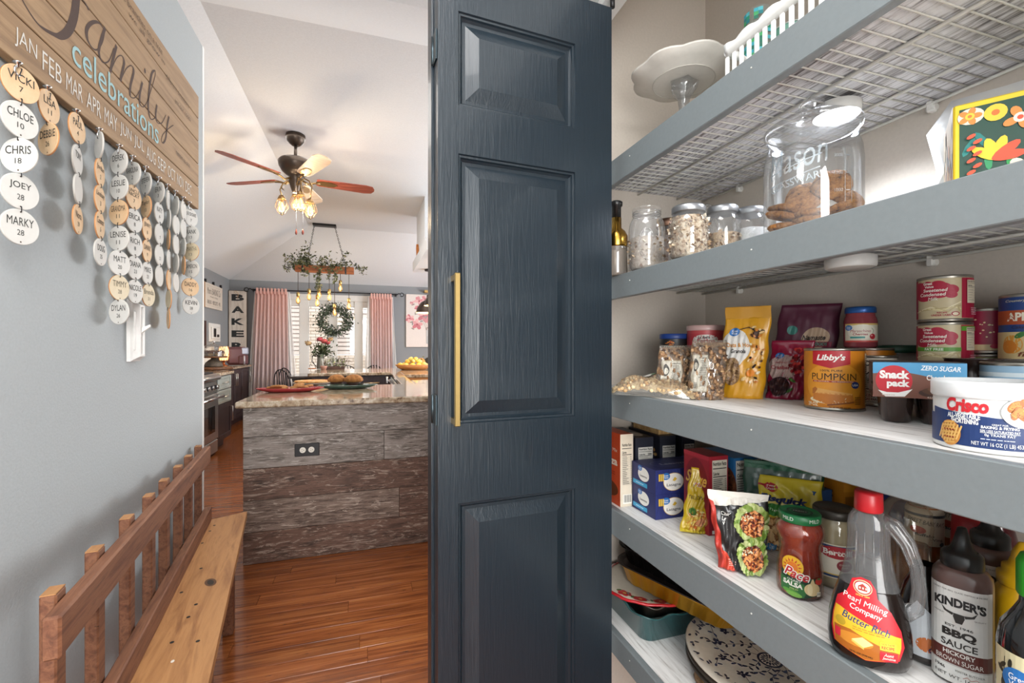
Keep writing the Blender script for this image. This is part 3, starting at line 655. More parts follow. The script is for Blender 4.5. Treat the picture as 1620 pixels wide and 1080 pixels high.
m.build('twigs', pb)
ux3, uy3 = atT(512, 6.0)
o = lathe_thing('pink_clay_pot', 'small pink clay pot beside the wooden planter', 'pot', ux3, uy3, CT, [(.03, 0), (.043, .04), (.046, .05), (.04, .05), (.036, .035)], col('b58a7c', .6))
ux4, uy4 = atT(494, 6.2)
ws = thing('scroll_wire_stand', 'black scrolled wire stand on small wooden base by pitcher', 'wire stand', (ux4, uy4, CT))
MB(grain('orange_wood', [], 'x')).box(-.05, .045, -.03, .03, 0, .012, b=.003).build('base', ws)
MB(blackm).tube([(.04, 0, .012), (.03, 0, .06), (.0, 0, .12), (-.005, 0, .17), (.02, 0, .2), (.035, 0, .19)], .003, 5).tube([(-.02+.015*cos(t*.5), 0, .04+.02*sin(t*.5)) for t in range(10)], .003, 5).build('scroll', ws)
wr = thing('leafy_wreath', 'round green leafy wreath hanging on the patio door post', 'wreath', (-.567, 8.93, EYE+.475), group=None)
g = random.Random(11); m = MB()
MB(leafm('5a4a38')).tube([(.22*cos(2*pi*i/24), 0, .22*sin(2*pi*i/24)) for i in range(24)], .006, 6, closed=True).build('twig_ring', wr)
P = []
for i in range(1500):
    a_ = g.random()*2*pi; rr = .225+g.gauss(0, .045)+(.05 if g.random() < .15 else 0); P.append((rr*cos(a_), -.015+g.gauss(0, .02), rr*sin(a_)))
leaves(m, P, [leafm('4e5d4e'), leafm('66745f'), leafm('3c483c'), leafm('7d8a74')], .05, 5, .55)
tag(m.build('leaves', wr, clean=False), kind='stuff')
# lemons
bx_, by_ = atT(654, 5.95)
bw = thing('dough_bowl', 'long wooden dough bowl full of lemons on island counter', 'bowl', (bx_, by_, CT), -.12)
MB(grain('bowl_wood', ['8a5a34', 'a8733f', 'bd8a55'], 'x', 5, 6, .5)).lathe([(.6, 0), (.62, .0), (.85, .03), (1.0, .07), (.96, .07), (.8, .035), (.55, .012), (.01, .01)], 32, sx=.235, sy=.12, cap='bottom').build('bowl_shell', bw)
g = random.Random(6); lm = [col('e3b94e', .4, bmp=.2, bs=200, sub=.05), col('ddc06a', .4, bmp=.2, bs=200), col('e8c85c', .4)]
LP = [(-.165, 0, .075), (-.09, -.03, .075), (-.01, -.04, .075), (.07, -.03, .075), (.15, -.01, .075), (-.11, .04, .08), (-.02, .04, .08), (.07, .045, .08), (.14, .04, .08), (-.075, 0, .12), (.0, -.005, .125), (.075, .0, .12), (.03, .01, .15), (-.03, .02, .15)]
for i, (x, y, z) in enumerate(LP):
    m = MB(lm[i % 3]); m.lathe([(.002, -.045), (.008, -.04), (.022, -.028), (.031, -.01), (.031, .01), (.022, .028), (.008, .039), (.002, .042)], 14)
    o = m.build('lemon'); c_, s_ = cos(-.12), sin(-.12); o.location = (bx_+x*c_-y*s_, by_+x*s_+y*c_, CT+z-.012); o.rotation_euler = (g.random()*.6+1.3, g.random(), g.random()*3)
    tag(o, 'lemon %s of the heap in the wooden dough bowl' % ('at the far left end', 'second from left in front', 'at the front centre', 'right of centre in front', 'at the far right end', 'at the back left', 'at the back just left of centre', 'at the back right of centre', 'at the back right end', 'upper left', 'upper middle', 'upper right', 'at the very top right', 'at the very top left')[i], 'lemon', 'lemons in the dough bowl')
m = MB(); leaves(m, [(g.uniform(-.05, .15), 0, g.uniform(.13, .17)) for _ in range(9)], [leafm('7d8438')], .04, 2); o = m.build('lemon_leaves', clean=False); o.location = (bx_, by_, CT); tag(o, 'few green lemon leaves tucked among the lemons', 'leaves')
for u, h, R, nm, lb in ((666, .145, .055, 'e', 'round light wood cutting board propped behind the lemons'), (678, .15, .06, 'k', 'round black cutting board propped behind the lemons')):
    x, y = atT(u, 6.35 if nm == 'e' else 6.42); t = thing('cutting_board', lb, 'cutting board', (x, y, CT), -.1)
    mt = grain('board_wood', ['b58a52', 'c79c60', 'd0a86e'], 'z', 6, 6, .5) if nm == 'e' else blackm
    MB(mt).prism([(R*1.15*cos(2*pi*i/28), .075+R*1.3*sin(2*pi*i/28)) for i in range(28)], -.008, .008, 'xz').build('board', t)
    MB(blackm).box(-.03, .03, -.03, .03, 0, .01, b=.002).box(-.03, .03, .012, .02, 0, .05).build('easel', t)
    if nm == 'e': a = Art(flatmap(.008)); a.stroke([(-.01, .1), (.0, .14), (.01, .09), (.005, .06)], .006, '3a2a1c'); a.ell(-.01, .12, .012, .006, '3a2a1c', 8, .8).ell(.012, .125, .012, .006, '3a2a1c', 8, -.6); a.build('burned_sprig', t)
# ================================================================ PLATTERS ON THE ISLAND
def platter(name, label, u, v, z, rx, ry, mat, rz, wav=.05, rim=None):
    p = onZ(u, v, z); t = thing(name, label, 'platter', (p.x, p.y, z), rz)
    f = lambda a, zz: 1+(wav*.5*cos(16*a) if zz > .012 else 0)
    MB(mat).lathe([(.62, 0), (.7, .004), (.86, .012), (1, .026), (.985, .029), (.84, .016), (.66, .009), (.01, .008)], 64, sx=rx, sy=ry, cap='bottom', fn=f).build('dish', t); return t, p
redm = col('a8363a', .25, coat=.5); grn = col('3f564c', .25, coat=.5)
t, p = platter('red_platter', 'long scalloped red platter with cookies on island', 459, 619.5, CT, .21, .085, redm, -.02)
g = random.Random(8); ck = blotch('cookie', ['7a4a26', 'a46f3e', 'c08c55', '5a3218'], 60, .85, .5)
for i, (dx, dy, dz) in enumerate(((-.11, .0, 0), (-.05, .02, .004), (-.08, -.03, .012), (.03, .01, .0), (.08, -.01, .004), (.05, .02, .016), (.11, .02, .008))):
    o = MB(ck).lathe([(.001, 0), (.033, 0), (.037, .006), (.03, .013), (.012, .016), (.001, .016)], 16, fn=lambda a, z, i=i: 1+.06*sin(3*a+i)).build('iced_cookie'); o.location = (p.x+dx, p.y+dy, CT+.02+dz); o.rotation_euler = (g.uniform(-.25, .25), g.uniform(-.25, .25), g.random()*6)
    tag(o, 'brown cookie ' + ('at the left end of the red platter', 'lying low left of centre on the red platter', 'on top of the left pile on the red platter', 'right of centre at the front of red platter', 'near the front right end of the red platter', 'on top of the right pile on the red platter', 'at the far right end of the red platter')[i], 'cookie', 'cookies on the red platter')
t, p = platter('green_platter', 'long scalloped dark green platter holding two muffins', 550, 614.5, CT, .205, .085, grn, -.02)
for i, (u, tt, lb) in enumerate(((532.5, 3.42, 'tall muffin at the left end of the green platter'), (559.5, 3.42, 'wide muffin at the right end of the green platter'))):
    x, y = atT(u, tt); k = 1 if i == 0 else 1.1; m = thing('muffin', lb, 'muffin', (x, y, CT+.0085))
    MB(col('3a2418', .8)).lathe([(.036*k, 0), (.046*k, .035)], 24, fn=lambda a, z: 1+.03*cos(24*a)).build('paper_case', m)
    q = MB(blotch('muffin_crust', ['6f4420', 'a86f38', 'c48c50'], 45, .85, .8)); g = random.Random(i)
    q.lathe([(.05*k, .032), (.062*k, .042), (.06*k, .058), (.045*k, .075), (.02*k, .086), (.001, .088)], 26, fn=lambda a, z: 1+.04*sin(5*a+z*90)+.03*sin(9*a+2)); q.build('crust', m)
    q = MB(col('4a2a14', .8))
    for j in range(7): a_ = g.random()*6.28; rr = .035*g.random()+.01; q.blob((rr*cos(a_)*k, rr*sin(a_)*k, .083-rr*.35), .005, n=6, m=4)
    q.build('chocolate_chips', m)
p = onZ(495, 609, CT); t = thing('pizza_plate', 'grey rimmed plate of pizza at the back of island counter', 'plate', (p.x, p.y, CT))
MB(col('8e8680', .3)).lathe([(.6, 0), (.85, .01), (1, .02), (.98, .023), (.8, .013), (.01, .009)], 40, sx=.15, sy=.12, cap='bottom').build('dish', t)
q = tag(MB(blotch('pizza_top', ['b8472c', 'c9803c', 'dcb070', 'e3cfa6'], 28, .7, .4)).lathe([(.9, 0), (.95, .008), (.9, .016), (.8, .012), (.01, .012)], 32, sx=.145, sy=.115, cap='bottom').build('flat_pizza'), 'flat golden pizza with red topping on grey plate', 'pizza'); q.location = (p.x, p.y, CT+.022)
# ================================================================ CEILING FAN
FX, FY = -.593, 4.366
fan = thing('ceiling_fan', 'bronze five-blade ceiling fan with caged bulbs under vaulted ceiling', 'ceiling fan', (FX, FY, 0))
brz = col('4a4038', .35, .75); gold = col('8f7550', .35, .85)
MB(brz).lathe([(.078, 3.068), (.08, 3.05), (.07, 3.01), (.045, 2.985), (.03, 2.975)], 28).lathe([(.014, 2.85), (.014, 2.98)], 12).build('canopy_and_rod', fan)
MB(brz).lathe([(.03, 2.87), (.125, 2.845), (.14, 2.825), (.135, 2.79), (.11, 2.745), (.075, 2.715), (.05, 2.70), (.055, 2.66), (.045, 2.62), (.03, 2.575), (.02, 2.56)], 32).build('motor_housing', fan)
redw = grain('cherry_blade', ['6e2f25', '8c4436', 'a05848'], 'x', 4, 10, .35); palew = grain('pale_blade', ['b39a86', 'cbb6a2', 'dac8b6'], 'x', 4, 10, .35)
HZ = EYE+1.46
for k in range(5):
    a = radians(8+72*k); b = MB(palew if k in (1, 4) else redw); b.x = Matrix.Rotation(a, 4, 'Z') @ Matrix.Translation((0, 0, HZ)) @ Matrix.Rotation(radians(-12), 4, 'X')
    P = [(.17, -.045), (.19, -.055), (.58, -.07), (.645, -.055), (.665, -.015), (.665, .015), (.645, .055), (.58, .07), (.19, .055), (.17, .045)]
    b.prism(P, -.003, .003); bl = b.build('blade', fan)
    i = MB(gold); i.x = b.x; i.prism([(.16+.09*(1+cos(t*pi/8)), .038*sin(t*pi/8)) for t in range(16)], -.009, -.003); i.tube([(.05, 0, .0), (.1, 0, -.03), (.15, 0, -.012), (.2, 0, -.007)], .009, 8); i.build('blade_iron', bl)
bulbg = glass('ffe9c4', .04, .04, name='amber_bulb_glass'); fil = col('ffb861', .5, emit=9)
LK = ((445.7, 325, 3.93), (475.6, 319, 3.80), (490.8, 331, 3.85), (468, 319.7, 4.1))
for u, v, tt in LK:
    x, y = atT(u, tt); z = EYE+(548-v)/720*tt; x -= FX; y -= FY; r_ = hypot(x, y)
    arm = MB(gold).tube([(x*.12/r_*.3, y*.12/r_*.3, 2.62), (x*.6, y*.6, 2.66), (x*.95, y*.95, 2.62), (x*1.12, y*1.12, 2.57), (x, y, z+.085)], .006, 6); arm = arm.build('lamp_arm', fan)
    m = MB(gold); leaves(m, [(x*.95, y*.95, 2.6), (x*1.1, y*1.1, 2.6), (x*.8, y*.8, 2.6)], [gold], .05, int(u)); m.build('leaf_ornament', arm)
    s = MB(gold); s.x = Matrix.Translation((x, y, z)); s.lathe([(.006, .09), (.02, .085), (.032, .06), (.034, .05)], 16); s.build('socket_cap', arm)
    c = MB(gold); c.x = s.x
    for k in range(8): c.tube([(.034*cos(k*pi/4), .034*sin(k*pi/4), .05)]+[((.034+.018*sin(pi*j/7))*cos(k*pi/4)*(1-j/7*.35*(j > 4)), (.034+.018*sin(pi*j/7))*sin(k*pi/4)*(1-j/7*.35*(j > 4)), .05-.13*j/7) for j in range(7)]+[(0, 0, -.085)], .0016, 4)
    c.build('wire_cage', arm)
    g_ = MB(bulbg); g_.x = s.x; g_.lathe([(.012, .05), (.018, .02), (.027, -.01), (.024, -.04), (.01, -.056), (.001, -.058)], 14, cap=False); g_.build('glass_bulb', arm)
    f_ = MB(fil); f_.x = s.x; f_.lathe([(.003, .03), (.014, .01), (.016, -.02), (.004, -.042)], 10); f_.build('filament', arm)
    l = bpy.data.lights.new('fan_bulb_light', 'POINT'); l.energy = FANW; l.color = (1, .93, .84); l.shadow_soft_size = .03; o = bpy.data.objects.new('fan_bulb_light', l); COL.objects.link(o); o.parent = fan; o.location = (x, y, z-.02)
for u in (468.5, 479):
    x, y = atT(u, 3.85); x -= FX; y -= FY; q = MB(chrome).tube([(x, y, 2.58), (x, y, 2.21)], .0012, 5); q = q.build('pull_chain', fan)
    d = MB(grain('cherry_blade', [], 'x')); d.x = Matrix.Translation((x, y, 2.17)); d.lathe([(.002, .045), (.006, .03), (.010, .01), (.004, -.005)], 10); d.build('wooden_fob', q)
# ================================================================ CHANDELIER
CY = 7.44
chn = thing('beam_chandelier', 'rustic wooden beam chandelier with hanging bulbs and greenery', 'chandelier', (-.60, CY, 0))
X = lambda u, v=450: onY(u, v, CY).x+.60
Z = lambda u, v: onY(u, v, CY).z
bz0, bz1 = EYE+1.115, EYE+1.215
MB(blackm).box(X(495), X(532), -.06, .06, 3.04, 3.07, b=.004).build('ceiling_plate', chn)
MB(grain('beam_wood', ['7a3f1e', '9c5629', 'b46c38'], 'x', 4, 7, .55)).box(X(467), X(560), -.05, .05, bz0, bz1, b=.004).build('wooden_beam', chn)
for u in (479, 547): MB(blackm).box(X(u)-.012, X(u)+.012, -.053, .053, bz0-.003, bz1+.003).build('iron_strap', chn)
for a_, b_ in ((497, 485), (530, 547)):
    xa, xb = X(a_), X(b_); m = MB(blackm); n = 22
    for i in range(n):
        k = (i+.5)/n; c = Vector((xa+(xb-xa)*k, 0, 3.04+(bz1-3.04)*k)); d = Vector((xb-xa, 0, bz1-3.04)).normalized(); s = Vector((0, 1, 0)) if i % 2 else d.cross(Vector((0, 1, 0)))
        m.tube([c+d*.019*cos(t*pi/4)+s*.009*sin(t*pi/4) for t in range(8)], .0028, 4, closed=True)
    tag(m.build('chain', chn), kind='stuff')
for u, v in ((471.5, 475), (489, 469.4), (505, 466), (502, 479), (521, 470), (538.5, 456), (529.4, 493.7), (552, 484)):
    x, z = X(u, v), Z(u, v)
    c = MB(brz).tube([(x, 0, bz0), (x, 0, z+.1)], .004, 5).build('cord', chn)
    s = MB(brass); s.x = Matrix.Translation((x, 0, z)); s.lathe([(.006, .125), (.02, .12), (.023, .115), (.023, .06), (.018, .055)], 16); s.build('socket', c)
    g_ = MB(bulbg); g_.x = s.x; g_.lathe([(.015, .058), (.022, .03), (.033, 0), (.030, -.03), (.015, -.05), (.001, -.055)], 16, cap=False); g_.build('glass_bulb', c)
    f_ = MB(fil); f_.x = s.x; f_.lathe([(.004, .04), (.012, .015), (.013, -.015), (.003, -.035)], 10); f_.build('filament', c)
l = bpy.data.lights.new('chandelier_light', 'POINT'); l.energy = 12; l.color = (1, .8, .55); l.shadow_soft_size = .25; o = bpy.data.objects.new('chandelier_light', l); COL.objects.link(o); o.parent = chn; o.location = (.0, -.02, EYE+.72)
g = random.Random(21); P = []; st = MB(leafm('5f5446'))
for cx, w_, n_, up in ((476, .13, 330, .10), (485, .08, 150, .15), (512, .13, 260, .09), (527, .06, 110, .05), (540, .08, 80, .10), (551, .08, 60, .08)):
    for _ in range(n_): P.append((X(cx)+g.gauss(0, w_*.55), g.gauss(0, .05), bz1+abs(g.gauss(0, up))-.05))
for cx, z_, n_ in ((504, .33, 120), (521, .16, 50), (531, .20, 60), (483, .12, 40)):
    for _ in range(n_): k = g.random(); P.append((X(cx)+g.gauss(0, .018), -.06+g.gauss(0, .015), bz1-.05-k*z_))
for s, xe, n_ in ((-1, X(449), 7), (1, X(577), 5)):
    for i in range(n_):
        x0 = X(470) if s < 0 else X(555); dz = g.uniform(-.1, .18) if s < 0 else g.uniform(-.12, .04); pts = [(x0+(xe-x0)*k/6, g.gauss(0, .01), bz1+dz*k/6*1.2+.04*sin(k)) for k in range(7)]
        st.tube(pts, .0018, 3)
        for q in pts[2:]: P.append(q); P.append((q[0]+.01, q[1], q[2]+.02))
for k in range(8): st.tube([(X(538), 0, bz1), (X(540+g.uniform(-2, 4)), 0, bz1+.1), (X(546+g.uniform(-4, 6)), 0, bz1+.2+g.uniform(-.04, .05))], .0018, 3) if k < 3 else None
for k in range(14): P.append((X(546)+g.gauss(0, .02), 0, bz1+.2+g.gauss(0, .03)))
st.build('vine_stems', chn)
m = MB(); leaves(m, P, [leafm('4b5536'), leafm('646e48'), leafm('3a4230'), leafm('8a8a62')], .05, 8); tag(m.build('vine_leaves', chn, clean=False), kind='stuff')
# ================================================================ FAMILY SIGN
WX = -.72
bw_ = grain('sign_board', ['7d634a', '947758', 'a58765', '8a6d50'], 'y', 3.2, 16, .7, .15, contrast=(.25, .75))
sgn = thing('family_sign', 'wooden plank family celebrations sign hung on the grey wall', 'sign', (WX, 0, 0))
SX = .030; Y0, Y1 = 1.10, 2.278; Z0, Z1 = 1.808, 2.296; PHt = (Z1-Z0)/5
for i in range(5): MB(bw_).box(.008, SX, Y0, Y1, Z0+i*PHt+.0015, Z0+(i+1)*PHt-.0015, b=.0015).build('plank', sgn)
for y in (1.25, 2.12): MB(bw_).box(.0, .008, y-.03, y+.03, Z0+.02, Z1-.02).build('batten', sgn)
A = Art(lambda x, y, e: (SX+.0003+e, x, y), rough=.8)
def SY(u, v): p = onX(u, v, WX+SX); return (p.y, p.z)
def K(*uv): return [SY(u, v) for u, v in uv]
def smooth(P, n=6):
    P = [P[0]]+list(P)+[P[-1]]; out = []
    for i in range(1, len(P)-2):
        for k in range(n):
            t = k/n; out.append(tuple(.5*(2*P[i][j]+(P[i+1][j]-P[i-1][j])*t+(2*P[i-1][j]-5*P[i][j]+4*P[i+1][j]-P[i+2][j])*t*t+(3*P[i][j]-P[i-1][j]-3*P[i+1][j]+P[i+2][j])*t**3) for j in (0, 1)))
    return out+[P[-2]]
def pen(pts, c, w0=.004, w1=.016):
    P = smooth(pts); V = []; F = []; m = len(P)
    for i in range(m):
        a, b = P[max(i-1, 0)], P[min(i+1, m-1)]; d = Vector((b[0]-a[0], b[1]-a[1])); d = d.normalized() if d.length > 0 else Vector((1, 0))
        n = Vector((-d.y, d.x)); w = (w0+(w1-w0)*max(0, -d.y)**1.5)/2; V += [(P[i][0]+n.x*w, P[i][1]+n.y*w), (P[i][0]-n.x*w, P[i][1]-n.y*w)]
    for i in range(m-1): F += [(2*i, 2*i+1, 2*i+3), (2*i, 2*i+3, 2*i+2)]
    A.tris(V, F, c)
brn = '4c3a33'
pen(K((122, -40), (121, -10), (117, 25), (108, 48), (95, 57), (80, 52), (62, 40), (48, 22), (35, 0), (28, -14)), brn, .004, .03)
pen(K((104, -30), (112, -18), (124, -6), (134, 4), (140, 16)), brn, .003, .012)
pen(K((165, 48), (156, 36), (145, 36), (137, 46), (138, 62), (146, 76), (154, 78), (162, 66), (166, 46)), brn, .004, .014)
pen(K((166, 44), (160, 62), (156, 82), (162, 98), (172, 96), (180, 76)), brn, .004, .012)
pen(K((184, 72), (178, 96), (174, 114)), brn, .003, .012); pen(K((175, 112), (184, 92), (192, 88), (196, 98), (193, 114), (190, 128)), brn, .003, .012)
pen(K((191, 126), (200, 108), (208, 104), (211, 114), (206, 136), (206, 152), (214, 154), (222, 140)), brn, .003, .012)
pen(K((225, 130), (221, 148), (221, 164), (227, 169), (233, 160)), brn, .003, .011); A.ell(*SY(229, 112), .006, .008, brn)
pen(K((233, 160), (240, 138), (245, 120), (245, 112), (240, 116), (236, 140), (234, 168), (238, 188), (246, 186)), brn, .003, .011)
pen(K((248, 166), (246, 182), (249, 194), (256, 194), (262, 182)), brn, .003, .01); pen(K((267, 184), (264, 200), (262, 218), (258, 226), (255, 222), (258, 212), (268, 202), (274, 198)), brn, .003, .01)
def along(s, u0, v0, u1, v1, hpx, c, bold=.0, shear=0, caps=True):
    a, b = SY(u0, v0), SY(u1, v1); L = hypot(b[0]-a[0], b[1]-a[1]); A.text(s, (a[0]+b[0])/2, (a[1]+b[1])/2, L, hpx, c, bold, shear)
zc = Z0+PHt*.5
for i, mth in enumerate('JAN FEB MAR APR MAY JUN JUL AUG SEP OCT NOV DEC'.split()): A.text(mth, 1.235+i*.0838, Z0+.052, .066, .042, 'd9d5cd', -.005)
ca, cb = SY(113, 98), SY(250, 236); A.text('celebrations', (ca[0]+cb[0])/2, Z0+PHt*1.5, cb[0]-ca[0], .07, '9fc3c6', .0)
for (yy, zz, ww, s) in ((1.76, Z1-.035, .30, 'like branches on a tree'), (1.80, Z1-.065, .26, 'we all grow in'), (2.05, Z1-.10, .22, 'different directions'), (2.1, Z1-.15, .16, 'yet our roots'), (2.1, Z0+.15, .14, 'remain as one')): A.text(s, yy, zz, ww, .02, '5a4638', -.01)
A.build('painted_lettering', sgn)
m = MB(blackm)
for i in range(5):
    for y in (1.19, 1.22): m.box(SX-.001, SX+.002, y-.003, y+.003, Z0+(i+.5)*PHt-.003, Z0+(i+.5)*PHt+.003)
# discs
W_, N_, T_ = 'd3d1cb', 'dcb98f', 'd3c3a4'
DX = WX+.035
cols = (('January', 28, 92, ((32, 133, 62, 'N', 'VICKI', '7'), (31, 190, 61, 'W', 'CHLOE', '10'), (30.5, 246, 60, 'W', 'CHRIS', '18'), (31, 303, 62, 'W', 'JOEY', '28'), (31, 359, 62, 'W', 'MARKY', '28'))),
 ('February', 75, 135, ((77, 169, 34, 'N', 'LISA', '11'), (77, 220, 33, 'N', 'DEBBIE', '26'))),
 ('March', 121, 172, ((121.5, 203, 27, 'N', 'PAUL', '4'), (122, 253, 15, 'W', 'TONY', ''), (123, 299, 13, 'W', '', ''), (122.5, 347, 16, 'N', 'Nora', '29'))),
 ('April', 157, 202, ((157, 230, 14, 'W', '', ''), (157.5, 273, 14, 'N', 'Jordan', '2'), (157.5, 315, 16, 'N', 'Lindsay', '3'), (157.5, 356, 15, 'N', 'Connor', '5'), (158.5, 399, 20, 'W', 'DOUG', '25'))),
 ('May', 189, 232, ((188.5, 256, 27, 'W', 'DEREK', '6'), (188.5, 296, 28, 'W', 'LESLIE', '10'), (188, 336, 30, 'N', 'GRANDMA', '11'), (188, 377, 33, 'W', 'LENISE', '11'), (188.5, 416, 35, 'W', 'MATT', '20'), (188.5, 455, 32, 'T', 'TIMMY', '28'), (188.5, 493, 31, 'W', 'DYLAN', '26'))),
 ('June', 210, 248, ((210.5, 275, 24, 'W', 'KAROLINA', '2'), (211, 312, 25, 'N', 'UNCLE|NICKY', '7'), (212, 349, 26, 'W', 'ERICA', '8'), (212.5, 387, 26, 'W', 'RICH', '8'), (213, 423.5, 25, 'W', 'DIANA', '23'), (213, 461, 26, 'W', 'NICOLE', '19'))),
 ('July', 231, 266, ((231.5, 290.5, 16, 'W', 'STEVEN', '7'), (231.5, 327, 16, 'N', 'Taylor', '10'), (232, 362, 15, 'N', 'JENNY', '8'), (232, 397, 15, 'N', 'DANNY', '9'), (232.5, 432, 17, 'W', 'MIKE', '23'), (234.5, 467, 20, 'T', 'Brenda', '31'))),
 ('August', 251.5, 282, ((251.5, 304.5, 17, 'W', 'ERIN', '3'), (251.5, 337, 15, 'W', 'KATY', '6'), (252, 370.5, 13, 'W', '', '7'), (252, 403.5, 13, 'W', '', '23'), (252, 436.5, 12, 'W', '', ''))),
 ('September', 265.5, 294, ((266, 317, 5, 'W', '', ''), (267, 347, 6, 'W', '', ''), (266.5, 379, 4.5, 'N', '', ''), (267, 411, 5, 'W', '', ''), (267, 443, 6.5, 'N', '', ''), (267, 473, 8.5, 'T', '', ''), (266.5, 504, 4.5, 'N', '', ''))),
 ('October', 278, 305, ((278, 325.5, 10, 'W', '', ''), (278.5, 356, 11, 'W', '', ''), (278.5, 387, 9.5, 'W', '', ''), (278.5, 416.5, 9, 'W', '', ''), (278.5, 447, 8.5, 'W', '', ''))),
 ('November', 290, 315, ((290, 333, 9, 'W', '', ''), (290, 362, 9, 'W', '', ''), (290, 390.5, 7, 'W', '', ''), (290.5, 420, 4.5, 'N', '', ''))),
 ('December', 299.5, 324, ((301.5, 344, 22, 'W', 'JESSIE', '7'), (302, 371, 26, 'W', 'FRANK', '13'), (302, 398, 26, 'T', 'SAMANTHA', '13'), (302.5, 425.5, 26, 'W', 'CAMERON', '15'), (301, 454, 27, 'N', 'DADDY', '16'), (302, 483, 27, 'W', 'KEVIN', '28'))))
ordn = ('topmost', 'second', 'third', 'fourth', 'fifth', 'sixth', 'seventh'); cn = {'W': 'white', 'N': 'natural wood', 'T': 'tan'}
DM = {'W': col(W_, .6, bs=40), 'N': blotch('natural_disc', ['d2ab80', 'dcba92', 'e2c6a0'], 12, .6), 'T': blotch('tan_disc', ['c8b795', 'd6c7a8', 'dccfb4'], 12, .6)}
edge = col('c98d5a', .6); edw = col('c9c6bf', .6); wire = col('3a3a3c', .35, .9); cream = col('d8d6d0', .4)
R0 = .0365
for mi, (mon, hu, hv, ds) in enumerate(cols):
    p = onX(hu, hv, DX); hk = thing('wall_hook', 'small silver cup hook under %s on the family sign' % mon, 'hook', (p.x, p.y, Z0))
    MB(chrome).lathe([(.003, 0), (.008, -.002), (.008, -.004), (.003, -.006), (.003, -.012)], 12).build('screw_collar', hk)
    MB(chrome).tube([(0, .009*sin(a)*-1, -.021+.009*cos(a)) for a in (0, .6, 1.2, 1.8, 2.4, 3.0, 3.6, 4.2)], .0022, 6).build('curl', hk)
    prev = (p.x, p.y, Z0-.03)
    for i, (u, v, wpx, c, nm, num) in enumerate(ds):
        q = onX(u, v, DX); aj = ray(u); tq = DX/aj[0]
        full = R0*2; best = None
        for k in range(-88, 89, 2):
            a_ = radians(k); dx, dy = sin(a_)*R0, cos(a_)*R0
            def pu(x, y): t = CS*x+CC*y; return 810+720*(CC*x-CS*y)/t
            e = abs(abs(pu(q.x+dx, q.y+dy)-pu(q.x-dx, q.y-dy))-wpx)+abs(k)*.002+(3 if (k > 0) != (mon in ('September', 'March', 'April') and i in (0, 4, 5) and mon == 'September') and False else 0)
            if best is None or e < best[0]: best = (e, a_)
        a_ = best[1]
        # face towards the viewer: local -Y front; local X along (sin a, cos a)
        rz = atan2(cos(a_), sin(a_)); 
        fx, fy = sin(rz), -cos(rz)
        if fx*(-q.x)+fy*(-q.y) < 0: rz += pi
        d = thing('name_disc', '%s disc, %s on the string under %s' % (cn[c], ordn[i], mon), 'name disc', (q.x, q.y, q.z), rz, 'birthday discs on the family sign')
        b = MB(DM[c]); b.x = Matrix.Rotation(pi/2, 4, 'X'); b.lathe([(R0-.001, -.002), (R0, -.0015)], 36, cap='bottom'); b.lathe([(R0, -.0015), (R0, .0015)], 36, mat=edge if c != 'W' else edw, cap=False); b.lathe([(R0, .0015), (R0-.001, .002)], 36, cap='top'); b.build('disc', d)
        if nm or num:
            a = Art(flatmap(.002, .0003), rough=.8); ink = '33322f' if c != 'T' else '6d675a'
            L = nm.split('|'); h = .017 if len(L) == 1 else .0105
            if nm:
                for j, s in enumerate(L): a.text(s, .0, .011-(j-(len(L)-1)/2)*.012+(.002 if len(L) > 1 else 0), min(.054, .0092*len(s)+.004), h, ink, .004)
            if num: a.text(num, 0, -.0115, .0055*len(num)+.002, .0115, ink, .0)
            a.ell(0, .031, .0016, .0016, '4a3424', 10).ell(0, -.031, .0016, .0016, '4a3424', 10)
            a.build('handwriting', d)
        top = (q.x, q.y, q.z+.031); n_ = Vector((sin(rz), -cos(rz), 0))*.004; mx_ = [(prev[k]+top[k])/2 for k in range(3)]
        lk = MB(wire).tube([Vector(prev), Vector(prev)+n_, Vector(mx_)+n_, Vector(top)+n_, Vector(top)-n_*.3], .0009, 5); lk.v = [vv-q for vv in lk.v]
        lk = lk.build('wire_link'); lk.location = q; lk.rotation_euler = (0, 0, 0); tag(lk, 'thin dark wire link above the %s %s disc under %s' % (ordn[i], cn[c], mon), 'wire link', 'wire links between the discs')
        prev = (q.x, q.y, q.z-.031)
# ================================================================ LIGHT SWITCH
pS = onX(217, 520, WX)
sw = thing('light_switch', 'white framed toggle light switch under the hanging discs', 'light switch', (WX, 0, 0))
ya, yb = onX(200, 520, WX).y, onX(233, 520, WX+.03).y; za, zb = onX(216, 571, WX).z, onX(216, 476, WX).z
m = MB(whitep); 
for k, (ins, x) in enumerate(((0, .006), (.006, .018), (.014, .022), (.02, .014))): pass
rings = [[(x, ya+i_, za+i_), (x, yb-i_, za+i_), (x, yb-i_, zb-i_), (x, ya+i_, zb-i_)] for i_, x in ((0, 0), (0, .01), (.005, .014), (.016, .03), (.022, .03), (.026, .018))]
m.loft(rings, cap='top', smooth=False); m.build('decorative_frame', sw)
yc, zm = (ya+yb)/2, (za+zb)/2
MB(col('efeee9', .4)).box(.018, .021, yc-.035, yc+.035, zm-.062, zm+.06, b=.0015).build('cover_plate', sw)
tg = MB(col('f2f1ec', .35)); tg.box(.021, .024, yc-.009, yc+.009, zm-.02, zm+.02, b=.001); tg.add([(.022, yc-.005, zm-.012), (.022, yc+.005, zm-.012), (.022, yc+.005, zm+.006), (.022, yc-.005, zm+.006), (.05, yc-.004, zm+.012), (.05, yc+.004, zm+.012), (.05, yc+.004, zm+.02), (.05, yc-.004, zm+.02)], [[0, 1, 2, 3], [4, 7, 6, 5], [0, 4, 5, 1], [1, 5, 6, 2], [2, 6, 7, 3], [3, 7, 4, 0]]); tg.build('toggle', sw)
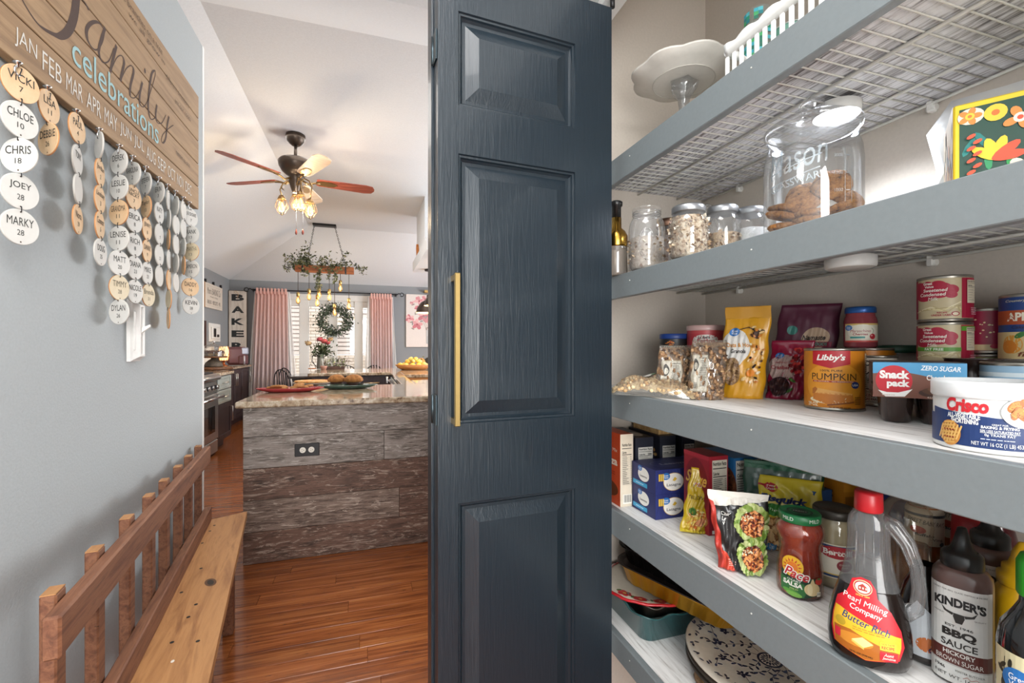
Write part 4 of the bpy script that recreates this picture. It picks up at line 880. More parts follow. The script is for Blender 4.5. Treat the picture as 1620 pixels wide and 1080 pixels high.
for s in (-1, 1): MB(chrome).tube([(.02, yc, zm+s*.045), (.0225, yc, zm+s*.045)], .0045, 10).build('screw', sw)
# ================================================================ BENCH
bwd = grain('reclaimed_bench', ['553221', '70452f', '86583d', '603c29'], 'y', 5, 12, .65, .25, ('3a2015', 7, 1.5, .66))
bst = grain('bench_seat', ['8a5a33', 'a57345', 'b88553', '9a6a3f'], 'y', 3.5, 10, .5, .12, ('4a2a16', 3.5, 2.2, .74))
bn = thing('narrow_bench', 'narrow reclaimed wood bench with slatted back along grey wall', 'bench', (-.665, 2.31, 0), math.asin(.13))
# local frame: -Y runs towards the viewer, +X away from the wall
LB = 1.62; pB = .45
th_ = bn.rotation_euler.z
def loc2(x, y): c_, s_ = cos(-th_), sin(-th_); return ((x+.665)*c_-(y-2.31)*s_, (x+.665)*s_+(y-2.31)*c_)
s = MB(bst).prism([(-.01, .02), (.143, .075), (.185, -LB), (.0, -LB)], pB-.028, pB); s.build('seat_plank', bn)
MB(bwd).box(-.015, .012, -LB, .02, pB, pB+.062, b=.003).build('lower_back_rail', bn)
MB(bwd).box(-.018, .008, -1.39, .02, .708, .780, b=.004).build('top_back_rail', bn)
for u in (95.6, 160, 209, 242.6, 266, 287, 303, 318):
    a_ = ray(u); c_, s_ = cos(th_), sin(th_)
    # intersect ray with slat line (local x=-.02)
    ox, oy = -.665-.02*c_, 2.31-.02*s_; dx, dy = s_, -c_; k = a_[0]/a_[1]; t_ = (k*oy-ox)/(dx-k*dy)
    sl_ = MB(bwd).box(-.042, -.0185, -t_-.019, -t_+.019, .30, .792, b=.003).build('back_slat', bn); MB(bst).box(-.041, -.0195, -t_-.018, -t_+.018, .7915, .7935).build('cut_end', sl_)
for (x, y) in ((.13, -.93), (-.01, -.93), (-.01, -.1), (.09, -.1), (.15, -1.55), (0, -1.55)): MB(bwd).box(x-.02, x+.02, y-.03, y+.03, 0, pB-.029, b=.003).build('leg', bn)
MB(bwd).box(.0, .02, -1.5, -.05, .36, pB-.03, b=.002).build('apron', bn)
m = MB(col('1d1a18', .6)); mw = MB(col('e4ddd0', .6))
for (u, v) in ((339, 831), (332, 840), (320, 859), (318, 899), (287, 937), (310, 956), (298, 976), (272, 1016), (313, 1014)):
    p = onZ(u, v, pB); x, y = loc2(p.x, p.y); m.lathe([(.005, pB+.0002), (.005, pB+.0008)], 10); 
    for q in range(20): m.v[-1-q] = m.v[-1-q]+Vector((x, y, 0))
m.build('nail_heads', bn, clean=False)
kn = Art(topmap(pB), rough=.6)
p = onZ(333, 921, pB); x, y = loc2(p.x, p.y); kn.ell(x, y, .016, .03, '5a3a22', 18, .3).ell(x, y, .009, .02, '20160f', 14, .3); p = onZ(273, 1046, pB); x, y = loc2(p.x, p.y); kn.ell(x, y, .004, .006, 'e4ddd0', 8); kn.build('knot', bn)
# ================================================================ BIFOLD DOOR
paint = None
def doorpaint():
    m, nt, p = newmat('navy_door_paint'); L = nt.links.new
    tc = nd(nt, 'ShaderNodeTexCoord'); mp = nd(nt, 'ShaderNodeMapping'); mp.inputs['Scale'].default_value = (150, 150, 9); L(tc.outputs['Object'], mp.inputs[0])
    sp_ = nd(nt, 'ShaderNodeSeparateXYZ'); L(tc.outputs['Object'], sp_.inputs[0])
    n = nd(nt, 'ShaderNodeTexNoise', i_Scale=1., i_Detail=6., i_Distortion=1.2); L(mp.outputs[0], n.inputs['Vector'])
    # cathedral grain: rings of (x^2 - z)
    wv = nd(nt, 'ShaderNodeTexWave', wave_type='RINGS', i_Scale=3.2, i_Distortion=2.5, i_Detail=3., i_Detail_Scale=2.)
    mp2 = nd(nt, 'ShaderNodeMapping'); mp2.inputs['Scale'].default_value = (8, 1, .9); mp2.inputs['Location'].default_value = (-1.5, 0, -.3); L(tc.outputs['Object'], mp2.inputs[0]); L(mp2.outputs[0], wv.inputs['Vector'])
    p.inputs['Base Color'].default_value = hx('18232b'); p.inputs['Roughness'].default_value = .33; p.inputs['Coat Weight'].default_value = .15
    mx = nd(nt, 'ShaderNodeMix'); mx.inputs[0].default_value = .25; L(n.outputs[0], mx.inputs[2]); L(wv.outputs[0], mx.inputs[3])
    bump(nt, p, mx.outputs[0], .27, .003); m.diffuse_color = hx('18232b'); return m
paint = doorpaint()
def leaf(name, label, x, y, rz, mirror=False):
    t = thing(name, label, 'door', (x, y, 0), rz)     # local +X along the leaf, front = -Y, thickness to +Y
    Wd, T = .431, .035; zb_, ztp = .02, 2.05; ua, ub = .044, .329
    rows = [(.20, .885), (1.055, 1.632), (1.735, 1.936)]
    m = MB(paint); zz = [zb_]+[q for r in rows for q in r]+[ztp]; xx = [0, ua, ub, Wd]
    for i in range(len(zz)-1):
        for j in range(3):
            if j == 1 and i % 2 == 1: continue
            for yy in (0, T): m.add([(xx[j], yy, zz[i]), (xx[j+1], yy, zz[i]), (xx[j+1], yy, zz[i+1]), (xx[j], yy, zz[i+1])], [[0, 1, 2, 3]])
    m.add([(0, 0, zb_), (0, T, zb_), (0, T, ztp), (0, 0, ztp)], [[0, 1, 2, 3]]); m.add([(Wd, 0, zb_), (Wd, T, zb_), (Wd, T, ztp), (Wd, 0, ztp)], [[0, 1, 2, 3]])
    m.add([(0, 0, zb_), (Wd, 0, zb_), (Wd, T, zb_), (0, T, zb_)], [[0, 1, 2, 3]]); m.add([(0, 0, ztp), (Wd, 0, ztp), (Wd, T, ztp), (0, T, ztp)], [[0, 1, 2, 3]])
    m.build('door_frame', t)
    for z0, z1 in rows:
        q = MB(paint)
        for sgn_, base in ((1, 0), (-1, T)):
            R = [[(ua+i_, base+sgn_*dp, z0+i_), (ub-i_, base+sgn_*dp, z0+i_), (ub-i_, base+sgn_*dp, z1-i_), (ua+i_, base+sgn_*dp, z1-i_)] for i_, dp in ((0, 0), (.002, .004), (.006, .0045), (.008, .009), (.012, .0135), (.019, .0135), (.047, .002), (.048, .002))]
            q.loft(R, cap='top', smooth=False)
        q.build('raised_panel', t, clean=False)
    return t
dX, dY = .142, .956; dR = atan2(.075, .997)
dl = leaf('door_leaf', 'dark navy bifold door leaf with three raised panels and handle', dX, dY, dR)
dl2 = leaf('door_leaf', 'second navy bifold leaf folded behind, seen only as an edge', dX-.0085, dY+.040, dR)
h = MB(brass).box(.028, .040, -.034, -.024, 1.055, 1.372, b=.0015).box(.028, .040, -.024, 0, 1.058, 1.07).box(.028, .040, -.024, 0, 1.357, 1.369); h.build('bar_handle', dl)
for z in (1.86, 1.085):
    q = MB(col('4b575c', .35, .9)); q.tube([(-.003, .037, z-.03), (-.003, .037, z+.03)], .0035, 8)
    q.box(-.003, -.0005, .008, .066, z-.032, z+.032, b=.0005); q.build('hinge', dl)
tk = thing('door_track', 'white metal bifold door track under the pantry header', 'door track', (.575, 0, 0))
MB(whitep).box(-.014, .014, -.45, 1.04, 2.078, 2.0995, b=.002).build('rail', tk); MB(blackm).tube([(0, .99, 2.052), (0, .99, 2.078)], .006, 8).build('pivot_pin', tk)
# ================================================================ PANTRY SHELVES
SZ = [EYE+.501, EYE+.1885, EYE-.121, EYE-.4366, EYE-.7675]
BH = [.066, .0605, .068, .070, .058]
grey = col('7c8385', .45, bmp=.08, bs=120); wire_w = col('d6d3cb', .45)
liner = grain('whitewashed_liner', ['8f8680', 'bdb7b1', 'dad7d3', 'e6e4e1', 'eeece9'], 'y', 8, 14, .55, .05, ('9b8678', 11, 2.5, .68), (.26, .56), detail=12.)
# fleck above gives the printed brown wear on the vinyl liner
nmz = ('topmost pantry shelf above the glowing puck light', 'second pantry shelf holding the mason jars', 'third pantry shelf holding cans and bags', 'fourth pantry shelf holding boxes and sauces', 'lowest pantry shelf with plates and foil pans')
cw = rodm = None; clip = None
for k, z in enumerate(SZ):
    t = thing('pantry_shelf', nmz[k], 'shelf', (.63, 0, z))
    MB(grey).box(0, .018, -.49, 1.277, -BH[k], 0, b=.0015).build('front_board', t)
    MB(liner).box(.018, .468, -.49, 1.277, -.0035, -.0005).build('vinyl_liner', t)
    if k < 2: MB(grain('liner_backing', ['5f5b5c', 'a09d9f', 'd9d9dc', 'e6e6ea'], 'y', 10, 14, .6, .05, contrast=(.34, .60), detail=10.)).box(.0185, .467, -.489, 1.276, -.0043, -.0036).build('liner_backing', t)
    if k < 2:
        y = -.48; n = 0
        while y < 1.27:
            if cw is None: cw = MB(wire_w).tube([(.02, 0, -.0062), (.462, 0, -.0062)], .0017, 6).build('cross_wire', t)
            else: cw = inst(cw, t)
            cw.location = (0, y, 0); y += .0254
        for x in (.03, .205, .355, .455):
            if rodm is None: rodm = MB(wire_w).tube([(0, -.49, -.011), (0, 1.277, -.011)], .0033, 8).build('support_rod', t)
            else: rodm = inst(rodm, t)
            rodm.location = (x, 0, 0)
        for y in (.30, .62, 1.12):
            if clip is None: clip = MB(col('e9e7e1', .4)).box(.452, .4695, -.006, .006, -.026, -.004, b=.002).tube([(.462, -.008, -.018), (.462, .008, -.018)], .007, 10).build('wall_clip', t)
            else: clip = inst(clip, t)
            clip.location = (0, y, 0)
    else:
        MB(wire_w).box(.02, .465, -.48, 1.27, -.014, -.0045).build('support_deck', t)
    m = MB(col('d8d6cf', .5))
    for y in (.18, .62, 1.0): m.tube([(-.0002, y, -.022), (-.0012, y, -.022)], .0014, 8)
    m.build('brad_nails', t)
def puck(label, u, tt, z, on):
    x, y = atT(u, tt); t = thing('puck_light', label, 'puck light', (x, y, z))
    MB(col('dad8d4', .4)).lathe([(.040, .0), (.042, .004), (.0425, .02), (.038, .0225)], 36, cap='top').build('housing', t)
    MB(col('f4f6ff', .4, emit=11) if on else col('d2ccc4', .45)).lathe([(.0395, .001), (.034, -.001), (.001, -.0015)], 36, cap=False).build('lens', t)
    if on:
        l = bpy.data.lights.new('puck_glow', 'SPOT'); l.spot_size = 2.7; l.spot_blend = .6; l.energy = PUCKW; l.color = (.86, .92, 1); l.shadow_soft_size = .035; o = bpy.data.objects.new('puck_glow', l); COL.objects.link(o); o.parent = t; o.location = (0, 0, -.005)
    else: MB(blackm).box(-.041, -.0405, -.004, .004, .009, .013).build('charging_port', t)
puck('lit round white puck light under the topmost shelf', 1323, .92, SZ[0]-.037, True)
puck('unlit white puck light under the second shelf', 1345, .885, SZ[1]-.037, False)
# ================================================================ helpers for packages
def at(u, tt, z, off=0): x, y = atT(u, tt); return (x, y, z), facing(x, y)+off
def sit(u, v, k, R=0, off=0): p = stand(u, v, SZ[k], R); return p, facing(p[0], p[1])+off
def lid(m, r, z, h, mat, n=32): m.lathe([(r*.97, z), (r, z+.0015), (r, z+h-.003), (r*.93, z+h), (r*.9, z+h-.0015), (.001, z+h-.0015)], n, cap='bottom', mat=mat, fn=lambda a, zz: 1+.006*cos(a*n)); return m
clr = glass(); zinc = col('9fa0a2', .38, .9); tin = col('a9a49a', .3, .9)
def mason(label, u, tt, z, R, H, content=None, lidm=zinc, fill=.75, seed=1, off=0, flakes=0, oval=False):
    loc, rz = at(u, tt, z, off); t = thing('mason_jar', label, 'jar', loc, rz)
    P = [(R*.86, 0), (R*.96, .004), (R, .012), (R, H*.66), (R*.95, H*.76), (R*.80, H*.85), (R*.76, H*.875), (R*.76, H*.97), (R*.80, H*.975), (R*.8, H)]
    MB(clr).lathe(P, 36, cap='bottom').build('glass_body', t)
    for zz in (.90, .935): MB(clr).tube([(R*.775*cos(a*pi/12), R*.775*sin(a*pi/12), H*zz) for a in range(24)], .0015, 5, closed=True).build('thread', t)
    if lidm: lid(MB(), R*.84, H*.88, H*.13, lidm).build('lid', t)
    if content:
        q = MB(content); top = H*fill; q.lathe([(R*.82, .004), (R*.93, .013)]+[(min(R*.93, R*.93 if zz < H*.66 else R*.93*(1-(zz-H*.66)/H*1.2)), zz) for zz in (H*.3, min(top, H*.66), top)]+[(R*.3, top+.006), (.001, top+.007)], 28, cap='bottom'); q.build('contents', t)
        if flakes:
            g = random.Random(seed); m = MB(); pts = []
            for i in range(flakes):
                a = g.uniform(pi, 2*pi)+g.gauss(0, .15); zz = .012+(top-.012)*g.random(); rr = R*.90 if zz < H*.66 else R*.90*(1-(zz-H*.66)/H*1.3); pts.append((rr*cos(a), rr*sin(a), zz))
            leaves(m, pts, [col('e0d6c4', .8), col('c3ad90', .8), col('a98c6c', .8), col('7d6350', .8)], .0095, seed, .8); tag(m.build('flakes', t, clean=False), kind='stuff')
    if oval:
        for s in (1, .8): MB(clr).tube([(R*1.005*sin(.42*s*cos(i*pi/12)), -R*1.005*cos(.42*s*cos(i*pi/12)), H*.40+H*.24*s*sin(i*pi/12)) for i in range(24)], .0011, 5, closed=True).build('embossed_oval', t)
        a = Art(cylmap(R), .01); a.text('Mason', 0, H*.40, R*.62, H*.09, clr, .01, .3); a.build('embossed_name', t)
    return t
oats = blotch('oat_flakes', ['6e5644', 'a68a6c', 'd5c4a8', 'e8decb'], 90, .85, .8); grn_ = blotch('grain_mix', ['7a6148', 'a88b66', 'c9b28c'], 220, .85, .8); choc = blotch('dark_grain', ['4a3326', '6e5240', '8c7460'], 120, .85, .8); sug = blotch('white_sugar', ['cfcecb', 'e2e1de', 'efeeec'], 150, .8, .5)
# ---- second shelf
z2 = SZ[1]
loc, rz = at(975, 1.22, z2); t = thing('pump_bottle', 'clear bottle with gold collar and black stopper beside door', 'bottle', loc, rz)
MB(glass('cfc6bc', .25, .06, name='smoky_glass')).lathe([(.026, 0), (.029, .006), (.029, .075), (.027, .082)], 28).build('glass_body', t)
gl_ = col('b98f3e', .2, 1); MB(gl_).lathe([(.0295, .076), (.030, .08), (.030, .105), (.024, .118), (.014, .127), (.0135, .155)], 28).build('gold_collar', t)
MB(col('141414', .35)).lathe([(.0125, .155), (.0125, .185), (.016, .187), (.0165, .197), (.012, .2), (.001, .2)], 24).build('black_stopper', t)
mason('lidless quart mason jar with embossed oval and pale grain', 1023, 1.15, z2, .0445, .158, blotch('pale_mix', ['9d8d7f', 'bfb1a2', 'd8cec1'], 130, .85, .8), None, .52, 2, oval=True, flakes=160)
mason('jar with bronze screw lid full of dark grain, behind', 1058, 1.30, z2, .040, .170, choc, col('8a6a58', .35, .85), .8, 3)
mason('mason jar of large oat flakes with grey zinc lid', 1089, 1.0, z2, .0415, .117, oats, zinc, .80, 4, flakes=420)
mason('mason jar half full of fine grain, zinc lid', 1143, 1.02, z2, .0385, .122, grn_, zinc, .50, 5, flakes=150)
mason('mason jar of white sugar nearest to the cookie jar', 1187, 1.01, z2, .037, .115, sug, zinc, .6, 6)
loc, rz = at(1112, 1.24, z2); t = thing('clamp_lid_jar', 'glass clamp-lid jar with domed lid behind the oat jar', 'jar', loc, rz)
MB(clr).lathe([(.034, 0), (.038, .006), (.038, .13), (.03, .15), (.03, .16)], 28, cap='bottom').build('glass_body', t); MB(clr).lathe([(.032, .162), (.035, .168), (.033, .185), (.02, .195), (.001, .197)], 28, cap='bottom').build('glass_lid', t)
MB(chrome).tube([(.034*cos(a*pi/8), .034*sin(a*pi/8), .158) for a in range(16)], .0012, 4, closed=True).tube([(.034, 0, .158), (.04, 0, .14), (.038, 0, .12)], .0012, 4).build('wire_clamp', t)
# cookie jar
loc, rz = at(1284, .86, z2); CJ = loc; t = thing('cookie_jar', 'large clear embossed glass cookie jar with glass lid', 'jar', loc, rz)
thick = glass('f8f9fa', .04, .08, name='thick_glass'); R, H = .080, .215
MB(thick).lathe([(R*.9, 0), (R*.97, .004), (R, .014), (R, .15), (R*.97, .175), (R*.90, .192), (R*.89, .205), (R*.92, .208), (R*.92, H)], 48, cap='bottom').build('glass_body', t)
MB(thick).lathe([(R*.86, H), (R*.99, H+.001), (R*1.0, H+.008), (R*.94, H+.012), (R*.80, H+.019), (R*.45, H+.026), (R*.2, H+.030), (R*.16, H+.036), (R*.26, H+.046), (R*.26, H+.056), (R*.16, H+.062), (.001, H+.063)], 48, cap='bottom').build('glass_lid', t)
a = Art(cylmap(R, .0006), .008); em = glass('dfe8ee', .35, .35, name='embossed_glass')
a.text('Mason', -.026, .148, .10, .046, em, .03, .35, rot=.14).text('GLASSWARE', -.026, .106, .092, .013, em, .02, 0, rot=.12).stroke([(-.075, .128), (-.03, .134), (.015, .146)], .0018, em).stroke([(-.075, .107), (-.03, .112), (.012, .123)], .0014, em)
for i, s in enumerate(('2000', '1500', '1000')): a.text(s, .040, .14-.03*i, .014, .006, em, .01).rect(.052, .060, .139-.03*i, .141-.03*i, em)
a.rect(.050, .0512, .06, .15, em).rect(.062, .0632, .06, .15, em); a.build('embossed_lettering', t)
MB(thick).tube([((R+.001)*cos(q*pi/12), (R+.001)*sin(q*pi/12), .012) for q in range(24)], .002, 6, closed=True).build('base_ring', t)
gc = blotch('ginger_cookie', ['4a280f', '97602c', 'b57a3f', 'c48c50'], 110, .85, 1.2, pos=[.36, .44, .56, .72]); gi = col('6d3f20', .8)
g = random.Random(3); CP = [(-.04, -.03, .022, .2, 0), (.0, -.045, .024, .15, 1), (.042, -.028, .022, -.2, 2), (-.03, .025, .020, .1, .4), (.03, .03, .02, -.1, .7), (-.045, -.02, .045, .5, 2), (.0, -.03, .04, .1, .5), (.045, -.015, .045, -.45, 1.5), (.01, .035, .04, .1, 1), (-.012, -.028, .072, 1.25, -.3), (.030, -.033, .088, 1.15, .1), (.052, -.005, .07, .8, 1), (-.040, -.010, .062, .25, 1)]
cr_, sr_ = cos(rz), sin(rz)
wds = ('at the bottom left', 'at the bottom centre', 'at the bottom right', 'at the back left', 'at the back right', 'tilted at the left side', 'lying in the middle', 'tilted at the right side', 'lying at the back', 'standing upright at the left', 'standing upright on top', 'leaning at the top right', 'lying flat at the top left', 'flat on the floor at the left', 'flat on the floor at the right', 'flat on the floor at the back', 'flat on the floor in the middle')
for i, (x, y, z, tl, ya_) in enumerate(CP+[(-.03, -.035, .0, 0, 0), (.035, -.035, 0, 0, 1), (0, .03, 0, 0, 2), (.0, -.02, -.004, 0, 0)]):
    z += .014 if i < 13 else .010
    o = MB(gc).lathe([(.001, -.006), (.027, -.006), (.0315, -.002), (.0305, .003), (.018, .0075), (.001, .009)], 24, fn=lambda a, z, i=i: 1+.035*sin(5*a+i)+.02*sin(11*a)).build('ginger_cookie')
    o.location = (CJ[0]+x*cr_-y*sr_, CJ[1]+x*sr_+y*cr_, CJ[2]+z); o.rotation_euler = Matrix.Rotation(rz, 3, 'Z').to_euler(); o.rotation_euler = (Matrix.Rotation(rz+ya_*.3, 3, 'Z') @ Matrix.Rotation(tl if i in (9, 10, 11) else tl*.5, 3, 'X') @ Matrix.Rotation(tl*.4 if i not in (9, 10) else 0, 3, 'Y')).to_euler()
    tag(o, 'ginger cookie %s of the glass cookie jar' % wds[i], 'cookie', 'ginger cookies in the glass jar')
# floral box and tissue
x, y = atT(1508, .625); t = thing('floral_recipe_box', 'yellow-edged box printed with bright flowers on second shelf', 'box', (x, y, z2), math.atan2(-.839, .545))
BHt = EYE+(548-168)/720*.625-z2; BW = .19
MB(col('e3c52c', .5)).box(0, BW, 0, .12, 0, BHt, b=.002).build('box_body', t)
m = Art(lambda x, y, e: (x, -.0004-e, y)); m.rect(.006, BW-.003, .004, BHt-.008, '1f4436'); g = random.Random(12)
def flower(a, x, y, r, c1, c2, c3, n=6, ph=0):
    for k in range(n): a.ell(x+r*.6*cos(ph+k*2*pi/n), y+r*.6*sin(ph+k*2*pi/n), r*.5, r*.33, c1, 12, ph+k*2*pi/n)
    a.ell(x, y, r*.42, r*.42, c2, 14).ell(x, y, r*.2, r*.2, c3, 10)
for k in range(16): m.ell(g.uniform(.015, BW-.01), g.uniform(.012, BHt-.02), .013, .004, g.choice(('2f8f5a', '1f7a74', '2b9a4a')), 8, g.random()*3)
m.ell(.017, BHt-.020, .013, .011, 'f0dcc4', 16); flower(m, .016, BHt-.020, .011, 'e0873a', 'f0c23c', 'd8722f', 5)
m.ell(.040, BHt-.022, .011, .011, 'ecc33a', 16).ell(.040, BHt-.022, .004, .004, 'd9702f', 10)
flower(m, .062, BHt-.035, .015, 'e58a3e', 'f3e2cc', 'd9502f', 4, .4)
for q, c_ in ((-.9, 'f0c630'), (-.3, 'f0c630'), (.3, 'f0c630'), (.9, 'e7502f'), (1.5, 'e7502f')): m.ell(.040+.012*sin(q), BHt*.42+.013*cos(q), .006, .016, c_, 12, -q)
for k, (x_, y_, r_) in enumerate(((.066, .035, .020), (.095, .045, .018), (.125, .03, .02), (.15, .07, .018), (.11, .085, .014))): flower(m, x_, y_, r_, ('f3d9c4', 'e58a3e', 'e7502f', 'f0c630', 'f3d9c4')[k], ('e58a3e', 'f0c630', 'f3e2cc', 'd9502f', 'e7502f')[k], 'f0c630', 6, k)
m.ell(.016, .020, .010, .010, 'ecc33a', 16).ell(.016, .020, .004, .004, 'd9702f', 10)
for k in range(7): m.ell(.017+.006*(k % 2), .045+.008*k, .005, .0025, 'e7502f', 8, .5)
m.build('printed_flowers', t)
a = Art(leftmap(0)); a.rect(-.12, 0, .0, BHt, 'c9b8a4')
for k in range(26): a.rect(*(lambda q: (q, q+.006))(g.uniform(-.115, -.01)), *(lambda q: (q, q+.02))(g.uniform(.0, BHt-.025)), g.choice(('7a8fa0', 'b5664f', 'd9c9a8', '8a6a80', '4d6a66')))
a.build('printed_side', t)
x, y = atT(1590, .74); m = MB(glass('eeeeee', .75, .05, .3, 'frosted_film')); ts = thing('plastic_bag', 'crumpled white plastic bag behind the floral box', 'bag', (x, y, z2), facing(x, y))
m.loft([[(.07*sx*(1+.15*sin(k*2+zz*40)), .05*sy+.01*cos(k*3+zz*30), zz) for k, (sx, sy) in enumerate(((-1.1, -1), (0, -1.1), (1, -1), (1.1, 0), (1, 1), (0, 1), (-1, 1), (-1.2, 0)))] for zz in (0, .06, .12, .17, .21)]); m.v = [Vector((v.x*(1 if v.z < .2 else .7), v.y, v.z+(.03*sin(v.x*40) if v.z > .1 else 0))) for v in m.v]
m.build('film', ts)
# ---- top shelf
z1 = SZ[0]
loc, rz = at(1085, 1.2, z1); t = thing('cake_pedestal', 'white scalloped plate on clear glass pedestal foot, top shelf', 'cake stand', (loc[0], loc[1]+.01, z1), rz)
PH = (548-128)/720*1.2-.501
MB(col('d8d3ca', .35)).lathe([(.01, PH+.002), (.075, PH), (.08, PH+.002), (.10, PH+.012), (.128, PH+.02), (.13, PH+.024), (.1, PH+.018), (.07, PH+.008), (.01, PH+.007)], 60, cap='bottom', fn=lambda a, z: 1+(.085*abs(sin(4*a))-.03 if z > PH+.015 else .03*abs(sin(4*a)) if z > PH+.008 else 0)).build('plate', t)
MB(col('c3beb4', .4)).tube([(.078*cos(a*pi/18), .078*sin(a*pi/18), PH+.001) for a in range(36)], .0015, 5, closed=True).build('foot_ring', t)
MB(thick).lathe([(.055, 0), (.05, .008), (.02, .03), (.012, .05), (.012, PH-.06), (.016, PH-.04), (.03, PH-.02), (.034, PH-.001)], 10, fn=lambda a, z: 1+.14*cos(5*a)).build('glass_pedestal', t)
# basket
bk_ = thing('plastic_basket', 'white plastic basket with scalloped rim and slotted sides', 'basket', (.672, .12, z1))
wp = col('efeeea', .4); L_, D_, Hb = .60, .26, .078
MB(wp).box(0, D_, 0, L_, 0, .003).build('base', bk_)
slat = None
def bslat(x, y, r):
    global slat
    if slat is None: slat = MB(wp).box(-.0015, .0015, -.004, .004, .002, Hb-.014).build('slat', bk_)
    else: slat = inst(slat, bk_)
    slat.location = (x, y, 0); slat.rotation_euler = (0, 0, r)
n = 34
for i in range(n+1):
    bslat(.0, L_*i/n, 0)
    if i % 1 == 0: bslat(D_, L_*i/n, 0)
for i in range(1, 15): bslat(D_*i/15, L_, pi/2); bslat(D_*i/15, 0, pi/2)
for nm, x0, y0, x1, y1 in (('f', 0, 0, 0, L_), ('b', D_, 0, D_, L_), ('s', 0, L_, D_, L_), ('t', 0, 0, D_, 0)):
    m = MB(wp); N = 80; R_ = []
    for i in range(N+1):
        k = i/N; l_ = hypot(x1-x0, y1-y0); zt = Hb+.008*abs(sin(pi*k*l_/.052)); x = x0+(x1-x0)*k; y = y0+(y1-y0)*k; nx, ny = (y1-y0)/l_, -(x1-x0)/l_; s_ = -1 if nm in 'fs' else 1
        if nm == 's': s_ = -1
        R_.append([(x, y, Hb-.016), (x+s_*nx*.008*1, y+s_*ny*.008, Hb-.006), (x+s_*nx*.009, y+s_*ny*.009, zt), (x+s_*nx*.006, y+s_*ny*.006, zt+.001), (x, y, Hb-.004)])
    m.loft(R_, cap=True); m.build('scalloped_rim', bk_)
loc, rz = at(1200, 1.0, z1+.004)
t = thing('mosaic_tumbler', 'clear ribbed tumbler with green and blue mosaic squares', 'tumbler', loc, rz)
TR = .030; TH = (548-14)/720*1.0-.505
MB(glass('dfe4e0', .15, .1, name='tumbler_plastic')).lathe([(TR*.9, 0), (TR, .005), (TR, TH*.72), (TR*.96, TH*.76)]+[(TR*(.96-.02*i+(.02 if i % 2 else 0)), TH*(.78+.024*i)) for i in range(9)], 32, cap='bottom').build('plastic_body', t)
a = Art(cylmap(TR, .0008), .01); g = random.Random(5)
for i in range(-4, 5):
    for j in range(27):
        if g.random() < (.95 if j < 22 else .45): a.rect(i*.0085, i*.0085+.0082, .01+j*.0078, .01+j*.0078+.0075, g.choice(('2b8f6e', '3aa5b4', '2f7f86', '46a866', '5bb7c0', '1f6f5a'))); a.e -= .00004
a.build('mosaic_squares', t)
for i in range(2):
    loc, rz = at(1290-40*i, .86, z1+.004); t = thing('ribbed_cup', ('clear ribbed plastic cup inside the white basket', 'dull green plastic cup inside the white basket')[i], 'cup', loc, rz); MB(glass('c9d6cf', .3, .08, name='cup_plastic') if not i else col('5f8f7d', .4)).lathe([(.025, 0), (.03, .085), (.031, .09)], 24, cap='bottom').build('cup_body', t); MB(col('a9b4ae', .5)).tube([(.0315*cos(q*pi/8), .0315*sin(q*pi/8), .09) for q in range(16)], .0012, 5, closed=True).build('rim', t)
# ================================================================ package builders
def can(label, u, v, k, R, H, body, lab=None, rim=tin, off=0, name='food_can', loc=None, cat='can', z0=0, lidm=None):
    if loc is None: loc, rz = sit(u, v, k, R, off)
    else: rz = facing(loc[0], loc[1])+off
    t = thing(name, label, cat, (loc[0], loc[1], loc[2]+z0), rz)
    MB(rim).lathe([(R*.97, 0), (R*1.015, .001), (R*1.015, .0035), (R, .0045), (R, H-.0045), (R*1.015, H-.0035), (R*1.015, H-.001), (R*.98, H), (R*.96, H-.0035), (.001, H-.0035)], 40, cap='bottom').build('can_body', t)
    MB(body).lathe([(R+.0003, .0055), (R+.0003, H-.0055)], 48, cap=False).build('paper_label', t)
    return t, Art(cylmap(R, .0006), .007)
def carton(name, label, X0, Y0, X1, Y1, z, H, mat, cat='box'):
    t = thing(name, label, cat, (X0, Y0, z)); MB(mat).box(0, X1-X0, 0, Y1-Y0, 0, H, b=.0008).build('carton', t); return t
def front(t, rest=0): return Art(lambda x, y, e: (x, -.0003-e, y))
def left(t): return Art(lambda x, y, e: (-.0003-e, -x, y))     # x negative = deeper
def jar(name, label, loc, rz, prof, mat, cat='jar', n=36, sx=1, sy=1, inner=None):
    t = thing(name, label, cat, loc, rz); MB(mat).lathe(prof, n, sx, sy, cap='bottom').build('body', t)
    if inner: MB(inner[0]).lathe([(r-.002, z) for r, z in inner[1]], n, sx, sy, cap=True).build('contents', t)
    return t
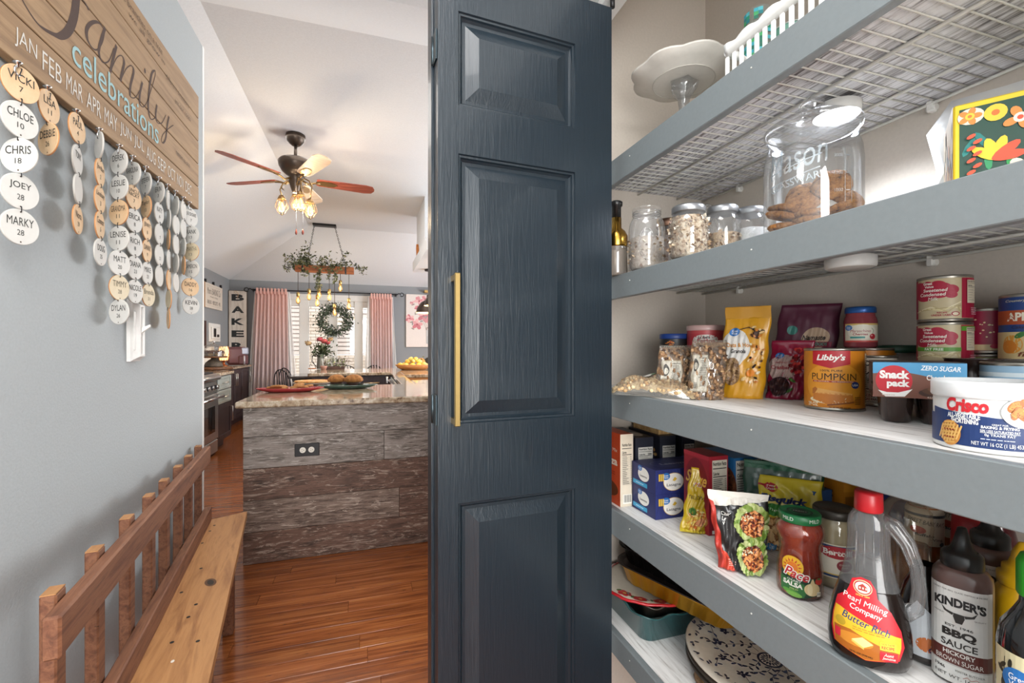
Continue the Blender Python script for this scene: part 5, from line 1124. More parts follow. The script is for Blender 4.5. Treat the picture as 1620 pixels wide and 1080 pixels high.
class Bag:
    """pillow-shaped pouch: width W, height H, depth D; tapers to crimped seals; sway leans the top"""
    def __init__(s, W, H, D, top=.10, base=.0, lean=0, skew=0, wr=.002, seed=1, basew=1, topw=1):
        s.W, s.H, s.D, s.top, s.base, s.lean, s.skew, s.wr, s.seed, s.bw, s.tw = W, H, D, top, base, lean, skew, wr, seed, basew, topw
    def th(s, u, w):
        k = max(0, 1-abs(u)**2.6)**.6; e = 1.0
        if w > 1-s.top: return 0
        ww = w/(1-s.top); e = (1-ww**2.2)**.75
        if s.base: e *= min(1, (w/s.base)**.6) if w < s.base else 1
        q = s.wr*(sin(9*u+17*w+s.seed)+sin(23*u-13*w+s.seed*2)+.7*sin(31*w+8*u))
        return max(0, s.D/2*k*e+q*min(1, k*e*3))
    def P(s, x, y, e, sg=-1):
        u = max(-1, min(1, x/(s.W/2))); w = max(0, min(1, y/s.H)); d = s.th(u, w)+.0006+e
        xs = x*(s.bw+(s.tw-s.bw)*w)
        return (xs+s.skew*w*s.H+.0015*sin(w*20+s.seed), sg*d+s.lean*w*s.H+.0008*sin(x*120)*(w > 1-s.top), w*s.H)
    def mesh(s, mat, nx=20, nz=26):
        m = MB(mat); R = []
        for j in range(nz+1):
            w = j/nz; r = [s.P(-s.W/2+s.W*i/nx, w*s.H, -.0004) for i in range(nx+1)]+[s.P(s.W/2-s.W*i/nx, w*s.H, -.0004, 1) for i in range(nx+1)]; R.append(r)
        return m.loft(R)
    def art(s): return Art(lambda x, y, e: s.P(x, y, e+.0005), .0035, both=True, de=.00018)
def bag(name, label, loc, rz, B, mat, cat='bag', pn='pouch'):
    t = thing(name, label, cat, loc, rz); B.mesh(mat).build(pn, t); return t, B.art()
def gv(a, x, y, r):
    a.ell(x, y, r*1.15, r*.85, '2a6fb4', 20).text('Great', x, y+r*.22, r*1.3, r*.42, 'f0f2f4', .01).text('Value', x, y-r*.28, r*1.3, r*.42, 'f0f2f4', .01)
# ================================================================ THIRD SHELF
z3 = SZ[2]
# pumpkin cans
orm = col('cf7f1d', .4)
t, a = can('large orange pumpkin puree can at the shelf front', 1319, 650, 2, .049, .118, orm)
a.ell(0, .05, .05, .04, 'e0952b', 24).rect(-.036, .026, .088, .113, 'b5202c').poly([(-.036, .088), (.026, .088), (-.005, .080)], 'b5202c').text("Libby's", -.005, .099, .046, .015, 'f2efe6', .03, .25)
a.text('100% PURE', -.004, .0755, .035, .004, '3a2410', .01).text('PUMPKIN', 0, .064, .074, .0125, '2c1a0c', .015).rect(-.035, .035, .0535, .0565, 'a8201f').text('ALL NATURAL · NO PRESERVATIVES', 0, .055, .066, .0016, 'f0e6d0')
a.ell(.035, .049, .0075, .0065, '2a3c78', 16).text('USA', .035, .049, .011, .004, 'f3f0ea', .02)
a.ell(-.006, .020, .035, .007, 'e9d9b4', 24).poly([(-.035, .020), (-.034, .034), (-.026, .041), (.030, .032), (.032, .019), (-.01, .012)], 'c87a30').poly([(-.034, .034), (-.026, .042), (.030, .033), (.028, .030), (-.03, .032)], 'e2a65a').poly([(-.036, .03), (-.036, .040), (-.030, .044), (-.026, .040), (-.031, .032)], 'b0682a').poly([(.032, .019), (-.01, .012), (-.01, .009), (.033, .016)], '8f4f1f')
a.small(.040, .02, .018, .016, 4, '7a4a18').text('29 OZ', -.035, .011, .02, .007, 'f0e2c0', .02).small(.01, .007, .05, .003, 1, '6a3c10')
a.rect(.060, .078, .012, .108, 'e3c9a0'); a.small(.069, .06, .014, .09, 22, '3c2a18'); a.build('printed_label', t)
lx, ly, _ = stand(1384, 636, z3, .038)
t2, a = can('second orange pumpkin can behind carrying cherry jar', 0, 0, 2, .049, .118, orm, loc=(atT(1372, 1.0)[0], atT(1372, 1.0)[1], z3)); a.rect(-.03, .03, .02, .03, 'a8201f').rect(-.05, .05, .085, .09, 'e0952b'); a.build('printed_label', t2)
pc_ = t2.location
R = .030; t = jar('cherry_jar', 'jar of maraschino cherries with blue lid atop orange can', (atT(1361, 1.0)[0], atT(1361, 1.0)[1], z3+.1185), facing(*atT(1361, 1.0)), [(R*.9, 0), (R, .004), (R, .058), (R*.92, .066), (R*.86, .070), (R*.86, .076)], glass('c05a64', .5, .05, name='cherry_glass'), inner=(col('5c0f1a', .25), [(R*.9, .003), (R, .008), (R, .058), (R*.9, .064)]))
lid(MB(), R*.93, .075, .014, col('23579b', .35, .3)).build('lid', t)
a = Art(cylmap(R, .0006), .006); a.rect(-.031, .042, .012, .052, 'e3dcc6').rect(-.031, .042, .0155, .012, 'c9463e').rect(-.031, .042, .052, .0485, 'd8b96a').ell(.004, .034, .028, .016, 'efe9d8', 24); gv(a, -.022, .043, .007); a.text('Maraschino', .0, .036, .036, .006, 'a8262e', .02, .2).text('Cherries', .0, .029, .026, .005, 'a8262e', .02, .2).rect(-.018, .008, .020, .024, '3f9d96').ell(.022, .024, .006, .006, 'b8202c', 14).ell(.020, .026, .002, .002, 'e9a0a0', 8).stroke([(.022, .03), (.024, .037), (.020, .042)], .0008, '5a7a3a').facts(.049, .032, .013, .038, 'e6dfca', lines=6, head=False); a.build('printed_label', t)
# baking powder
t, a = can('white baking powder tin with old-fashioned engraving between can and cups', 0, 0, 2, .033, .103, col('ddd6c6', .5), loc=(atT(1388, .94)[0], atT(1388, .94)[1], z3), name='baking_powder_tin')
a.text('CLABBER', .002, .087, .046, .011, '1c1a1a', .04).text('GIRL', .002, .076, .028, .009, '1c1a1a', .04).poly([(-.022, .034), (-.022, .062), (-.014, .070), (.014, .070), (.022, .062), (.022, .034)], '24282a').poly([(-.020, .036), (-.020, .061), (-.013, .068), (.013, .068), (.020, .061), (.020, .036)], 'c9cfc9')
g = random.Random(3)
for k in range(30): a.ell(g.uniform(-.016, .016), g.uniform(.038, .062), .0022, .0012, g.choice(('3c4442', '7c8682', '565e5c')), 7, g.random()*3); a.e -= .00004
a.text('DOUBLE ACTING', 0, .029, .036, .003, '2c2a28').text('BAKING POWDER', 0, .022, .054, .007, '8a1c22', .03).text('POLVO PARA HORNEAR', 0, .0145, .054, .0045, '6c1a20', .03).text('NET WT/PESO NETO 8.1 OZ', 0, .009, .050, .003, '2c2a28', .01); a.build('printed_label', t)
# pudding pack
px_, py_ = atT(1452, .70); t = thing('pudding_cup_pack', 'chocolate pudding cups in blue and brown printed sleeve', 'pudding pack', (px_, py_, z3), facing(px_, py_)+.10); t.scale = (.77, 1, 1)
cupm = col('3a2a26', .22, coat=.3); 
for dx in (-.030, .034):
    for dy in (.034, .100): c = MB(cupm).lathe([(.021, .0), (.024, .002), (.030, .052), (.0325, .0545), (.0325, .056)], 28).build('pudding_cup', t); c.location = (dx, dy, 0)
SH0, SH1, SW, SD = .041, .096, .0705, .135
sl = MB(col('6a4636', .45)); sl.box(-SW, SW, 0, SD, SH0, SH0+.001).box(-SW, SW, 0, SD, SH1-.001, SH1).box(-SW, SW, 0, .001, SH0, SH1).box(-SW, SW, SD-.001, SD, SH0, SH1); sl.build('printed_sleeve', t)
MB(cupm).box(-SW+.003, SW-.003, .002, SD-.002, .054, .058, b=.001).box(-SW+.004, SW-.004, .004, SD-.004, .060, SH1-.002, b=.003).build('upper_cups', t)
a = Art(flatmap(0), None); a.rect(-SW, SW, SH0, SH1, '744636').poly([(-SW, SH1), (-SW, .078), (-.03, .083), (.0, .078), (.04, .070), (SW, .072), (SW, SH1)], '4d9ac8')
a.ell(-.037, .0675, .029, .024, 'c5202e', 28).poly([(-.062, .052), (-.05, .042), (-.02, .043), (-.008, .055), (-.03, .049), (-.048, .049)], 'f2f0ec').text('Snack', -.036, .077, .047, .013, 'f6f3ee', .05).text('pack', -.030, .062, .036, .014, 'f6f3ee', .05)
a.text('ZERO SUGAR', .033, .0875, .058, .0075, 'f0f4f6', .02, .2, rot=-.03).text('Chocolate', .032, .0735, .038, .008, 'f3ece2', .02).small(.03, .066, .022, .002, 1, 'c9b6a8')
a.ell(.03, .050, .029, .007, '3f241a', 20).ell(.03, .053, .024, .006, '55331f', 20).ell(.026, .056, .012, .004, '6d442b', 16).small(-.045, .045, .03, .003, 1, 'd8c8bc').text('4-3.25 OZ', .022, .0435, .016, .0025, 'e8dccb'); a.build('printed_front', t)
a = Art(topmap(SH1), None); a.rect(-SW, SW, 0, SD, '5e9bc0').rect(-SW, SW, .03, SD, '54382e'); a.build('printed_top', t)
# shortening tub
R, H = .0535, .073; px_, py_ = atT(1572, .545); t = jar('shortening_tub', 'round white and navy shortening tub with white plastic lid', (px_, py_, z3), facing(px_, py_)+.02, [(R*.97, 0), (R*1.01, .002), (R*1.01, .005), (R, .006), (R, H-.006)], col('dcdcda', .35), 'tub', 56)
MB(col('e6e8e8', .3)).lathe([(R*1.02, H-.012), (R*1.045, H-.010), (R*1.045, H+.004), (R*1.02, H+.0075), (R*.97, H+.0078), (R*.95, H+.004), (.001, H+.004)], 56, cap='bottom').build('lid', t)
cmp_ = cylmap(R, .0006); a = Art(lambda x, y, e: cmp_(x*.70-.006, y, e), .008); a.rect(-.11, .11, .006, .040, '1e3566').poly([(-.085, .040), (-.085, .048), (-.04, .044), (.01, .041), (.085, .038), (.085, .036)], '1e3566')
a.text('Crisco', -.026, .053, .056, .0165, 'c5262f', .05, .1).text('SINCE 1911', -.018, .0635, .030, .003, '2c3c66', .01).text('ALL-VEGETABLE', -.030, .0405, .044, .0058, 'f0f0ec', .03).text('SHORTENING', -.028, .0345, .036, .0058, 'f0f0ec', .03)
a.text('GREAT FOR', .014, .0335, .018, .0018, 'e9e9e4').text('BAKING & FRYING', .014, .0302, .042, .0032, 'f0f0ec', .02).text('50% LESS SATURATED FAT', .014, .0258, .044, .003, 'f0f0ec', .01).rect(-.008, .036, .0236, .024, 'd8d8d4').text('0g TRANS FAT', .014, .0212, .034, .0034, 'f0f0ec', .01).small(.012, .0168, .056, .002, 1, 'c9cdd8').text('NET WT 16 OZ (1 LB) 453g', .012, .0105, .060, .0056, 'f0f0ec', .04)
a.ell(-.048, .019, .0165, .0150, 'c98a42', 28); 
for k in range(-3, 4): a.stroke([(-.048+k*.005-.004, .008+abs(k)*.0015), (-.048+k*.005+.003, .031-abs(k)*.001)], .0023, 'e6b76c'); a.stroke([(-.061+abs(k)*.0018, .019+k*.004), (-.035-abs(k)*.0018, .0205+k*.004)], .0019, 'e0ab5c')
for k in range(8): a.ell(-.055+.0045*(k % 4), .014+.009*(k//4), .0012, .0012, '8c1c22', 7)
a.ell(.041, .048, .026, .0165, 'efeeea', 28)
g = random.Random(2)
for (x, y, rx, ry, rt) in ((.030, .055, .010, .006, .5), (.045, .058, .011, .006, -.3), (.052, .049, .012, .007, .4), (.038, .047, .011, .0065, -.6), (.048, .040, .010, .005, .3), (.058, .041, .008, .005, .1), (.029, .046, .006, .004, 1.2)):
    a.ell(x, y, rx, ry, 'a8601e', 14, rt).ell(x+.0008, y+.001, rx*.8, ry*.7, 'c87c2a', 12, rt).specks(x, y, rx*.8, ry*.7, ('e0a04a', '8f4a14'), 10, .0008, int(x*1e3))
a.facts(.074, .032, .022, .060, 'e8e8e4'); a.build('printed_label', t)
# condensed milk
cm1 = col('c9b994', .4)
def milk(label, loc, R=.0375, H=.080, green=False, z0=0, off=0):
    t, a = can(label, 0, 0, 2, R, H, cm1, loc=loc, z0=z0, off=off)
    a.rect(.022, .075, .006, H-.006, 'a31c3a').rect(-.12, -.045, .006, H-.006, 'a31c3a')
    for (x, y, r) in ((-.030, .052, .020), (-.008, .056, .019), (.006, .056, .012), (-.040, .062, .014), (-.010, .064, .012), (.008, .047, .008), (-.025, .064, .012)): a.ell(x, y, r, r*.75, 'ae1e3c', 20)
    a.text('Great', -.024, .069, .014, .005, 'f2ede2', .03).text('Value', -.022, .063, .014, .004, 'f2ede2', .03).text('Sweetened', -.014, .0565, .034, .006, 'f2ede2', .02, .15).text('Condensed', -.018, .049, .038, .006, 'f2ede2', .02, .15).text('Milk', -.016, .041, .014, .006, 'f2ede2', .02, .15)
    for k in range(4): a.stroke([(-.045+.01*k, .018+.003*k), (-.02+.008*k, .026-.003*k), (.0+.005*k, .022+.002*k), (.02, .034-.006*k)], .0022, ('e8dcb8', 'b9a679', 'dccf9f', 'c2b083')[k])
    if green: a.rect(-.045, .022, .030, .037, '5c9a34').text('FAT FREE', -.014, .0335, .026, .0045, 'eef2e2', .03).rect(.022, .075, .066, .074, '5c9a34')
    else: a.text('RECIPE', -.004, .016, .013, .0028, 'a8203a', .02).text('UNDER LABEL', -.005, .0115, .026, .0032, 'a8203a', .02).ell(.013, .0135, .0055, .004, 'a8203a', 14).ell(.013, .0135, .004, .0028, 'e6d9ba', 12)
    a.facts(.040, .052, .020, .040, 'd9ccb4', lines=6); a.small(.044, .018, .024, .014, 4, 'd8b0b8'); a.build('printed_label', t)
mz = z3; ml = atT(1494, .83)
milk('hidden bottom condensed milk can of the stack behind pudding pack', (ml[0], ml[1], mz), H=.082, z0=0)
milk('middle condensed milk can with green fat free band', (ml[0], ml[1], mz), H=.082, green=True, z0=.0825)
milk('topmost condensed milk can on the fat free one', (ml[0], ml[1], mz), H=.082, z0=.165, off=.03)
m2 = atT(1563, .815)
t, a = can('red can at the back beside the condensed milk stack', 0, 0, 2, .0335, .080, col('93193a', .4), loc=(m2[0], m2[1], mz), z0=.1085); a.specks(-.01, .045, .02, .02, ('e6cfa0',), 14, .0018, 4).ell(-.034, .045, .012, .012, 'd8c9a2', 18).rect(-.045, .02, .006, .016, 'cdb98c').facts(.030, .052, .018, .038, 'd9ccb4', lines=6).ell(.008, .013, .006, .004, 'a8203a', 12); a.build('printed_label', t)
t, a = can('bottom can with green band beneath the red can', 0, 0, 2, .0335, .108, col('8a1836', .4), loc=(m2[0], m2[1], mz)); a.rect(-.05, .06, .092, .102, '5c9a34').text('FAT FREE', .0, .097, .03, .006, 'e8f0d8', .02); a.build('printed_label', t)
gj = atT(1424, .98); t = jar('glass_jar', 'clear glass jar with dark green lid behind pudding pack', (gj[0], gj[1], z3), facing(*gj), [(.036, 0), (.039, .005), (.039, .095), (.034, .103), (.034, .11)], clr); lid(MB(), .0385, .108, .016, col('1f4a36', .4)).build('lid', t); MB(oats).lathe([(.034, .004), (.036, .01), (.036, .05), (.001, .052)], 24).build('contents', t)
# apricot can and blue tin
ap = atT(1632, .745); t, a = can('tall blue and orange apricot filling can at right edge', 0, 0, 2, .037, .112, col('22407e', .4), loc=(ap[0], ap[1], z3), z0=.0945)
a.rect(-.06, .06, .062, .085, 'b5522a').text('APRICOT', .002, .0745, .062, .014, 'efe6d2', .04).text('Cake & Pastry', .0, .057, .045, .007, '2c2a50', .02, .2).rect(-.06, .06, .006, .05, 'd9c08c').ell(-.022, .03, .013, .015, 'e09a3a', 18).ell(-.026, .026, .010, .011, 'd9822a', 16).ell(-.012, .045, .008, .004, '3f7a3a', 10, .6).text('filling', .005, .013, .04, .010, '7a3b1e', .02, .2).text('Country', -.018, .100, .026, .005, 'd8d2b8', .01, .3); a.build('printed_label', t)
for i in range(1): t, a = can('short steel can supporting the apricot filling can', 0, 0, 2, .037, .094, tin, loc=(ap[0], ap[1], z3)); a.rect(-.05, .05, .01, .085, '8a9aa0'); a.build('printed_label', t)
sv = atT(1612, .66); t, a = can('pale blue tin with dark script lettering behind the tub', 0, 0, 2, .040, .099, col('8fb0c8', .35), loc=(sv[0], sv[1], z3), name='blue_tin'); a.rect(-.07, .07, .078, .084, 'c9d6dc').text('SaVe', -.012, .060, .050, .022, '1c2c4c', .02, .25).poly([(.0, .045), (.03, .075), (.036, .075), (.012, .045)], 'd8d0b8'); a.build('printed_label', t)
dk = atT(1543, .745); t = thing('dark_cup_stack', 'dark brown pudding cup pack behind the printed sleeve', 'pudding pack', (dk[0], dk[1], z3), facing(*dk)); MB(cupm).lathe([(.028, 0), (.034, .05), (.036, .052), (.036, .06), (.034, .062), (.038, .10), (.04, .102)], 24).build('cups', t)
# bags of nuts
nut = blotch('walnut_pieces', ['35241a', '6b4d36', '977454', 'bb9a75', '4d3626'], 75, .7, 1.0, pos=[.3, .42, .52, .64, .72]); film = glass('efeae0', .10, .07, .12, 'clear_film')
def nutbag(label, u, v, tt, W, H, off, skew, lean, lab):
    loc, rz = at(u, tt, z3, off); B = Bag(W, H, .05, .03, .0, lean, skew, .0012, u, 1, .92); t = thing('nut_bag', label, 'bag', loc, rz); t.scale = (1.05, 1, 1.16)
    q = Bag(W*.95, H*.96, .046, .04, .0, lean, skew, .004, u+3); q.mesh(nut, 34, 36).build('walnut_pieces', t); B.mesh(film).build('clear_film', t)
    g = random.Random(u); m = MB()
    for i in range(260):
        x = g.uniform(-.45, .45)*W; y = g.uniform(.06, .9)*H
        if lab[0]-.004 < x < lab[1]+.004 and lab[2]-.004 < y < lab[3]+.004: continue
        p = q.P(x, y, .001); m.blob(p, .004*g.uniform(.6, 1.5), .0025, .004*g.uniform(.5, 1.2), mat=g.choice(nutc), n=5, m=3)
    tag(m.build('nut_chunks', t, clean=False), kind='stuff')
    a = B.art(); x0, x1, y0, y1 = lab; a.e += .0022; a.rect(x0, x1, y0, y1, 'a89f8c').rect(x0+.002, x1-.002, y0+.002, y1-.002, 'b9b3a5'); cx = x0+(x1-x0)*.68; cw_ = (x1-x0)*.56
    a.text('Nutrition Facts', cx, y1-.006, cw_*.9, .004, '1c1c1c', .02).small(cx, (y0+y1)/2, cw_*.9, (y1-y0)*.72, 16, '3c3a36'); a.ell(x0+(x1-x0)*.18, y1-.020, (x1-x0)*.13, .013, '4a4844', 16).ell(x0+(x1-x0)*.18, y1-.022, (x1-x0)*.09, .007, 'bcb6a8', 12).small(x0+(x1-x0)*.2, y0+.012, (x1-x0)*.28, .012, 4, '55534f'); a.build('paper_label', t)
nutc = [col(c, .7) for c in ('6d4f38', '94714f', 'b8946c', '4a3324', 'a98260')]
nutbag('left walnut bag with white nutrition label, behind flat bag', 1066, 605, 1.12, .092, .107, .35, .12, .08, (-.040, .006, .010, .075))
nutbag('right walnut bag with slanted label beside yellow pouch', 1115, 618, 1.055, .078, .117, .25, .1, .05, (-.036, -.004, .016, .088))
# flat bag
px_, py_ = atT(1032, 1.12); t = thing('flat_nut_bag', 'clear bag of pale pecans lying flat at shelf edge', 'bag', (px_+.02, py_+.01, z3+.001), facing(px_, py_)-.28); t.scale = (1, 1, 1.55)
def flatp(u, w, e=0): k = (max(0, 1-abs(u)**3))**.5*(max(0, 1-abs(w)**3))**.5; return (.105*u*(1+.03*sin(w*5)), .065*w*(1+.04*sin(u*4)), .0005+.034*k*(.9+.1*sin(6*u+4*w))*(1-.35*max(0, u))+e)
m = MB(film); m.loft([[flatp(-1+2*i/24, -1+2*j/16) for i in range(25)] for j in range(17)], cap=False, closed=False); m.build('clear_film', t)
pn_ = blotch('pale_nuts', ['7b5c3d', 'b3915f', 'd3b98a', 'e3d2ac', '8f6f48'], 60, .75, 1.0); m = MB(pn_); m.loft([[flatp((-1+2*i/30)*.95, (-1+2*j/20)*.93, -.003-.0015*((i*7+j*13) % 3)) for i in range(31)] for j in range(21)], cap=False, closed=False); m.build('pale_nuts', t)
g = random.Random(2); m = MB(); pc2 = [col(c, .75) for c in ('c9a97c', 'ddc79f', 'a9855a', 'b59468')]
for i in range(300): u_, w_ = g.uniform(-.9, .9), g.uniform(-.95, .8); p = flatp(u_, w_, -.003); m.blob(p, .006*g.uniform(.6, 1.2), .0035, .003, mat=g.choice(pc2), n=6, m=3)
tag(m.build('nut_chunks', t, clean=False), kind='stuff')
a = Art(lambda x, y, e: flatp(x, y, e+.0008), .12, both=True); a.poly([(-.75, -.15), (-.2, .05), (.1, .75), (-.5, .75)], 'd9d3c8').poly([(-.2, .2), (-.1, .2), (.02, .5), (-.1, .5)], '5f8a5a').poly([(-.6, .0), (-.35, .1), (-.38, .2), (-.62, .1)], 'c98a7a'); a.build('paper_label', t)
# canisters behind
ct = atT(1067, 1.27); t, a = can('blue-lidded espresso canister behind the walnut bags', 0, 0, 2, .038, .148, col('1c2026', .4), loc=(ct[0], ct[1], z3), name='espresso_canister', cat='canister'); MB(col('1f3f86', .4)).lathe([(.0395, .142), (.040, .144), (.040, .154), (.038, .156), (.001, .156)], 32).build('lid', t)
a.rect(-.06, .06, .108, .132, '24211f').specks(-.012, .130, .012, .006, ('b5482c', 'd88a3c'), 12, .002).text('ESPRESSO', 0, .118, .058, .010, 'd8d4c8', .03); a.build('printed_label', t)
ct = atT(1116, 1.22); t, a = can('coral red farina canister with clear lid behind walnut bag', 0, 0, 2, .046, .172, col('b8474a', .45), loc=(ct[0], ct[1], z3), name='farina_canister', cat='canister'); MB(col('c9a5a0', .35)).lathe([(.0475, .163), (.048, .165), (.048, .175), (.046, .177), (.001, .175)], 36).build('lid', t)
a.rect(-.06, .065, .123, .155, 'b43c44').ell(.0, .140, .032, .012, 'd9d4cc', 22).text('La Bella', -.004, .145, .03, .007, '1c1a1a', .03, .2).text('Farina', .002, .136, .044, .010, 'a8262e', .04).rect(-.06, .065, .06, .096, '4a4c58').ell(0, .106, .02, .014, '24303c', 18); a.build('printed_label', t)
t = carton('small_red_box', 'tiny red and white box behind the yellow pouch', *(lambda p: (p[0], p[1], p[0]+.04, p[1]+.03))(atT(1129, 1.17)), z3, .018, col('a3262c', .45)); front(t).rect(.004, .036, .003, .010, 'd8d2c8').build('printed_front', t)
# granola
loc, rz = sit(1172, 630, 2, .015, -.12); B = Bag(.083, .158, .036, .13, .0, .0, .09, .0014, 4, 1, 1.02); t, a = bag('granola_pouch', 'tall yellow granola pouch with oats and honey print', loc, rz, B, col('cf951c', .35, coat=.2, bs=15)); t.scale = (1.14, 1, 1.36)
a.rect(-.041, .041, .137, .157, 'bf8818').ell(-.016, .088, .026, .030, 'd9d6d0', 28).poly([(-.036, .070), (-.030, .050), (-.012, .048), (-.002, .060), (.004, .072)], 'd9d6d0'); gv(a, -.020, .114, .0085)
a.text('Oats & Honey', -.006, .0905, .056, .0095, 'd08a1c', .02).text('Granola', -.012, .081, .028, .007, '2c2420', .02).ell(-.020, .046, .017, .024, '8a6a48', 24).specks(-.020, .046, .016, .022, ('b3916a', 'c9a97c', '6b4d34', '9c7a54'), 34, .0028, 2)
a.stroke([(-.012, .118), (.004, .122), (.016, .116), (.019, .106)], .0016, '3a2418').ell(.020, .108, .008, .0045, '4a2c1c', 14, -.7).ell(.026, .114, .008, .004, '3a2418', 14, .1)
g = random.Random(9)
for k in range(34): x = g.uniform(.010, .036); y = g.uniform(.028, .128); a.ell(x, y, .004*g.uniform(.5, 1.2), .002, g.choice(('e6c48a', '5a3820', 'c97a2c', 'efe0bc', '2c2018')), 9, g.random()*3); a.e -= .00003
a.ell(.016, .044, .008, .006, 'e0872c', 14, .4).ell(.003, .034, .005, .003, 'e6c48a', 10, .6); a.build('printed_front', t)
# maroon arrowroot bag, cranberries
loc, rz = at(1262, 1.095, z3, .05); B = Bag(.135, .222, .045, .06, .0, .02, .12, .002, 7, 1, .9); t, a = bag('starch_bag', 'big maroon arrowroot starch bag at the back', loc, rz, B, col('4f1830', .5, bs=15))
a.ell(.018, .140, .030, .026, 'b59c84', 26).text('Namaste', .014, .142, .050, .012, '1c1418', .03, .15).rect(-.01, .055, .120, .132, '7c2038').text('FOODS', .03, .1265, .03, .007, '3f9a86', .02).ell(-.034, .160, .012, .011, '3f7f76', 16).rect(-.055, .062, .030, .098, 'c2b2a2').text('gluten free', .015, .092, .04, .005, '2c2226', .01).text('starch', .026, .078, .050, .013, '4c1c30', .02).text('arrow-root', .014, .060, .076, .013, '4c1c30', .02).text('567 g', .034, .040, .022, .005, '2c2226', .02); a.build('printed_front', t)
loc, rz = sit(1238, 632, 2, .015, -.12); loc = (loc[0]+.01, loc[1]+.005, loc[2]); B = Bag(.082, .135, .036, .09, .0, .03, .14, .0025, 11, .92, 1.05); t, a = bag('cranberry_pouch', 'crimson dried cranberry pouch beside the yellow pouch', loc, rz, B, col('8c1838', .25, coat=.4, bs=15))
a.ell(-.012, .072, .030, .030, 'c2a8a0', 26); gv(a, -.022, .100, .008); a.text('Sweetened Dried', -.008, .085, .040, .005, 'a8243a', .0, .2).text('Cranberries', -.008, .073, .056, .0085, 'a3182f', .02)
g = random.Random(4)
for k in range(44): x = g.uniform(.004, .040); y = g.uniform(.062, .118); a.ell(x, y, .0042, .0040, g.choice(('b5202a', '8c141e', 'd0403c', '6c1018')), 10); a.e -= .00003
a.ell(.030, .113, .005, .004, '9cb03a', 10).ell(-.012, .030, .022, .022, '2c1418', 22).specks(-.012, .03, .018, .018, ('3c1c1e', '4a2a24'), 18, .003).ell(.010, .022, .008, .003, '3f6a2c', 10, .7).ell(.014, .045, .009, .003, '4d7a34', 10, -.5); a.build('printed_front', t)
# ================================================================ FOURTH SHELF
z4 = SZ[3]
navy = col('232c5c', .4, coat=.2, bs=40)
t = carton('orange_box', 'orange and cream carton partly hidden by the door', .657, 1.09, .697, 1.25, z4, .197, col('c8502c', .5))
a = left(t); a.rect(-.16, 0, 0, .197, 'c8502c').text('Pizza', -.052, .118, .075, .022, 'f0e4d0', .04).text('Crust Mix', -.05, .150, .07, .010, 'f0e4d0', .01).small(-.05, .085, .07, .012, 2, '8a2c18').ell(-.06, .04, .05, .022, '6b3a22', 20); a.build('printed_side', t)
a = front(t); a.rect(0, .04, 0, .197, 'd9cdb8').facts(.020, .115, .032, .12, 'd9cdb8', lines=16); a.rect(.006, .034, .008, .034, 'e9e4d8')
for k in range(9): a.rect(.009+k*.0026, .0098+k*.0026+(k % 3)*.0005, .012, .032, '2c2826')
a.build('printed_front', t)
for i, (x0, x1, lb, nm) in enumerate(((.712, .770, 'dark pasta carton with nutrition panel, nearest the orange box', '200'), (.792, .845, 'dark pasta carton in the middle of the back row', '200'), (.868, .910, 'dark pasta carton at the right of the back row', '210'))):
    t = carton('pasta_box', lb, x0, 1.102, x1, 1.262, z4, .182, col('23242e', .4), 'box'); W_ = x1-x0
    a = front(t); a.rect(0, W_, 0, .182, '262833').facts(W_*.56, .112, W_*.8, .085, 'd2cfc6', nm, lines=6); a.build('printed_front', t)
    a = left(t); a.rect(-.16, 0, 0, .182, '20222c'); a.ell(-.05, .12, .03, .02, '3a3c4a', 18).specks(-.03, .10, .02, .04, ('b88a4c', 'c9a66c'), 8, .006, i); a.build('printed_side', t)
    Art(topmap(.182)).rect(.004, W_-.004, .01, .15, '2c3040').ell(W_/2, .05, W_*.35, .03, 'b8b4ac', 18).build('printed_top', t)
t = carton('crouton_bag_box', 'beige pack lying on top of the back-row cartons', .80, 1.12, .93, 1.25, z4+.1825, .05, blotch('crouton', ['8a6a42', 'b8945f', 'd0b483'], 50, .8, .6), 'box'); Art(topmap(.05)).rect(.02, .11, .02, .1, 'a8875a').build('printed_top', t)
for i in range(2):
    t = carton('lasagna_box', ('lower blue lasagna box on the fourth shelf', 'upper blue lasagna box stacked on the other')[i], .692, .981, .90, 1.087, z4+.0625*i, .062, navy)
    a = front(t); a.rect(0, .208, 0, .062, '27306a')
    g = random.Random(4)
    for k in range(26): x = g.uniform(0, .2); a.stroke([(x, g.uniform(0, .03)), (x+.01, g.uniform(.02, .05)), (x+.004, .06)], .001, g.choice(('3a4684', '1c2350')))
    a.ell(.053, .030, .031, .023, 'c9a24a', 28).ell(.053, .030, .0297, .0218, 'ece9e2', 28); gv(a, .030, .045, .0105); a.text('Lasagna', .053, .022, .042, .0095, '2a2a30', .01).poly([(.049, .034), (.056, .031), (.063, .037), (.056, .042)], 'd9b23c')
    for k in range(3): a.rect(.008+k*.0055, .012+k*.0055, .034, .052, 'dcb63e')
    a.rect(.120, .20, .01, .05, 'd5d2c8').text('Nutrition Facts', .16, .046, .07, .005, '222', .02) if False else None
    a.build('printed_front', t)
    a = left(t); a.rect(-.106, 0, 0, .062, '232a5e').ell(-.052, .038, .025, .018, 'ece9e2', 24); gv(a, -.068, .052, .0085); a.text('Lasagna', -.052, .033, .032, .007, '2a2a30', .02).rect(-.100, -.035, .006, .017, '3ba0cc').small(-.068, .0115, .05, .004, 1, 'd8e6ee'); a.rect(-.106, -.100, .0, .062, '1a1f48'); a.build('printed_side', t)
    a = Art(topmap(.062)); a.rect(0, .208, 0, .106, '272f62').ell(.09, .05, .07, .034, '4c547e', 28).ell(.09, .05, .067, .031, '30386c', 28).text('Lasagna', .09, .045, .085, .018, 'a8acc0', .02); a.build('printed_top', t)
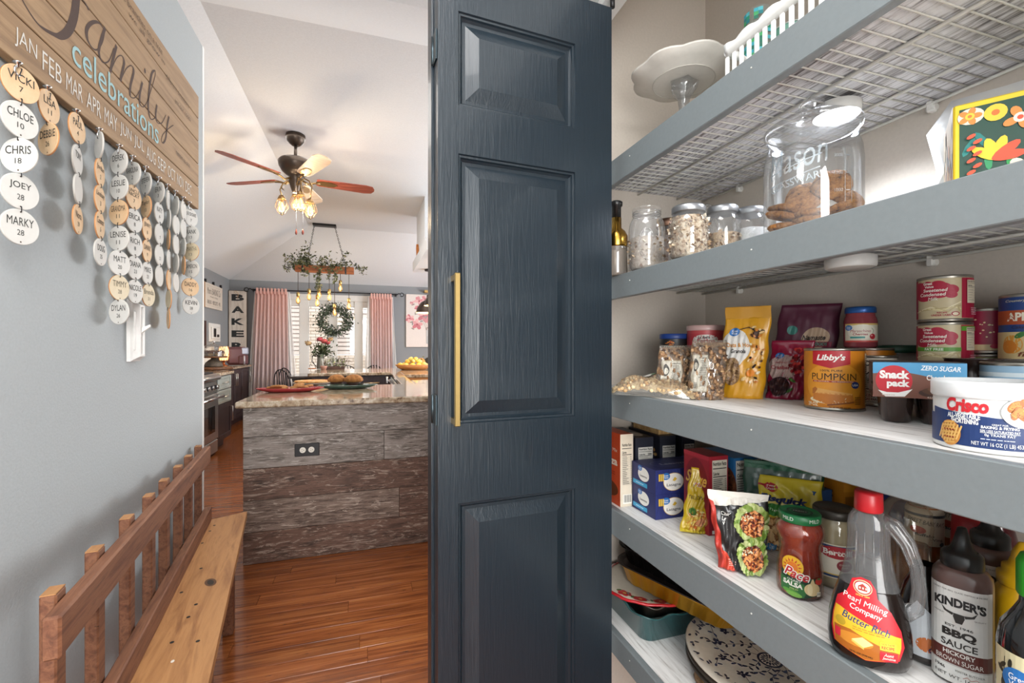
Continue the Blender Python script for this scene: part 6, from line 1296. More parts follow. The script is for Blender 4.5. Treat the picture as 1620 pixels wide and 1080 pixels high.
t = carton('stuffing_mix_box', 'tall red stuffing mix box with nutrition panel side', .752, .862, .806, .948, z4, .182, col('97202e', .4))
a = left(t); a.rect(-.086, 0, 0, .182, '97202e').ell(-.043, .10, .042, .07, '7c1626', 28).text('Stove', -.043, .122, .072, .030, 'e0b050', .02, .4).text('Top', -.043, .090, .045, .026, 'e0b050', .02, .4).ell(-.043, .03, .04, .022, 'b07a42', 20).specks(-.043, .03, .036, .02, ('d0a062', '8c5a2c', '5f7a34'), 20, .004).rect(-.086, 0, .172, .182, 'b02a3a'); a.build('printed_side', t)
a = front(t); a.rect(.0, .054, 0, .182, '97202e').facts(.030, .105, .042, .135, 'd8d2c2', lines=20).small(.030, .022, .040, .016, 4, 'd8b0a0'); a.rect(.006, .05, .004, .012, 'e4e0da'); a.build('printed_front', t)
t = carton('cracker_box', 'blue carton with large nutrition panel behind pouches', .821, .860, .902, .975, z4, .174, col('2468a0', .4))
a = front(t); a.rect(0, .081, 0, .174, '2468a0').facts(.042, .092, .072, .150, 'cfccc2', '130', lines=18); a.build('printed_front', t)
a = left(t); a.rect(-.115, 0, 0, .174, '2268a2').ell(-.02, .10, .03, .05, '5c3422', 20).specks(-.02, .1, .026, .045, ('7c4a2c', '3f2416'), 30, .004).ell(-.02, .035, .02, .012, 'd9a04a', 16); a.build('printed_side', t)
# yellow rice
loc, rz = sit(1095, 845, 3, .012, .25); B = Bag(.050, .150, .022, .05, .04, .0, .12, .0022, 3, .95, 1.05); t, a = bag('yellow_rice_pouch', 'narrow yellow rice pouch leaning before the red box', loc, rz, B, col('c8a81e', .3, coat=.3, bs=15)); t.rotation_euler = (-.10, .09, rz); t.scale = (1.2, 1, 1)
a.text('Mahatma', .004, .112, .040, .011, 'f0ebe0', .06, .2).text('Mahatma', .004, .112, .038, .009, 'a8242c', .03, .2).text('YELLOW RICE', -.002, .082, .042, .008, '26241c', .04).ell(.0, .032, .020, .026, 'd8b448', 20).specks(.0, .032, .018, .024, ('e8d070', 'd88838', 'f0e0a0', 'c86c2c'), 22, .0032, 3).ell(-.010, .05, .007, .009, '4d7a34', 12).specks(-.01, .05, .007, .008, ('6c9a44', '345a24'), 8, .002).ell(.008, .028, .009, .009, 'e09a70', 12).rect(-.025, .025, 0, .008, 'd8c030'); a.build('printed_front', t)
# lettuce wraps pouch
loc, rz = sit(1172, 908, 3, .018, .12); B = Bag(.098, .150, .034, .07, .03, .05, -.03, .002, 5, .80, 1.12); t, a = bag('lettuce_wrap_pouch', 'black and red pouch picturing chicken lettuce wraps', loc, rz, B, col('1e1c1c', .3, coat=.3, bs=15))
a.poly([(-.049, .120), (-.049, .150), (.049, .150), (.049, .138), (.0, .126)], 'cfcac0').poly([(-.049, .0), (-.049, .132), (-.042, .128), (-.037, .06), (-.03, .0)], 'b03428').poly([(-.037, .0), (-.036, .040), (-.01, .026), (.01, .0)], 'c0402c')
a.text('Chicken', -.019, .108, .026, .007, 'f0eee8', .01, .15).text('Lettuce', -.018, .099, .024, .007, 'f0eee8', .01, .15).text('Wraps', -.019, .090, .020, .007, 'f0eee8', .01, .15).small(-.018, .078, .024, .012, 4, 'b8b4ac').small(-.02, .020, .024, .016, 4, 'e8b8a8')
a.ell(.010, .06, .040, .066, '2c2a2a', 30)
g = random.Random(7)
for cy in (.096, .036):
    for k in range(30): q = 2*pi*k/30; a.ell(.022+.024*cos(q), cy+.029*sin(q), .0085, .0055, g.choice(('7c9440', 'a5b46c', '64802f', 'bcc488')), 9, q+g.random()); a.e -= .00003
    a.ell(.022, cy, .021, .024, '5c2412', 24).specks(.022, cy, .020, .023, ('a8502a', '7c3018', 'c4733c', '441808', 'd89458'), 60, .0028, int(cy*1e3)).specks(.012, cy+.012, .012, .010, ('e4e0c4',), 14, .002, 9)
a.build('printed_front', t)
# bisquick and rice sides
loc, rz = sit(1232, 885, 3, .02, .0); B = Bag(.118, .150, .03, .05, .03, .22, .06, .003, 6); t, a = bag('biscuit_mix_pouch', 'yellow and green biscuit mix pouch leaning behind the salsa', (loc[0]+.03, loc[1]+.01, z4), rz, B, col('cdb92c', .3, coat=.3, bs=15))
a.ell(-.034, .128, .014, .008, 'a8202c', 20, -.2).text('Betty', -.034, .130, .016, .004, 'f0ece4').text('Crocker', -.034, .1255, .019, .004, 'f0ece4').rect(-.059, -.046, .129, .133, 'a8202c').text('Bisquick', -.012, .104, .088, .018, '1e2c5c', .05, .15).poly([(-.059, .075), (-.059, .092), (-.02, .096), (.02, .090), (.059, .078), (.059, .06)], '3f8a3a').text('cheese garlic', .0, .083, .080, .009, 'e6eed8', .0, .2).rect(-.059, .059, .0, .068, 'a8703a').specks(-.004, .035, .052, .032, ('c89458', 'd8ac74', '8a5426', 'e0bc88'), 60, .006, 2).rect(-.045, -.018, .004, .016, '2c74a8').text('FREE', -.032, .010, .018, .005, 'd8e4ea'); a.build('printed_front', t)
for i, (u, tt, lb) in enumerate(((1238, 1.00, 'front dark green rice side pouch behind the biscuit mix'), (1262, 1.09, 'rear dark green rice side pouch behind the biscuit mix'))):
    loc, rz = at(u, tt, z4, .02); B = Bag(.155, .178-.004*i, .02, .05, .03, .10, .0, .002, i+8); t, a = bag('rice_side_pouch', lb, loc, rz, B, col('173f30', .3, coat=.3, bs=15)); a.rect(-.077, .077, .160-.004*i, .176-.004*i, '1f5a40').text('Rice Sides', .038, .128, .062, .014, 'c9d0c0', .0, .35).rect(-.07, -.01, .02, .10, '28623f'); a.build('printed_front', t)
# salsa
salm = blotch('salsa_red', ['7c2414', '96301c', 'a83e24', '6a1c10'], 60, .15, coat=.8)
loc, rz = sit(1265, 950, 3, .036, .05); R = .037
P = [(R*.82, 0), (R*.93, .003), (R*.97, .010), (R*.97, .045), (R*.90, .062), (R*.86, .078), (R*.90, .090), (R*1.02, .104), (R*1.04, .112), (R*.98, .121), (R*.80, .127), (R*.78, .132)]
t = jar('salsa_jar', 'glass jar of red salsa with green lid on fourth shelf', loc, rz, P, glass('fff6f0', .02, .05, name='salsa_glass'), inner=(salm, [(r*.99, z+.001) for r, z in P[:-1]]))
lidp = MB(col('1f7040', .35)); lid(lidp, R*.88, .128, .016, col('1f7040', .35)); lo = lidp.build('lid', t); a = Art(cylmap(R*.88, .0006), .006); a.text('MILD', -.020, .136, .018, .006, 'e4e8dc', .03).text('MILD', .022, .136, .018, .006, 'e4e8dc', .03); a.build('lid_lettering', t)
a = Art(topmap(.1425)); a.ell(0, 0, .020, .020, '20302a', 24).ell(0, 0, .017, .017, '1f7040', 24).ell(0, 0, .013, .013, '20302a', 20).text('FRESH', 0, .0, .02, .006, 'b8c4b0'); a.build('lid_emblem', t)
a = Art(cylmap(R*.965, .0008), .005); a.poly([(-.030, .010), (-.032, .045), (-.018, .058), (.0, .052), (.010, .040), (.030, .040), (.033, .012), (.0, .004)], '1c3a28')
a.ell(-.013, .056, .017, .018, 'e8b42c', 24).ell(-.013, .054, .009, .010, 'e07a28', 18)
for k in range(9): q = k*.45-.3; a.poly([(-.013+.010*cos(q-.15), .054+.011*sin(q-.15)), (-.013+.010*cos(q+.15), .054+.011*sin(q+.15)), (-.013+.0155*cos(q), .054+.017*sin(q))], 'c9402c')
a.text('Pace', -.006, .0445, .040, .019, 'f2eee4', .09, .2, rot=-.2).text('Pace', -.006, .0445, .036, .0165, 'c0202c', .02, .2, rot=-.2).poly([(-.032, .012), (-.032, .036), (.004, .030), (.010, .020), (.004, .006)], '2c6a34').text('CHUNKY', -.010, .0325, .020, .0035, 'e8ecdc', .01, rot=-.12).text('SALSA', -.012, .026, .030, .008, 'f0ece0', .04, rot=-.12).text('MILD', -.010, .018, .012, .003, 'c8d87c', .01).ell(-.014, .0115, .014, .0045, '5c9a3a', 14, -.15).ell(-.010, .009, .012, .004, '7cb04c', 14, -.1)
a.ell(.017, .022, .0125, .011, 'e2c894', 22).poly([(.013, .031), (.021, .031), (.018, .040), (.016, .040)], 'e2c894').ell(.013, .022, .004, .010, 'efdcb0', 12).ell(.028, .036, .007, .006, 'c4382a', 14).ell(.028, .040, .004, .0015, '3f7a34', 8).rect(.024, .031, .010, .018, 'e8e2d0').text('10', .0275, .0145, .005, .004, '33302c', .02); a.build('printed_label', t)
# alfredo jar
R = .036; loc, rz = sit(1320, 934, 3, .036, .2); P = [(R*.85, 0), (R*.97, .004), (R, .010), (R, .105), (R*.94, .115), (R*.84, .121), (R*.84, .127)]
t = jar('cream_sauce_jar', 'jar of pale cream sauce with dark lid behind the salsa', loc, rz, P, glass('f6f2e8', .05, .05, name='sauce_glass'), inner=(col('b3a88c', .5), [(r*.985, z+.001) for r, z in P[:-1]]))
lid(MB(), R*.95, .124, .016, col('3a352e', .4, .3)).build('lid', t)
a = Art(cylmap(R, .0008), .006); a.rect(-.036, .034, .022, .082, 'e2d9c0').rect(-.034, .032, .024, .080, '24406a').rect(-.030, .028, .028, .076, 'd9b658').rect(-.028, .024, .030, .074, 'ded6c4').ell(-.002, .068, .030, .011, 'a8242c', 22).text('Bertolli', -.002, .068, .044, .010, 'f0ece0', .03).ell(.008, .046, .012, .010, '8a2c34', 18).text('CHEESE', .008, .048, .016, .003, 'e8dcc8').text('FIVE', .008, .043, .010, .003, 'e8dcc8'); a.build('printed_label', t)
# boxes behind
t = carton('yellow_box', 'orange-yellow carton standing behind the syrup bottle', .955, .70, 1.06, .80, z4, .165, col('b87a1e', .45)); t.rotation_euler.z = -.2; a = front(t); a.rect(.0, .10, .13, .165, 'c98a28').rect(.004, .05, .02, .12, '8a5a1a'); a.build('printed_front', t); a = left(t); a.rect(-.1, 0, 0, .165, 'c4821f').small(-.05, .12, .07, .02, 2, '7c4a14'); a.build('printed_side', t)
t = carton('tea_box', 'dark blue and red tea carton behind the red cap', .985, .56, 1.085, .66, z4, .196, col('1e2c6a', .45)); a = front(t); a.rect(0, .10, .15, .19, '243a86').rect(.01, .09, .160, .182, 'a8242c').text('Lipton', .05, .171, .06, .014, 'e8e4dc', .03); a.build('printed_front', t); a = left(t); a.rect(-.1, 0, .03, .19, '22327a').rect(-.09, -.01, .155, .180, 'a8242c').text('Lipton', -.05, .1675, .06, .014, 'e8e4dc', .03); a.build('printed_side', t)
t = carton('blue_carton', 'low blue and red carton lying behind the sauce jar', .90, .72, .95, .86, z4, .13, col('28518c', .45)); a = left(t); a.rect(-.14, 0, 0, .13, '2a5a98').rect(-.12, -.02, .09, .12, '9a2c34').rect(-.12, -.02, .04, .06, 'd8d2c4'); a.build('printed_side', t)
t = carton('dark_red_carton', 'dark maroon carton at the back under third shelf', .995, .82, 1.085, .92, z4, .20, col('4a1e1e', .45)); a = front(t); a.rect(.0, .09, .12, .2, '5c2420').text('MIX', .045, .16, .05, .014, 'b88a5a', .02); a.build('printed_front', t)
# syrup
def bottle(name, label, u, v, k, prof, body, sx, sy, off, cat='bottle', loc=None):
    if loc is None: loc, rz = sit(u, v, k, sy, off)
    else: rz = facing(loc[0], loc[1])+off
    t = thing(name, label, cat, loc, rz)
    def rx(z):
        for (a0, z0_), (a1, z1_) in zip(prof, prof[1:]):
            if z0_ <= z <= z1_: return a0+(a1-a0)*((z-z0_)/max(1e-6, z1_-z0_))
        return prof[-1][0]
    return t, rx
def ovalmap(prof, sx, sy, p=2.0, eps=.0008):
    def rr(z):
        for (a0, z0_), (a1, z1_) in zip(prof, prof[1:]):
            if z0_ <= z <= z1_: return a0+(a1-a0)*((z-z0_)/max(1e-6, z1_-z0_))
        return prof[-1][0]
    def f(x, y, e):
        r = rr(y); u = max(-.999, min(.999, x/(r*sx))); return (x, -(r*sy*(1-abs(u)**p)**(1/p)+eps+e), y)
    return f
def ovalbody(prof, sx, sy, n=44, p=2.0, tw=0):
    R = []
    for r, z in prof:
        ring = []
        for i in range(n):
            a = 2*pi*i/n; c, s_ = cos(a), sin(a); k = (abs(c)**p+abs(s_)**p)**(-1/p); ring.append((r*sx*c*k, r*sy*s_*k, z))
        R.append(ring)
    return R
SP = [(.040, 0), (.050, .004), (.055, .014), (.0565, .030), (.0545, .055), (.049, .080), (.042, .100), (.035, .122), (.030, .148), (.0285, .168), (.029, .184), (.0275, .196), (.021, .206), (.017, .210), (.016, .214)]
t, rx = bottle('syrup_bottle', 'handled plastic pancake syrup bottle with red cap', 1374, 1063, 3, SP, None, 1, .034, -.02); t.scale = (.84, .95, 1)
plas = glass('e6e6e6', .08, .03, .12, 'milky_plastic'); syr = col('1c1513', .16, coat=.2)
hm = lambda z: 0
MB(plas).loft(ovalbody([(.0405, .105)]+[q for q in SP if q[1] > .11], 1, .62), cap=False).build('plastic_body', t)
MB(syr).loft(ovalbody([q for q in SP if q[1] < .104]+[(.0405, .105), (.039, .1055)], 1, .62)).build('dark_syrup', t)
for (dx, dz) in ((-.016, 0), (-.005, 0), (.007, 0)): MB(plas).tube([(dx*1.1, -.0178, .125), (dx, -.0168, .15), (dx*.95, -.0172, .18)], .0016, 6).build('rib', t)
MB(plas).tube([(.018, 0, .198), (.034, 0, .190), (.050, 0, .170), (.060, 0, .142), (.063, 0, .112), (.060, 0, .088), (.046, 0, .078)], (.010, .012, .011, .0095, .0095, .010, .012), 14).build('handle', t)
m = MB(col('b81e26', .35)); m.lathe([(.0185, .208), (.0195, .210), (.019, .232), (.0175, .235), (.001, .235)], 40, cap='bottom', fn=lambda a, z: 1+.012*cos(40*a)); m.build('red_cap', t)
om_ = ovalmap(SP, 1, .62); a = Art(lambda x, y, e: om_(x-.003, y+.011, e), .004, both=True)
out = [(-.042, .012), (-.046, .03), (-.044, .050), (-.038, .074), (-.026, .084), (-.022, .092), (-.018, .104), (-.006, .109), (.006, .107), (.013, .097), (.015, .086), (.032, .072), (.044, .050), (.048, .030), (.042, .012), (.0, .003)]
a.poly(out, 'c8202c').ell(-.004, .096, .0125, .0095, 'e8d9a8', 22).ell(-.004, .096, .0115, .0085, 'a8242c', 22).ell(-.004, .096, .010, .007, 'e9dfc8', 20).poly([(-.010, .092), (-.010, .097), (-.004, .101), (.002, .097), (.002, .092)], 'a83a34')
for k in range(3): a.rect(-.0085+.004*k, -.0065+.004*k, .094, .0965, 'e9dfc8'); a.e -= .00003
a.text('SINCE 1889', -.004, .0855, .018, .0022, 'e8c860', .01).text('Pearl Milling', -.001, .0755, .058, .0095, 'f4efe6', .005, .1, rot=-.16).text('Company', .0, .0655, .042, .0095, 'f4efe6', .01, .1, rot=-.16)
a.poly([(-.043, .048), (-.044, .034), (-.040, .012), (.0, .004), (.040, .013), (.044, .030), (.044, .042), (.036, .044), (-.034, .062), (-.040, .062)], 'e6b42e').text('Butter Rich', .0, .0505, .062, .0095, '1f3c6c', .01, .2, rot=-.16).small(.004, .042, .06, .006, 2, 'b8862a')
a.poly([(-.042, .036), (-.040, .012), (.0, .0045), (.040, .013), (.042, .022), (.01, .030), (-.02, .038)], 'a8601e').ell(-.014, .026, .024, .008, 'c9822c', 20).poly([(-.018, .026), (-.004, .033), (.010, .027), (-.002, .020)], 'f0dc8c').poly([(-.018, .026), (-.002, .020), (-.002, .017), (-.018, .023)], 'd8b85c').ell(-.033, .044, .007, .006, 'b89a2c', 14).rect(-.041, -.033, .022, .033, 'c8283a').rect(.018, .038, .024, .034, 'f0d23a').text('RECIPE', .028, .0275, .016, .004, 'b8242c', .03).text('NEW NAME', .028, .032, .016, .0025, '22201c').rect(.018, .040, .010, .022, 'c42430').text('Aunt', .029, .0185, .012, .004, 'f2eadc', .01, .2).text('Jemima', .029, .0135, .016, .004, 'f2eadc', .01, .2).text('24 FL OZ (710 mL)', -.006, .0095, .03, .003, '1c1814', .02)
a.build('printed_label', t)
# wing sauce bottles
for i, (u, tt, lb) in enumerate(((1462, .775, 'amber wing sauce bottle with white neck label, front one'), (1508, .80, 'amber wing sauce bottle behind and right of its twin'))):
    loc, rz = at(u, tt, z4, .1); WP = [(.030, 0), (.036, .006), (.037, .05), (.034, .08), (.024, .11), (.0225, .12), (.0225, .178), (.019, .186)]
    t = jar('wing_sauce_bottle', lb, loc, rz, WP, glass('d98a4a', .35, .06, name='amber_plastic'), 'bottle', inner=(col('7c3614', .25), [(r*.95, z+.001) for r, z in WP[:-2]])); t.scale = (1.1, 1.1, .9)
    MB(col('c9c2b2', .5)).lathe([(.0232, .118), (.0232, .176), (.021, .184), (.001, .184)], 32, cap=False).build('neck_label', t); a = Art(cylmap(.0232, .0006), .005)
    a.rect(-.034, .034, .170, .175, '26303a').text('SWEET BABY RAY’S.', .002, .160, .050, .008, '22282c', .03, .15, rot=-.12).ell(-.010, .145, .010, .007, 'a8402c', 16).text('Buffalo', -.002, .137, .022, .005, '22282c', .02).text('Wing', .012, .130, .018, .006, '22282c', .03).ell(.020, .122, .004, .004, '3c4448', 12); a.build('printed_label', t)
loc, rz = at(1432, .76, z4, 0); OP = [(.030, 0), (.036, .006), (.037, .03), (.033, .05), (.033, .11), (.036, .14), (.034, .165), (.022, .180), (.015, .186)]
t = jar('clear_vinegar_bottle', 'clear ribbed plastic bottle of amber liquid behind syrup handle', loc, rz, OP, glass('f4ebdd', .05, .05, name='oil_plastic'), 'bottle', inner=(glass('c9925c', .25, .02, name='amber_liquid'), [(r*.95, z+.001) for r, z in OP[:5]])); MB(glass('e8e4dc', .4, .08, name='clear_cap')).lathe([(.017, .186), (.018, .196), (.001, .197)], 24).build('cap', t)
loc, rz = at(1462, .645, z4, .1); DP = [(.026, 0), (.031, .006), (.032, .03), (.030, .07), (.022, .10), (.014, .118), (.013, .13)]
t = jar('dark_syrup_jug', 'dark syrup jug with curved black handle and pale label', loc, rz, DP, col('1c1412', .15, coat=.6), 'bottle'); MB(col('1c1412', .15, coat=.6)).tube([(.01, -.01, .118), (.026, -.018, .100), (.036, -.02, .06), (.034, -.022, .02), (.026, -.02, .008)], .004, 8).build('handle', t); a = Art(ovalmap(DP, 1, 1), .006, both=True); a.poly([(-.020, .012), (-.020, .07), (-.010, .085), (.018, .06), (.022, .012)], 'b8bcc0').ell(.0, .03, .012, .010, 'b5622c', 14).ell(.006, .024, .005, .004, '2c2c50', 10); a.build('printed_label', t)
loc, rz = at(1541, .72, z4, 0); t = jar('ketchup_bottle', 'red capped squeeze bottle in shadow behind the sauces', loc, rz, [(.025, 0), (.029, .01), (.030, .09), (.027, .10)], col('6f9aa0', .4), 'bottle'); MB(col('9a1820', .35)).lathe([(.027, .10), (.028, .11), (.026, .165), (.020, .172), (.001, .172)], 28).build('red_top', t)
loc, rz = at(1576, .76, z4, 0); t = jar('maroon_sauce_bottle', 'tall dark maroon bottle beside the red capped one', loc, rz, [(.024, 0), (.027, .01), (.027, .11), (.018, .15), (.014, .18), (.014, .2)], col('4a141a', .2, coat=.5), 'bottle'); MB(col('1e2c2c', .4)).lathe([(.015, .2), (.015, .22), (.001, .222)], 20).build('cap', t)
# mustard
loc, rz = at(1618, .60, z4, 0); yel = col('d8a818', .3, coat=.3); t = jar('mustard_bottle', 'bright yellow mustard squeeze bottle at right edge', loc, rz, [(.022, 0), (.028, .005), (.029, .012), (.029, .098), (.027, .112), (.020, .122)], yel, 'bottle'); MB(yel).lathe([(.022, .120), (.0245, .123), (.0245, .135), (.020, .138), (.0195, .146), (.014, .149), (.011, .158), (.010, .165), (.004, .178), (.001, .179)], 32).build('nozzle_cap', t)
# bbq
KP = [(.024, 0), (.028, .003), (.0295, .010), (.0295, .132), (.0285, .140), (.024, .147), (.018, .150)]
bb = col('5c4540', .3, coat=.2, bs=20)
for i, (loc, off, lb) in enumerate(((None, -.12, 'front barbecue sauce bottle with white label and black cone cap'), (at(1566, .66, z4)[0], .12, 'second barbecue sauce bottle just behind the first'))):
    if loc is None: loc = stand(1522, 1094, z4, .03)
    t = thing('barbecue_sauce_bottle', lb, 'bottle', loc, facing(loc[0], loc[1])+off)
    MB(bb).loft(ovalbody(KP, 1, .82, 44, 2.4), cap='bottom').build('body', t)
    blk = col('151515', .35); m = MB(blk); m.lathe([(.0205, .149), (.021, .150), (.0205, .165), (.018, .168), (.015, .170)], 48, cap=False, fn=lambda a, z: 1+.015*cos(48*a)).lathe([(.015, .169), (.011, .174), (.0085, .182), (.0045, .199), (.003, .200), (.001, .1995)], 24, cap=False, fn=lambda a, z: 1+.04*cos(12*a)); m.build('cone_cap', t)
    KL = [(.0297, 0), (.0297, .14)]; a = Art(ovalmap(KL, 1, .82, 2.4), .005)
    a.rect(-.0285, .0285, .004, .127, 'd4d3cf').rect(-.0285, .0285, .028, .047, '5c2c26').rect(-.0285, .0285, .0265, .0275, 'a8a4a0')
    a.text('GREAT FOR BBQ, GLAZE, DIPPING & MORE', 0, .1215, .050, .0022, '33302e', .01).text("KINDER'S", .0, .108, .048, .0120, '1e1e20', .05, arc=-5)
    a.poly([(-.005, .0945), (-.0055, .090), (-.003, .0825), (.003, .0825), (.0055, .090), (.005, .0945)], '2a2826').poly([(-.005, .0945), (-.012, .096), (-.017, .101), (-.014, .094), (-.006, .091)], '2a2826').poly([(.005, .0945), (.012, .096), (.017, .101), (.014, .094), (.006, .091)], '2a2826')
    a.text('PREMIUM', -.019, .091, .010, .0016, '6a6664').text('QUALITY', .019, .091, .010, .0018, '6a6664').text('EST. 1946', 0, .0775, .026, .0032, '33302e', .01).text('BBQ', 0, .0675, .032, .0115, '22201f', .05).text('SAUCE', 0, .0545, .034, .0085, '33302e', .02).text('HICKORY', 0, .0425, .030, .0055, 'e0dcd6', .02).text('BROWN SUGAR', 0, .0335, .044, .0058, 'e0dcd6', .02).text('1946', -.018, .021, .010, .004, '33302e').text('MASTER BUTCHER', .010, .0215, .026, .0025, '55524e').text('NET WT. 16', -.006, .0125, .034, .004, '33302e', .01).stroke([(.004, .015), (.008, .018), (.011, .015), (.016, .018), (.020, .015)], .0005, 'a8504a'); a.build('printed_label', t)
# green capped bottle at the right edge
loc = atT(1640, .50)+(z4,); t = jar('soy_sauce_bottle', 'black bottle with bright green cap and cream label', loc, facing(loc[0], loc[1])-.1, [(.026, 0), (.030, .004), (.031, .012), (.031, .082), (.028, .098), (.018, .112), (.0135, .120), (.0125, .130)], col('101112', .1, coat=.8), 'bottle'); t.scale = (1, 1, 1.28)
MB(col('2c9a28', .35)).lathe([(.0145, .126), (.0155, .128), (.0155, .155), (.012, .162), (.001, .163)], 32, fn=lambda a, z: 1+.02*cos(24*a)).build('green_cap', t)
a = Art(cylmap(.031, .0006), .005); a.rect(-.036, .04, .008, .080, 'd0c9a4').ell(.0, .034, .018, .014, 'e8e6da', 20)
g = random.Random(3)
for k in range(6): a.ell(-.022+g.uniform(-.005, .005), .050+.004*k, .0045, .002, '2c2c22', 9, g.random()*3)
a.stroke([(-.024, .044), (-.022, .074)], .0008, '2c2c22'); gv(a, -.010, .058, .0125); a.stroke([(-.02, .02), (-.012, .032), (.004, .034)], .0012, '4d8a3a').text('Soy Sauce', .004, .024, .03, .006, '2c2c22', .02); a.build('printed_label', t)
# ================================================================ LOWEST SHELF
z5 = SZ[4]
teal = col('27575a', .2, coat=.5, bs=20)
def rect_ring(x0, x1, y0, y1, r, z, n=6, wav=0, wn=14):
    P = []
    for cx, cy, a0 in ((x1-r, y1-r, 0), (x0+r, y1-r, pi/2), (x0+r, y0+r, pi), (x1-r, y0+r, 1.5*pi)):
        for i in range(n+1): a = a0+pi/2*i/n; P.append((cx+r*cos(a), cy+r*sin(a)))
    Q = []
    m = len(P)
    for i in range(m):
        a, b = P[i], P[(i+1) % m]; L = hypot(b[0]-a[0], b[1]-a[1]); k = max(1, int(L/.008))
        for j in range(k if L > .02 else 1): Q.append((a[0]+(b[0]-a[0])*j/k, a[1]+(b[1]-a[1])*j/k))
    return [(x, y, z+wav*sin(2*pi*i/len(Q)*wn)) for i, (x, y) in enumerate(Q)]
def pan(mb, L, W, H, fl=.012, rim=.010, r=.03, wav=0, flute=0, mat=None):
    S_ = [rect_ring(fl, L-fl, fl, W-fl, r, 0), rect_ring(0, L, 0, W, r, H), rect_ring(-rim, L+rim, -rim, W+rim, r+rim, H+.001, wav=wav), rect_ring(-rim, L+rim, -rim, W+rim, r+rim, H+.004, wav=wav), rect_ring(.002, L-.002, .002, W-.002, r, H-.001, wav=wav), rect_ring(fl+.003, L-fl-.003, fl+.003, W-fl-.003, r, .003)]
    n = min(len(s) for s in S_)
    S_ = [[s[int(i*len(s)/n)] for i in range(n)] for s in S_]
    if flute:
        for k in (0, 1):
            c = (L/2, W/2); S_[k] = [(x+(flute*((i//2) % 2))*(1 if x < c[0] else -1)*(abs(x-c[0])/L*2 > .8), y+(flute*((i//2) % 2))*(1 if y < c[1] else -1)*(abs(y-c[1])/W*2 > .8), z) for i, (x, y, z) in enumerate(S_[k])]
    return mb.loft(S_, mat, True)
t = thing('teal_baking_dish', 'teal glazed ceramic baking dish with scalloped rim', 'baking dish', (.680, 1.012, z5)); pan(MB(teal), .33, .235, .064, .006, .010, .03, .0035).build('ceramic_body', t)
t = thing('brown_baking_dish', 'smaller brown dish nested inside the teal baking dish', 'baking dish', (.715, 1.045, z5+.006)); pan(MB(col('4a4038', .3, coat=.4)), .26, .17, .060, .006, .008, .03, .003).build('ceramic_body', t)
px_, py_ = .815, 1.135; t = thing('floral_platter', 'cream oval platter with red rim and red flowers', 'platter', (px_, py_, z5+.0715), .1)
MB(col('e2d8c6', .25, coat=.4)).lathe([(.55, 0), (.6, .0), (.98, .018), (.95, .020), (.6, .006), (.01, .005)], 56, sx=.178, sy=.136, cap='bottom').build('dish', t)
MB(col('b8242c', .25, coat=.4)).lathe([(.93, .0145), (1.0, .0175), (1.0, .0215), (.95, .0215)], 56, sx=.178, sy=.136, cap=False, fn=lambda a, z: 1+.012*cos(16*a)).build('red_rim', t)
def fy_(x, y): r = hypot(x/.178, y/.136); return .006+(.014*(r-.6)/.35 if r > .6 else 0)
a = Art(lambda x, y, e: (x, y, fy_(x, y)+.0009+e), .015, both=True); g = random.Random(8)
for k in range(11):
    q = 3.3+k*.42; x, y = .140*cos(q), .106*sin(q); r = .022
    for j in range(6): a.ell(x+r*.5*cos(j*1.05+k), y+r*.5*sin(j*1.05+k), r*.5, r*.36, g.choice(('c8303a', 'd8504c', 'b8202c')), 10, j*1.05)
    a.ell(x, y, .005, .005, 'e8c86a', 9); a.ell(x+.024*sin(q), y-.02*cos(q), .010, .004, '5a7a4a', 9, q).ell(x+.018*cos(q+2), y+.02*sin(q), .008, .003, '6c8a9a', 9, q+1)
a.build('painted_flowers', t)
an = math.atan2(-.93, .36)
gold_ = col('edb02a', .28, .75, bs=12); dkf = col('2a2826', .3, .7)
t = thing('gold_foil_pan', 'gold foil baking pan with fluted sides under dark pan', 'foil pan', (.688, 1.165, z5+.0945), an); t.rotation_euler = (0, .02, an)
pan(MB(gold_), .33, .20, .048, .012, .008, .04, 0, .0022).build('foil_body', t)
pan(MB(col('4a403c', .35, .6)), .334, .204, .006, .0, .012, .045).build('dark_rim', t).location = (-.002, -.002, .047)
t = thing('black_foil_pan', 'black foil pan with ribbed sides stacked on gold pan', 'foil pan', (.690, 1.168, z5+.1510), an); t.rotation_euler = (0, .05, an)
pan(MB(dkf), .33, .20, .046, .012, .010, .04, 0, .0022).build('foil_body', t)
# plates on a wood slice
sx_, sy_ = .875, .800
t = thing('wood_slice', 'round live-edge wood slice with bark under the plates', 'wood slice', (sx_-.005, sy_-.01, z5))
MB(blotch('bark', ['3a2a1e', '6b4c32', '94704c', 'b08a5c'], 40, .9, 1.0)).lathe([(.166, 0), (.172, .008), (.170, .026), (.166, .030)], 60, cap=False, fn=lambda a, z: 1+.02*sin(7*a)+.015*sin(19*a+z*200)).build('bark_edge', t)
MB(grain('slice_wood', ['94683c', 'b08650', 'c49c66'], 'x', 9, 3, .6)).lathe([(.166, .0), (.166, .030)], 60, fn=lambda a, z: 1+.02*sin(7*a)).build('wood_disc', t)
dkp = col('3a332c', .35, coat=.3); crm = col('cfc4b4', .25, coat=.4)
PP = [(.55, 0), (.60, .002), (.86, .010), (1, .0165), (.985, .019), (.84, .0135), (.60, .006), (.01, .0055)]
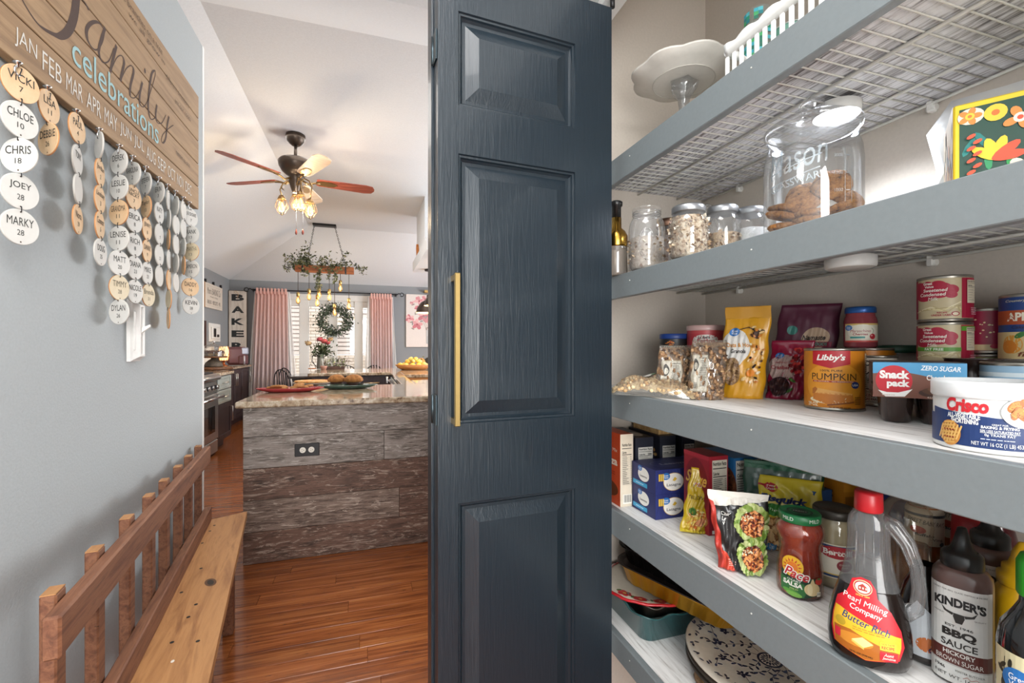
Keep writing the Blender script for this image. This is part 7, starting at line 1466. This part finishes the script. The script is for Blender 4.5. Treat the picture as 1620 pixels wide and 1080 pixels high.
for i in range(3):
    t = thing('dinner_plate', ('lowest dark plate lying on the wood slice', 'middle dark plate of the stack on wood slice', 'top cream plate with navy floral vine pattern')[i], 'plate', (sx_, sy_, z5+.0305+i*.0125))
    MB(crm if i == 2 else dkp).lathe(PP, 60, sx=.186, sy=.186, cap='bottom').build('dish', t)
def py2(x, y):
    r = hypot(x, y)/.186; P2 = ((0, .0055), (.6, .006), (.84, .0135), (.985, .019), (1.1, .019))
    for (a0, b0), (a1, b1) in zip(P2, P2[1:]):
        if a0 <= r <= a1: return b0+(b1-b0)*(r-a0)/(a1-a0)
    return .019
a = Art(lambda x, y, e: (x, y, py2(x, y)+.0007+e), .02, both=True); nv = '1f2740'; g = random.Random(5)
a.ell(-.01, .0, .026, .026, nv, 28).ell(-.01, 0, .021, .021, 'cfc4b4', 26)
for k in range(16): q = k*pi/8; a.ell(-.01+.015*cos(q), .015*sin(q), .005, .0022, nv, 8, q)
for k in range(8): q = k*pi/4; a.ell(-.01+.007*cos(q), .007*sin(q), .003, .0018, nv, 8, q)
for k in range(13):
    q = k*2*pi/13+.2; p0 = (.03*cos(q), .03*sin(q)); pts = [p0]
    for j in range(1, 8): r = .03+.0165*j; w_ = q+.22*sin(j*.9+k); pts.append((r*cos(w_), r*sin(w_)))
    a.stroke(pts, .0013, nv)
    for j, p in enumerate(pts[1:]):
        for s_ in (-1, 1):
            w_ = q+s_*1.0+j*.3; a.ell(p[0]+.0075*cos(w_), p[1]+.0075*sin(w_), .0062, .0028, nv if (j+k) % 3 else '33405f', 8, w_); a.e -= .00003
    for m_ in range(5): w_ = q+m_*1.257; c_ = (.115*cos(q+.24), .115*sin(q+.24)); a.ell(c_[0]+.006*cos(w_), c_[1]+.006*sin(w_), .005, .0032, nv, 8, w_)
    for m_ in range(7): w_ = q+.5*g.random(); r_ = g.uniform(.155, .176); a.ell(r_*cos(w_), r_*sin(w_), .006, .0028, nv, 8, g.random()*3); a.e -= .00003
a.build('painted_vines', t)
